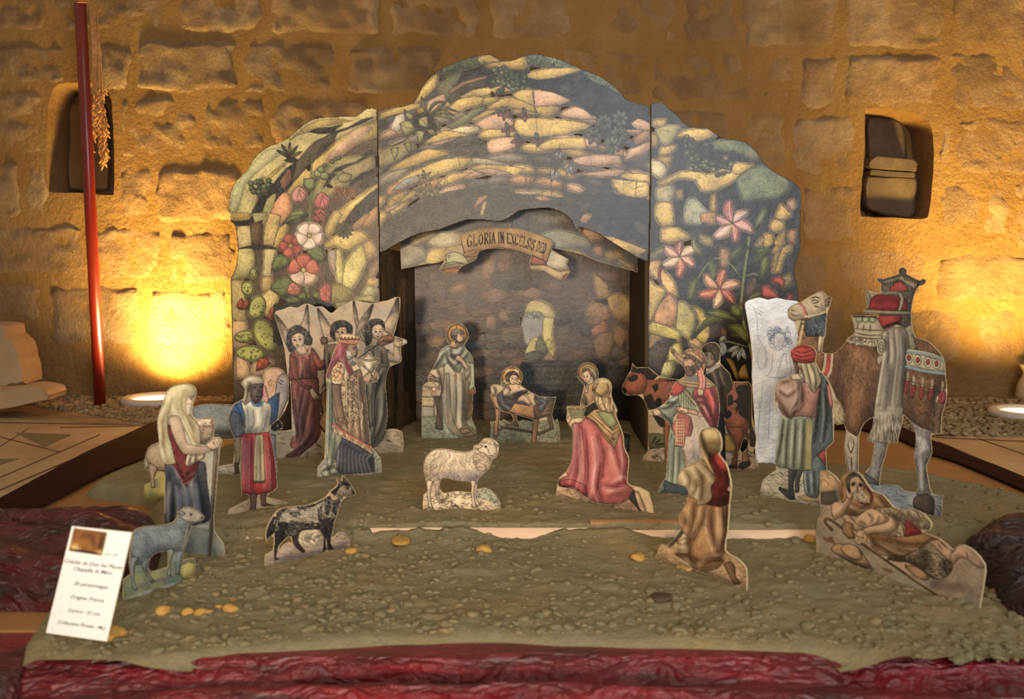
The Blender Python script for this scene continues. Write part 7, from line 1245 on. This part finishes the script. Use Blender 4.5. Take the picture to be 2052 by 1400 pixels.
a.P('fringe', (166,146,100),[(270,720),(320,740),(335,830),(300,840),(270,800)], ink=.4); a.fur('fringe', 50,9,1.5,[(70,60,44),(206,186,140)], .7)
# head and neck
a.P('neck', (140,94,58),[(90,300),(150,300),(210,380),(225,470),(240,500),(230,590),(180,560),(130,470),(100,420)], vol=.4); a.curls('neck', 80,5,[(80,50,30),(180,130,86)], .6); a.P('halter', (206,184,140),[(205,385),(225,395),(212,470),(200,470)], ink=.5)
a.P('head', (190,166,132),[(52,290),(50,260),(70,235),(110,220),(150,190),(190,172),(220,165),(250,195),(270,195),(265,225),(240,235),(235,270),(180,290),(130,300),(80,310)], vol=.38); a.L([(165,215),(185,205),(205,212)],[(170,222),(190,220),(205,214)],[(160,200),(190,190),(210,200)],[(62,275),(80,285),(110,285)],[(65,255),(80,262)],[(180,235),(210,245)],[(130,240),(150,285)], w=2, a=.85); a.fur('head', 60,8, .4,[(110,86,62),(220,200,166)], .4); a.P('head', (150,120,92),[(238,205),(268,195),(262,228),(242,236)], vol=.4); a.L([(245,210),(258,215),(250,228)], w=2)
a.L([(108,222),(130,245),(140,290)], w=6, col=(186,104,92), taper=False); a.L([(135,290),(190,285),(240,265)], w=4.5, col=(206,186,140), taper=False); a.L([(128,320),(115,380),(105,430)], w=5, col=(206,180,130), taper=False); a.E('halter', (190,166,120),127,318,10,11, lw=1.6); a.P('chin_fur', (190,164,124),[(85,310),(120,305),(110,350),(100,380),(85,350)], vol=.4)
a.P('tassel_cloth', (76,88,92),[(135,310),(240,275),(245,320),(235,385),(140,390)], sm=2, vol=.3); a.fur('tassel_cloth', 110,9,1.2,[(40,48,52),(120,132,134)], .7,1.3)
a.P('collar', (190,70,56),[(248,480),(268,482),(262,560),(245,595),(228,580),(242,540)], vol=.2); a.L([(240,480),(236,540),(222,585)],[(274,485),(266,565),(248,600)], w=5, col=(206,190,150), taper=False)
# saddle, blanket, howdah
a.P('saddle', (170,152,116),[(370,290),(395,290),(410,300),(500,300),(540,350),(540,400),(500,440),(400,415),(360,410),(390,360)], vol=.4); a.P('saddle', (186,168,130),[(345,405),(420,410),(500,430),(510,450),(430,440),(350,425)], vol=.3); a.curls('saddle', 60,5,[(90,74,56),(220,200,160)], .7,1.2,[(340,395),(510,420),(510,460),(340,435)]); a.L([(385,370),(450,385),(530,385)],[(380,390),(450,402),(520,402)],[(390,350),(470,360),(540,360)], w=2)
for k in range(3): a.P('roll', (150,160,116),[(398+k*34,285),(424+k*34,285),(428+k*34,312),(410+k*34,322),(396+k*34,312)], vol=.4)
a.L([(370,288),(520,292)], w=4, taper=False); a.E('roll', (120,110,84),518,292,8,7); a.L([(405,325),(400,360)],[(435,330),(430,365)],[(470,330),(465,370)], w=4, col=(110,90,66))
HD = (104,92,76)
a.P('howdah', HD, [(520,120),(505,100),(520,92),(535,102),(625,75),(615,55),(630,42),(650,55),(645,75),(720,110),(735,98),(750,108),(735,128),(715,130),(690,180),(672,260),(675,330),(690,400),(705,455),(660,440),(650,350),(620,330),(520,290),(535,180)], sm=2, vol=.4, lw=1.6)
a.P('howdah', (150,134,104),[(530,110),(625,82),(715,118),(690,150),(625,105),(545,130)], sm=1, vol=.2); a.L(*[[(540+k*14,118-k*4),(548+k*14,128-k*4)] for k in range(6)], *[[(640+k*13,92+k*5),(646+k*13,104+k*5)] for k in range(6)], w=2.5)
a.P('cushion', (176,66,60),[(565,145),(600,115),(625,110),(660,145),(655,160),(570,160)], sm=1, vol=.2); a.P('cushion', (160,44,44),[(460,250),(475,200),(520,180),(610,185),(620,200),(610,260),(550,262)], vol=.4, sm=3); a.P('cushion', (130,40,38),[(625,190),(655,210),(655,260),(620,260)], vol=.4); a.P('cushion', (170,54,50),[(500,285),(620,285),(625,310),(590,330),(535,350)], vol=.4); a.L([(480,215),(560,200),(610,215)], w=10, soft=9, a=.4, col=(80,16,20), inn='cushion')
a.P('rail', (150,134,106),[(432,255),(560,260),(672,265),(672,278),(560,278),(440,268)], sm=2, vol=.3); a.P('rail', (140,124,98),[(440,170),(455,165),(470,200),(460,250),(445,255),(455,210)], vol=.4); a.L([(455,175),(610,165)], w=5, col=(140,124,98), taper=False); a.P('rail', (150,134,106),[(605,165),(625,170),(640,205),(625,260),(605,262),(622,210)], vol=.4); a.L([(530,350),(580,325),(640,320)], w=3)
a.P('howdah', (140,134,100),[(645,350),(690,330),(690,400),(708,455),(660,445)], vol=.4); a.fur('howdah', 70,9,1.5,[(60,52,42),(190,176,140)], .5)
a.P('shawl', (170,154,126),[(530,380),(560,355),(620,345),(655,370),(665,420),(650,560),(632,700),(635,780),(600,930),(490,925),(450,915),(480,850),(490,750),(510,620),(530,480)], vol=.4, r=12)
a.G([(560,370),(560,500),(520,740)],[(590,360),(600,500),(570,740)],[(620,360),(630,480),(600,740)],[(645,380),(650,500),(625,740)],[(540,400),(545,460)],[(575,540),(545,760)], w=12, d=.5, col=(60,52,48), hi=.4); a.L([(490,770),(560,770),(635,760)], w=3, col=(130,140,110)); a.fur('shawl', 260,15,1.62,[(70,60,50),(206,190,156),(110,94,76)], .6,1.3, .1, .12,[(470,790),(640,780),(610,930),(440,930)])
a.E('roll', (176,160,122),522,445,22,42, .1, vol=.3); a.E('roll', (150,156,116),524,445,13,27, .1, vol=.2); a.E('roll', (186,170,130),525,445,6,12, .1, vol=.1); a.L([(515,490),(512,530)], w=6, col=(190,176,140))
a.P('band', (176,164,124),[(655,455),(740,465),(840,500),(850,590),(760,580),(650,550)], sm=2, vol=.25)
for cx, cy in ((665,500),(710,512),(762,522),(806,530)): a.E('band', (186,174,134), cx, cy, 19,27, vol=.1); a.E('band', (172,60,60), cx, cy, 10,15, vol=.2)
a.L([(655,470),(750,480),(840,512)], w=4, col=(120,140,150), taper=False); a.L([(650,545),(760,572),(848,580)], w=5, col=(120,144,160), taper=False); a.L([(650,533),(760,560),(848,568)],[(655,478),(750,490),(840,520)], w=1.3)
for cx, y in ((655,620),(685,640),(730,650),(778,660),(832,670)): a.L([(cx+6, y-50),(cx+4, y-8)], w=5, col=(170,156,124)); a.E('tassel', (180,166,130), cx+3, y-5,9,10); a.P('tassel', (176,66,64),[(cx-8, y),(cx+12, y),(cx+(20 if cx > 820 else 10), y+40),(cx, y+66),(cx-14, y+50)], vol=.45); a.L([(cx, y+8),(cx-4, y+56)], w=1.3)
card('camel_cutout', 'tall paper cutout of a brown camel carrying a red cushioned howdah and long fringed shawl', 'cutout figure', a, [(470,1240),(440,1130),(436,1090),(470,1050),(488,935),(450,920),(480,850),(482,805),(440,830),(410,900),(405,1090),(355,1090),(332,960),(345,880),(333,835),(300,842),(260,810),(255,640),(210,570),(90,520),(95,420),(100,390),(82,320),(52,300),(48,255),(72,232),(110,216),(190,170),(222,160),(250,190),(272,192),(260,235),(245,290),(238,385),(228,410),(220,470),(240,478),(290,475),(340,425),(350,400),(390,370),(368,286),(400,284),(500,287),(507,297),(514,280),(445,270),(432,258),(450,240),(440,168),(455,160),(520,172),(522,122),(502,108),(505,92),(535,98),(615,72),(610,55),(630,38),(655,52),(652,72),(718,106),(738,96),(754,108),(738,130),(716,135),(690,185),(676,265),(680,340),(700,395),(760,415),(825,475),(848,530),(852,600),(860,680),(848,745),(832,800),(828,890),(800,885),(775,905),(783,985),(755,1050),(765,1130),(785,1195),(836,1200),(828,1366),(640,1310)],((300,1235),(828,1366)), holes=[[(560,935),(605,935),(638,790),(690,850),(700,930),(690,1010),(712,1110),(704,1185),(640,1178),(605,1150),(515,1150),(525,1060),(545,1000)]])
# black goat
SD = 520/2052.
a = new(500,860, SD, (120,370,845,1090),(206,176,138), seed=33)
a.P('painted_ground', (176,146,118),[(125,1080),(130,990),(260,890),(420,870),(420,800),(480,770),(560,800),(600,870),(700,820),(785,850),(790,930),(500,1000)], ink=.3, sm=2); a.fur('painted_ground', 110,12,-.2,[(80,62,50),(110,84,70),(206,176,140)], .5); a.P('painted_ground', (200,172,132),[(390,870),(420,800),(480,775),(560,810),(590,880),(560,920),(420,930)], ink=.3); a.grass([(420,860),(560,860),(540,920),(430,920)],40,((40,46,50),(70,76,70)),16); a.grass([(670,820),(770,820),(770,870),(680,870)],26); a.L([(200,1030),(330,1010),(620,965),(760,900)], w=12, soft=10, a=.5, col=(60,60,70), inn='painted_ground')
BK, GT = (42,38,38),(150,134,108)
a.P('tail', BK, [(190,690),(220,740),(200,800),(170,830),(140,890),(133,830),(150,760)], vol=.4)
a.P('leg', (60,46,42),[(330,760),(420,760),(380,870),(440,960),(420,975),(345,900)], vol=.4); a.P('leg', BK, [(610,700),(680,690),(650,800),(640,900),(665,945),(620,960),(610,850)], vol=.4)
a.P('body', GT, [(200,690),(260,630),(380,610),(480,600),(580,550),(620,520),(720,540),(700,640),(650,720),(560,780),(440,790),(330,830),(240,830),(200,780)], vol=.4, r=11)
a.P('leg', BK, [(220,740),(320,740),(310,820),(230,920),(210,1010),(240,1025),(200,1030),(195,920)], vol=.4); a.P('leg', (50,42,40),[(560,720),(640,700),(610,800),(600,900),(610,955),(580,965),(590,850),(560,790)], vol=.4)
for P in ([(200,690),(260,635),(300,625),(240,700),(230,800),(200,780)],[(360,610),(480,600),(600,545),(560,580),(470,625),(400,630)],[(310,655),(400,650),(370,690),(330,680)],[(320,720),(420,740),(560,740),(560,790),(420,800),(330,850),(240,850)],[(600,540),(640,520),(650,600),(610,700),(590,640)],[(660,560),(720,560),(690,670),(650,700)],[(540,640),(570,600),(575,700),(550,740)]): a.P('dark_patch', BK, P, ink=.2, vol=.2)
a.fur('body,dark_patch', 420,12, lambda x, y: .5+.6*math.sin(x*.05),[(24,22,22),(60,52,46),(206,190,160),(190,170,138)], .55,1.1, .4, .4); a.fur('leg,tail', 130,10,1.5,[(20,18,18),(110,84,66)], .5)
a.P('head', (130,116,92),[(640,490),(690,440),(740,420),(790,430),(810,470),(832,495),(825,520),(780,530),(740,520),(720,560),(650,540)], vol=.4); a.P('head', BK, [(640,500),(690,440),(760,405),(800,430),(790,460),(740,440),(700,480),(680,520)], ink=.3); a.P('head', BK, [(810,480),(835,495),(825,515),(808,505)], ink=.4); a.P('ear', (110,96,82),[(700,390),(725,410),(730,450),(710,440),(695,410)], vol=.4); a.P('ear', (90,76,66),[(740,375),(765,395),(785,420),(750,420)], vol=.4); a.fur('head', 60,8, .8,[(24,22,22),(190,170,140)], .5); a.E(None, (20,18,18),775,465,9,6); a.L([(790,522),(822,515)], w=2); a.L([(640,510),(660,540),(680,545)], w=6, col=(206,150,110), taper=False); a.E('bell', (206,186,120),722,562,6,8)
card('black_goat_cutout', 'paper cutout of a black and grey collared goat looking to the right', 'cutout figure', a, [(125,1083),(128,990),(190,960),(195,850),(160,850),(138,890),(130,830),(150,750),(200,670),(250,625),(380,605),(480,595),(600,540),(640,490),(700,440),(690,395),(710,388),(735,412),(735,375),(755,372),(780,410),(805,440),(838,495),(828,522),(770,535),(725,570),(700,660),(668,740),(655,870),(700,820),(740,815),(785,850),(792,935),(500,1005)],((125,1080),(792,930)), holes=[[(238,920),(300,850),(330,845),(340,905),(320,890),(270,915),(235,960)]])
# white sheep
a = new(500,860, SD, (1365,65,1985,670),(212,180,136), seed=34)
a.P('painted_ground', (210,178,134),[(1372,650),(1375,520),(1420,490),(1500,500),(1640,490),(1800,480),(1860,465),(1950,520),(1980,600),(1975,665)], ink=.3, sm=2); a.fur('painted_ground', 130,12, .1,[(70,56,42),(90,80,60)], .7,1.5, .8, .6); a.grass([(1500,490),(1780,490),(1780,530),(1500,540)],60); a.P('painted_ground', (150,150,116),[(1800,480),(1870,465),(1950,520),(1970,590),(1880,560),(1820,540)], ink=.4); a.curls('painted_ground', 60,4,[(60,60,48),(190,180,140)], .7,1.1,[(1790,470),(1960,470),(1980,600),(1800,560)]); a.L([(1570,630),(1620,600),(1660,635)],[(1600,640),(1620,600),(1700,640)], w=2)
FL = (212,184,142)
a.P('leg', (190,160,128),[(1440,400),(1510,390),(1500,460),(1500,540),(1540,575),(1515,585),(1480,540),(1470,450)], vol=.4); a.P('leg', (196,170,136),[(1780,400),(1800,420),(1790,530),(1825,600),(1795,605),(1765,540)], vol=.4)
a.P('fleece', FL, [(1380,320),(1390,240),(1440,175),(1520,158),(1600,170),(1700,185),(1780,165),(1850,170),(1910,220),(1880,320),(1820,370),(1790,430),(1740,410),(1640,400),(1560,380),(1500,395),(1440,420),(1400,410)], vol=.4, r=13)
a.P('leg', (200,172,134),[(1405,400),(1450,410),(1430,500),(1440,600),(1455,625),(1420,625),(1410,540),(1405,470)], vol=.4); a.P('leg', (196,168,132),[(1750,400),(1790,410),(1775,500),(1790,615),(1765,620),(1755,540)], vol=.4)
a.L([(1500,380),(1600,390),(1720,400),(1800,380),(1870,320)], w=26, soft=22, col=(90,84,110), a=.5, inn='fleece'); a.L([(1395,300),(1410,380)],[(1440,260),(1430,380)], w=16, soft=16, col=(120,90,66), a=.45, inn='fleece'); a.fur('fleece', 420,12, lambda x, y: 1.9+.5*math.sin(x*.06),[(110,84,60),(150,120,88),(232,210,170),(84,66,56)], .5,1, .7, .4); a.fur('leg', 70,9,1.5,[(110,84,66),(224,200,164)], .4)
a.P('mane', (190,158,118),[(1780,180),(1830,200),(1900,230),(1900,290),(1850,330),(1790,300),(1765,240)], vol=.4, ink=.3); a.curls('mane', 70,5,[(100,74,52),(220,190,148)], .6)
a.P('head', (216,186,146),[(1800,130),(1840,90),(1900,90),(1940,115),(1955,170),(1940,215),(1900,225),(1860,190),(1820,180)], vol=.3); a.P('ear', (206,176,136),[(1775,130),(1820,120),(1850,130),(1820,150),(1790,152)], vol=.4); a.P('ear', (206,176,136),[(1935,120),(1968,122),(1950,140)], vol=.3); a.P('mane', (196,164,124),[(1820,110),(1850,78),(1900,75),(1940,110),(1900,118),(1870,110)], vol=.4); a.curls('mane', 40,4,[(110,84,60),(232,206,164)], .6,1,[(1800,70),(1950,70),(1950,130),(1800,130)]); a.E(None, (60,44,34),1868,140,10,6); a.L([(1855,132),(1880,130)],[(1930,195),(1945,190)],[(1890,205),(1935,210)],[(1880,150),(1900,190)], w=1.8)
card('white_sheep_cutout', 'paper cutout of a woolly cream sheep standing alone in the middle of the earth', 'cutout figure', a, [(1372,655),(1376,515),(1408,490),(1400,420),(1378,330),(1385,240),(1440,170),(1520,153),(1610,165),(1700,180),(1770,160),(1772,130),(1815,115),(1850,74),(1905,70),(1972,118),(1955,215),(1920,240),(1895,310),(1825,375),(1800,420),(1800,475),(1860,463),(1920,490),(1980,575),(1978,664)],((1372,652),(1978,664)), holes=[[(1520,390),(1550,382),(1640,405),(1740,412),(1758,440),(1752,500),(1640,488),(1540,505),(1505,470),(1505,420)]])
# grey sheep front left
SK = 420/1729.
a = new(60,980, SK, (765,140,1450,935),(140,146,120), seed=35)
a.P('painted_ground', (140,144,92),[(770,930),(775,750),(900,680),(1000,660),(1240,600),(1350,570),(1365,640),(1320,740),(1000,850)], ink=.3, sm=2); a.blot('painted_ground', [(176,164,80),(110,130,130),(90,104,96),(150,130,110)],40,14, .5); a.P('painted_ground', (180,160,84),[(1240,640),(1300,600),(1365,610),(1355,690),(1280,745),(1240,700)], vol=.4); a.L([(860,810),(1000,770),(1180,720)], w=9, soft=8, col=(110,100,96), a=.7, inn='painted_ground'); a.L([(780,905),(1000,840),(1300,750)], w=7, soft=5, col=(170,172,156), a=.7, inn='painted_ground')
GS = (150,152,144)
a.P('leg', (140,142,136),[(930,560),(1000,560),(960,660),(1030,760),(1000,770),(930,640)], vol=.4); a.P('leg', (136,142,138),[(1210,480),(1290,470),(1250,570),(1235,700),(1205,700)], vol=.4)
a.P('fleece', GS, [(840,400),(870,340),(950,310),(1100,300),(1200,270),(1230,200),(1330,200),(1330,270),(1290,420),(1270,500),(1210,510),(1140,500),(1060,510),(980,560),(900,620),(850,580),(835,480)], vol=.4, r=12); a.P('leg', GS, [(835,560),(900,560),(860,650),(860,760),(890,830),(860,830),(840,760),(825,640)], vol=.4); a.P('leg', (160,156,134),[(1140,490),(1190,500),(1160,600),(1160,715),(1135,710),(1145,600)], vol=.4); a.fur('fleece', 320,12, .5,[(84,94,98),(176,184,180),(110,118,120)], .45); a.L([(1000,540),(1100,490),(1200,510)],[(960,400),(970,480),(950,560)], w=14, soft=14, col=(70,78,84), a=.5, inn='fleece'); a.L([(1310,260),(1280,420),(1260,500)], w=5, col=(180,150,110), a=.6)
a.P('head', (196,176,142),[(1230,200),(1270,160),(1340,155),(1400,190),(1432,220),(1420,250),(1370,268),(1310,270),(1250,240)], vol=.35); a.P('ear', (170,168,152),[(1220,195),(1250,180),(1285,200),(1260,215)], vol=.4); a.E(None, (50,42,36),1330,206,9,7); a.L([(1400,240),(1428,232)], w=2); a.curls('head', 20,4,[(120,110,92),(220,206,176)], .4)
card('grey_sheep_cutout', 'paper cutout of a grey sheep with pale face beside the white card', 'cutout figure', a, [(770,932),(775,750),(835,700),(822,620),(832,480),(845,380),(880,330),(960,305),(1100,295),(1190,270),(1225,210),(1218,190),(1250,175),(1275,152),(1340,148),(1400,185),(1440,222),(1425,255),(1340,285),(1300,430),(1275,500),(1255,590),(1300,575),(1355,568),(1368,640),(1350,700),(1300,755),(1000,855)],((770,928),(1350,742)), holes=[[(1000,560),(1060,520),(1140,510),(1145,600),(1140,640),(1010,680),(975,640)]])
# lying bearded shepherd
SJ = 380/1662.
a = new(1620,920, SJ, (60,95,1560,1330),(200,162,118), step=1.05, seed=36)
a.parts[0] = 'backing'; a.blot('backing', [(150,130,100),(176,150,116),(200,150,100)],50,22, .3)
a.P('painted_ground', (170,146,110),[(100,380),(250,500),(480,740),(700,900),(1000,1060),(1300,920),(1400,880),(1530,980),(1490,1320),(1100,1200),(700,1040),(400,930),(70,820),(80,520)], ink=.0, vol=.1); a.blot('painted_ground', [(120,116,96),(96,88,80),(190,140,100),(206,170,126),(140,150,130)],90,20, .4); a.fur('painted_ground', 140,13, .5,[(80,66,54),(120,96,74)], .45); a.L([(1080,1090),(1200,1110),(1350,1140)],[(1300,1100),(1400,1120)], w=14, soft=12, col=(120,84,76), a=.5)
a.P('straw_hat', (200,158,110),[(100,110),(160,105),(240,170),(262,230),(230,280),(105,290)], vol=.3); a.L([(100,180),(150,185),(180,220),(150,260)],[(150,110),(185,180)],[(180,230),(250,250)], w=1.4, col=(140,80,50)); a.E('straw_hat', (176,70,50),100,195,14,18, ink=.3); a.P('painted_ground', (96,84,66),[(105,295),(240,270),(270,340),(210,390),(110,390)], ink=0, vol=.2)
a.P('cloak', (184,132,82),[(265,250),(280,170),(340,125),(420,115),(470,150),(540,280),(640,310),(720,390),(700,430),(560,440),(540,430),(440,490),(320,480),(330,440),(300,380)], vol=.45, r=10)
a.P('cloak', (178,126,74),[(540,650),(830,680),(1000,650),(1140,690),(1080,730),(900,830),(740,845),(640,830),(500,710)], vol=.45, r=10); a.G([(540,670),(640,760),(760,840)],[(600,670),(760,760),(900,800)],[(700,690),(860,740),(1000,740)],[(560,700),(600,780)], w=14, d=.45, col=(70,42,20)); a.G([(340,430),(420,450),(520,420)],[(380,390),(450,410),(560,390)],[(300,190),(290,280),(300,340)],[(350,470),(420,480)],[(620,330),(680,400)], w=11, d=.4, col=(80,46,22))
a.P('red_shirt', (168,52,46),[(830,530),(900,560),(970,620),(990,655),(840,680)], vol=.4); a.P('red_shirt', (176,56,46),[(490,230),(560,310),(560,370),(520,400),(440,380),(530,370),(545,320)], vol=.3)
a.P('fleece', (186,156,114),[(560,430),(700,420),(800,460),(850,560),(840,660),(780,680),(700,660),(760,620),(780,540),(700,480)], vol=.4); a.P('fleece', (176,150,112),[(810,440),(900,440),(1000,480),(1070,560),(1060,610),(980,600),(900,540),(830,500)], vol=.5); a.fur('fleece', 160,13,1.1,[(70,54,38),(226,200,150),(100,80,58)], .6,1.3); a.L([(730,490),(770,560)], w=22, soft=18, a=.6, col=(50,40,30), inn='fleece'); a.L([(880,510),(980,540)], w=14, soft=12, a=.5, col=(60,50,40), inn='fleece')
SB_ = (206,162,118)
a.P('chest', SB_, [(440,500),(540,430),(640,470),(700,540),(620,580),(520,600),(420,590),(400,540)], vol=.4); a.L([(520,470),(560,520),(540,560)],[(620,500),(600,560),(540,590)],[(440,540),(500,570)], w=6, soft=5, a=.5, col=(80,50,34)); a.P('tunic', (190,150,104),[(290,500),(340,480),(420,560),(500,600),(470,640),(380,600)], vol=.4)
a.P('arm', SB_, [(205,400),(240,370),(300,380),(340,320),(335,250),(360,260),(385,320),(370,380),(300,480),(230,530),(205,470)], vol=.42); a.P('hand', SB_, [(330,240),(345,260),(370,300),(385,330),(360,350),(335,320)], vol=.3); a.L([(340,260),(360,310)],[(350,255),(372,300)], w=1.6)
a.P('arm', SB_, [(700,480),(760,540),(770,610),(700,640),(580,650),(500,660),(450,640),(500,600),(620,570),(700,540)], vol=.42); a.hand('hand', 455,665,84,1.85, SB_, .2)
a.P('gourd', (150,108,66),[(290,590),(330,550),(390,570),(390,640),(410,690),(360,695),(310,650)], vol=.5); a.P('crook', (130,100,66),[(140,560),(135,530),(160,512),(210,530),(300,600),(290,610),(210,550),(165,530),(155,555),(215,610),(205,630)], sm=2, vol=.3)
a.L([(470,740),(700,900),(900,1040),(1130,1195)], w=4.2, a=.9, col=(60,36,22), taper=False, soft=1.2); a.L([(470,735),(700,895),(1120,1185)], w=1.5, col=(206,140,84), a=.8)
a.P('head', (190,150,112),[(340,170),(380,130),(440,140),(480,190),(490,250),(480,310),(430,340),(380,300),(350,250)], vol=.4); a.P('beard', (190,166,126),[(390,310),(430,280),(480,270),(520,320),(540,380),(500,385),(440,370),(400,350)], vol=.45, ink=.5); a.fur('beard', 70,11,1.2,[(110,86,60),(232,212,170)], .6); a.P('hair', (92,78,62),[(335,230),(330,170),(370,125),(440,122),(490,180),(470,190),(430,150),(380,165),(360,200),(370,290),(350,280)], vol=.5); a.curls('hair', 50,5,[(40,34,28),(150,132,104)], .6)
a.L([(375,228),(410,215)],[(440,225),(475,232)], w=5, a=.9, soft=3); a.L([(370,210),(415,200)],[(440,208),(480,222)], w=2.6); a.L([(425,225),(432,265),(418,272)],[(420,292),(450,290)], w=2.4)
a.P('foot', (200,152,112),[(1040,720),(1150,710),(1250,790),(1290,850),(1240,900),(1180,840),(1100,760)], vol=.4); a.P('fur_legging', (140,116,84),[(690,870),(840,840),(980,780),(1060,730),(1180,840),(1260,920),(1240,1000),(1160,1050),(1080,1040),(980,960),(880,900),(780,890)], vol=.5, r=12); a.fur('fur_legging', 320,14, lambda x, y: .9+.8*math.sin(x*.05),[(60,48,36),(220,190,140),(90,70,50),(190,156,110)], .6,1.3, .5, .5); a.L([(1000,800),(1020,880),(1060,960)],[(720,880),(850,900),(980,940)],[(1200,900),(1220,1000)], w=22, soft=18, col=(40,32,26), a=.55, inn='fur_legging')
a.P('foot', (190,140,96),[(850,930),(960,950),(1040,1010),(1050,1060),(980,1050),(900,990)], vol=.4); a.P('foot', (206,156,118),[(1240,850),(1290,790),(1310,755),(1360,755),(1440,810),(1520,900),(1540,950),(1490,950),(1400,880),(1330,860),(1270,920)], vol=.4); a.L([(1330,755),(1430,790),(1530,900),(1540,940)], w=5, col=(206,190,160), a=.7); a.L([(1130,730),(1180,800)],[(1160,720),(1220,790)],[(1380,800),(1400,870)], w=2)
a.P('hat', (184,138,92),[(200,780),(240,740),(300,745),(400,750),(470,820),(520,890),(550,940),(500,955),(400,910),(280,850),(215,810)], vol=.45); a.P('hat', (196,150,100),[(285,790),(320,745),(400,750),(460,810),(470,880),(400,880),(330,840)], vol=.5); a.L([(290,850),(420,920),(560,960)], w=12, soft=10, a=.6, col=(50,40,34)); a.L([(130,680),(170,710),(210,690)],[(180,680),(230,740)],[(660,960),(740,990)], w=7, soft=5, col=(110,64,40), a=.7)
card('lying_shepherd_cutout', 'large paper cutout of a bearded shepherd lying on one elbow in tan cloak', 'cutout figure', a, [(70,820),(82,520),(105,480),(102,105),(165,100),(245,160),(270,200),(300,145),(360,115),(430,112),(490,180),(560,280),(650,310),(720,390),(800,440),(910,435),(1010,480),(1075,560),(1060,620),(1000,640),(1145,695),(1260,790),(1290,770),(1320,748),(1370,752),(1450,800),(1545,920),(1540,1060),(1495,1325),(1300,1265),(1000,1160),(600,1000),(300,900)],((70,815),(1495,1322)))
# white information card
a = Art((90,1050,268,1290),1.0,(250,234,222),40); a.parts[0] = 'card_face'; a.plain = True; a.crop(60,980, SK); a.c[:] = np.array((250,236,226))/255.
a.P('card_picture', (176,112,50),[(370,328),(628,362),(588,537),(330,500)], sm=1, vol=.2, ink=.2, top=(150,90,40)); a.L([(345,470),(400,490)],[(560,520),(585,525)], w=12, soft=10, col=(240,200,120), a=.8, inn='card_picture'); a.L([(420,400),(470,380),(520,410),(530,490)], w=9, soft=8, col=(100,60,34), a=.6, inn='card_picture'); a.L([(600,380),(570,500)], w=6, soft=6, col=(70,40,30), a=.7, inn='card_picture'); a.L([(335,495),(590,532)], w=3, a=.8)
a.P('card_face', (170,180,206),[(150,1105),(220,1150),(300,1200),(130,1185)], ink=0, vol=0, a=.0)
Q4 = px(a, [(345,302),(843,355),(636,1257),(130,1185)]); cb = base_line((Q4[3], Q4[2]), .013)
ic = cutout('information_card', 'white standing information card with a small photo and printed lines', 'card', a, Q4, cb, sm=1, thick=.0012, mat=M_PRINT, gain=1.0, board=None)
if ic is not None:
    M_TXT = plain('dark_print_ink', rgb(88,76,72), .7).m
    TL, TR, BR_, BLc = [plane_pts(np.array([p[0]]), np.array([p[1]]), cb, .0008)[0][0] for p in Q4]
    for txt, fx, fy, hh in (('F\u00e9vrier 2009', .75, .225, .020),('Cr\u00e8che de Dun les Places', .50, .335, .044),('Chapelle St Marc', .52, .395, .044),('20 personnages', .54, .525, .042),('Origine: France', .53, .65, .042),('Carton - 51 cm', .53, .775, .040),('Collection Priv\u00e9e - M.J.', .54, .895, .040)):
        cu = bpy.data.curves.new('lettering', 'FONT'); cu.body = txt; cu.size = 1; cu.align_x = 'CENTER'; cu.shear = .25; cu.resolution_u = 2; cu.offset = .012
        to = bpy.data.objects.new('lettering', cu); COL.objects.link(to); me = bpy.data.meshes.new_from_object(to.evaluated_get(bpy.context.evaluated_depsgraph_get())); bpy.data.objects.remove(to)
        n = len(me.vertices); v = np.empty(n*3, np.float32); me.vertices.foreach_get('co', v); v = v.reshape(-1,3); u = v[:, 0]-(v[:, 0].max()+v[:, 0].min())/2; H_ = np.linalg.norm(BLc-TL); W_ = np.linalg.norm(TR-TL); s_ = hh*H_*1.1/W_*1.12
        U = fx+u*s_; Vv = fy-v[:, 1]*hh*1.1; P3 = (TL*(1-U)[:, None]+TR*U[:, None])*(1-Vv)[:, None]+(BLc*(1-U)[:, None]+BR_*U[:, None])*Vv[:, None]-np.array(ic.location)
        me.vertices.foreach_set('co', np.ascontiguousarray(P3, np.float32).ravel()); me.update(); link('lettering', me, M_TXT, ic)
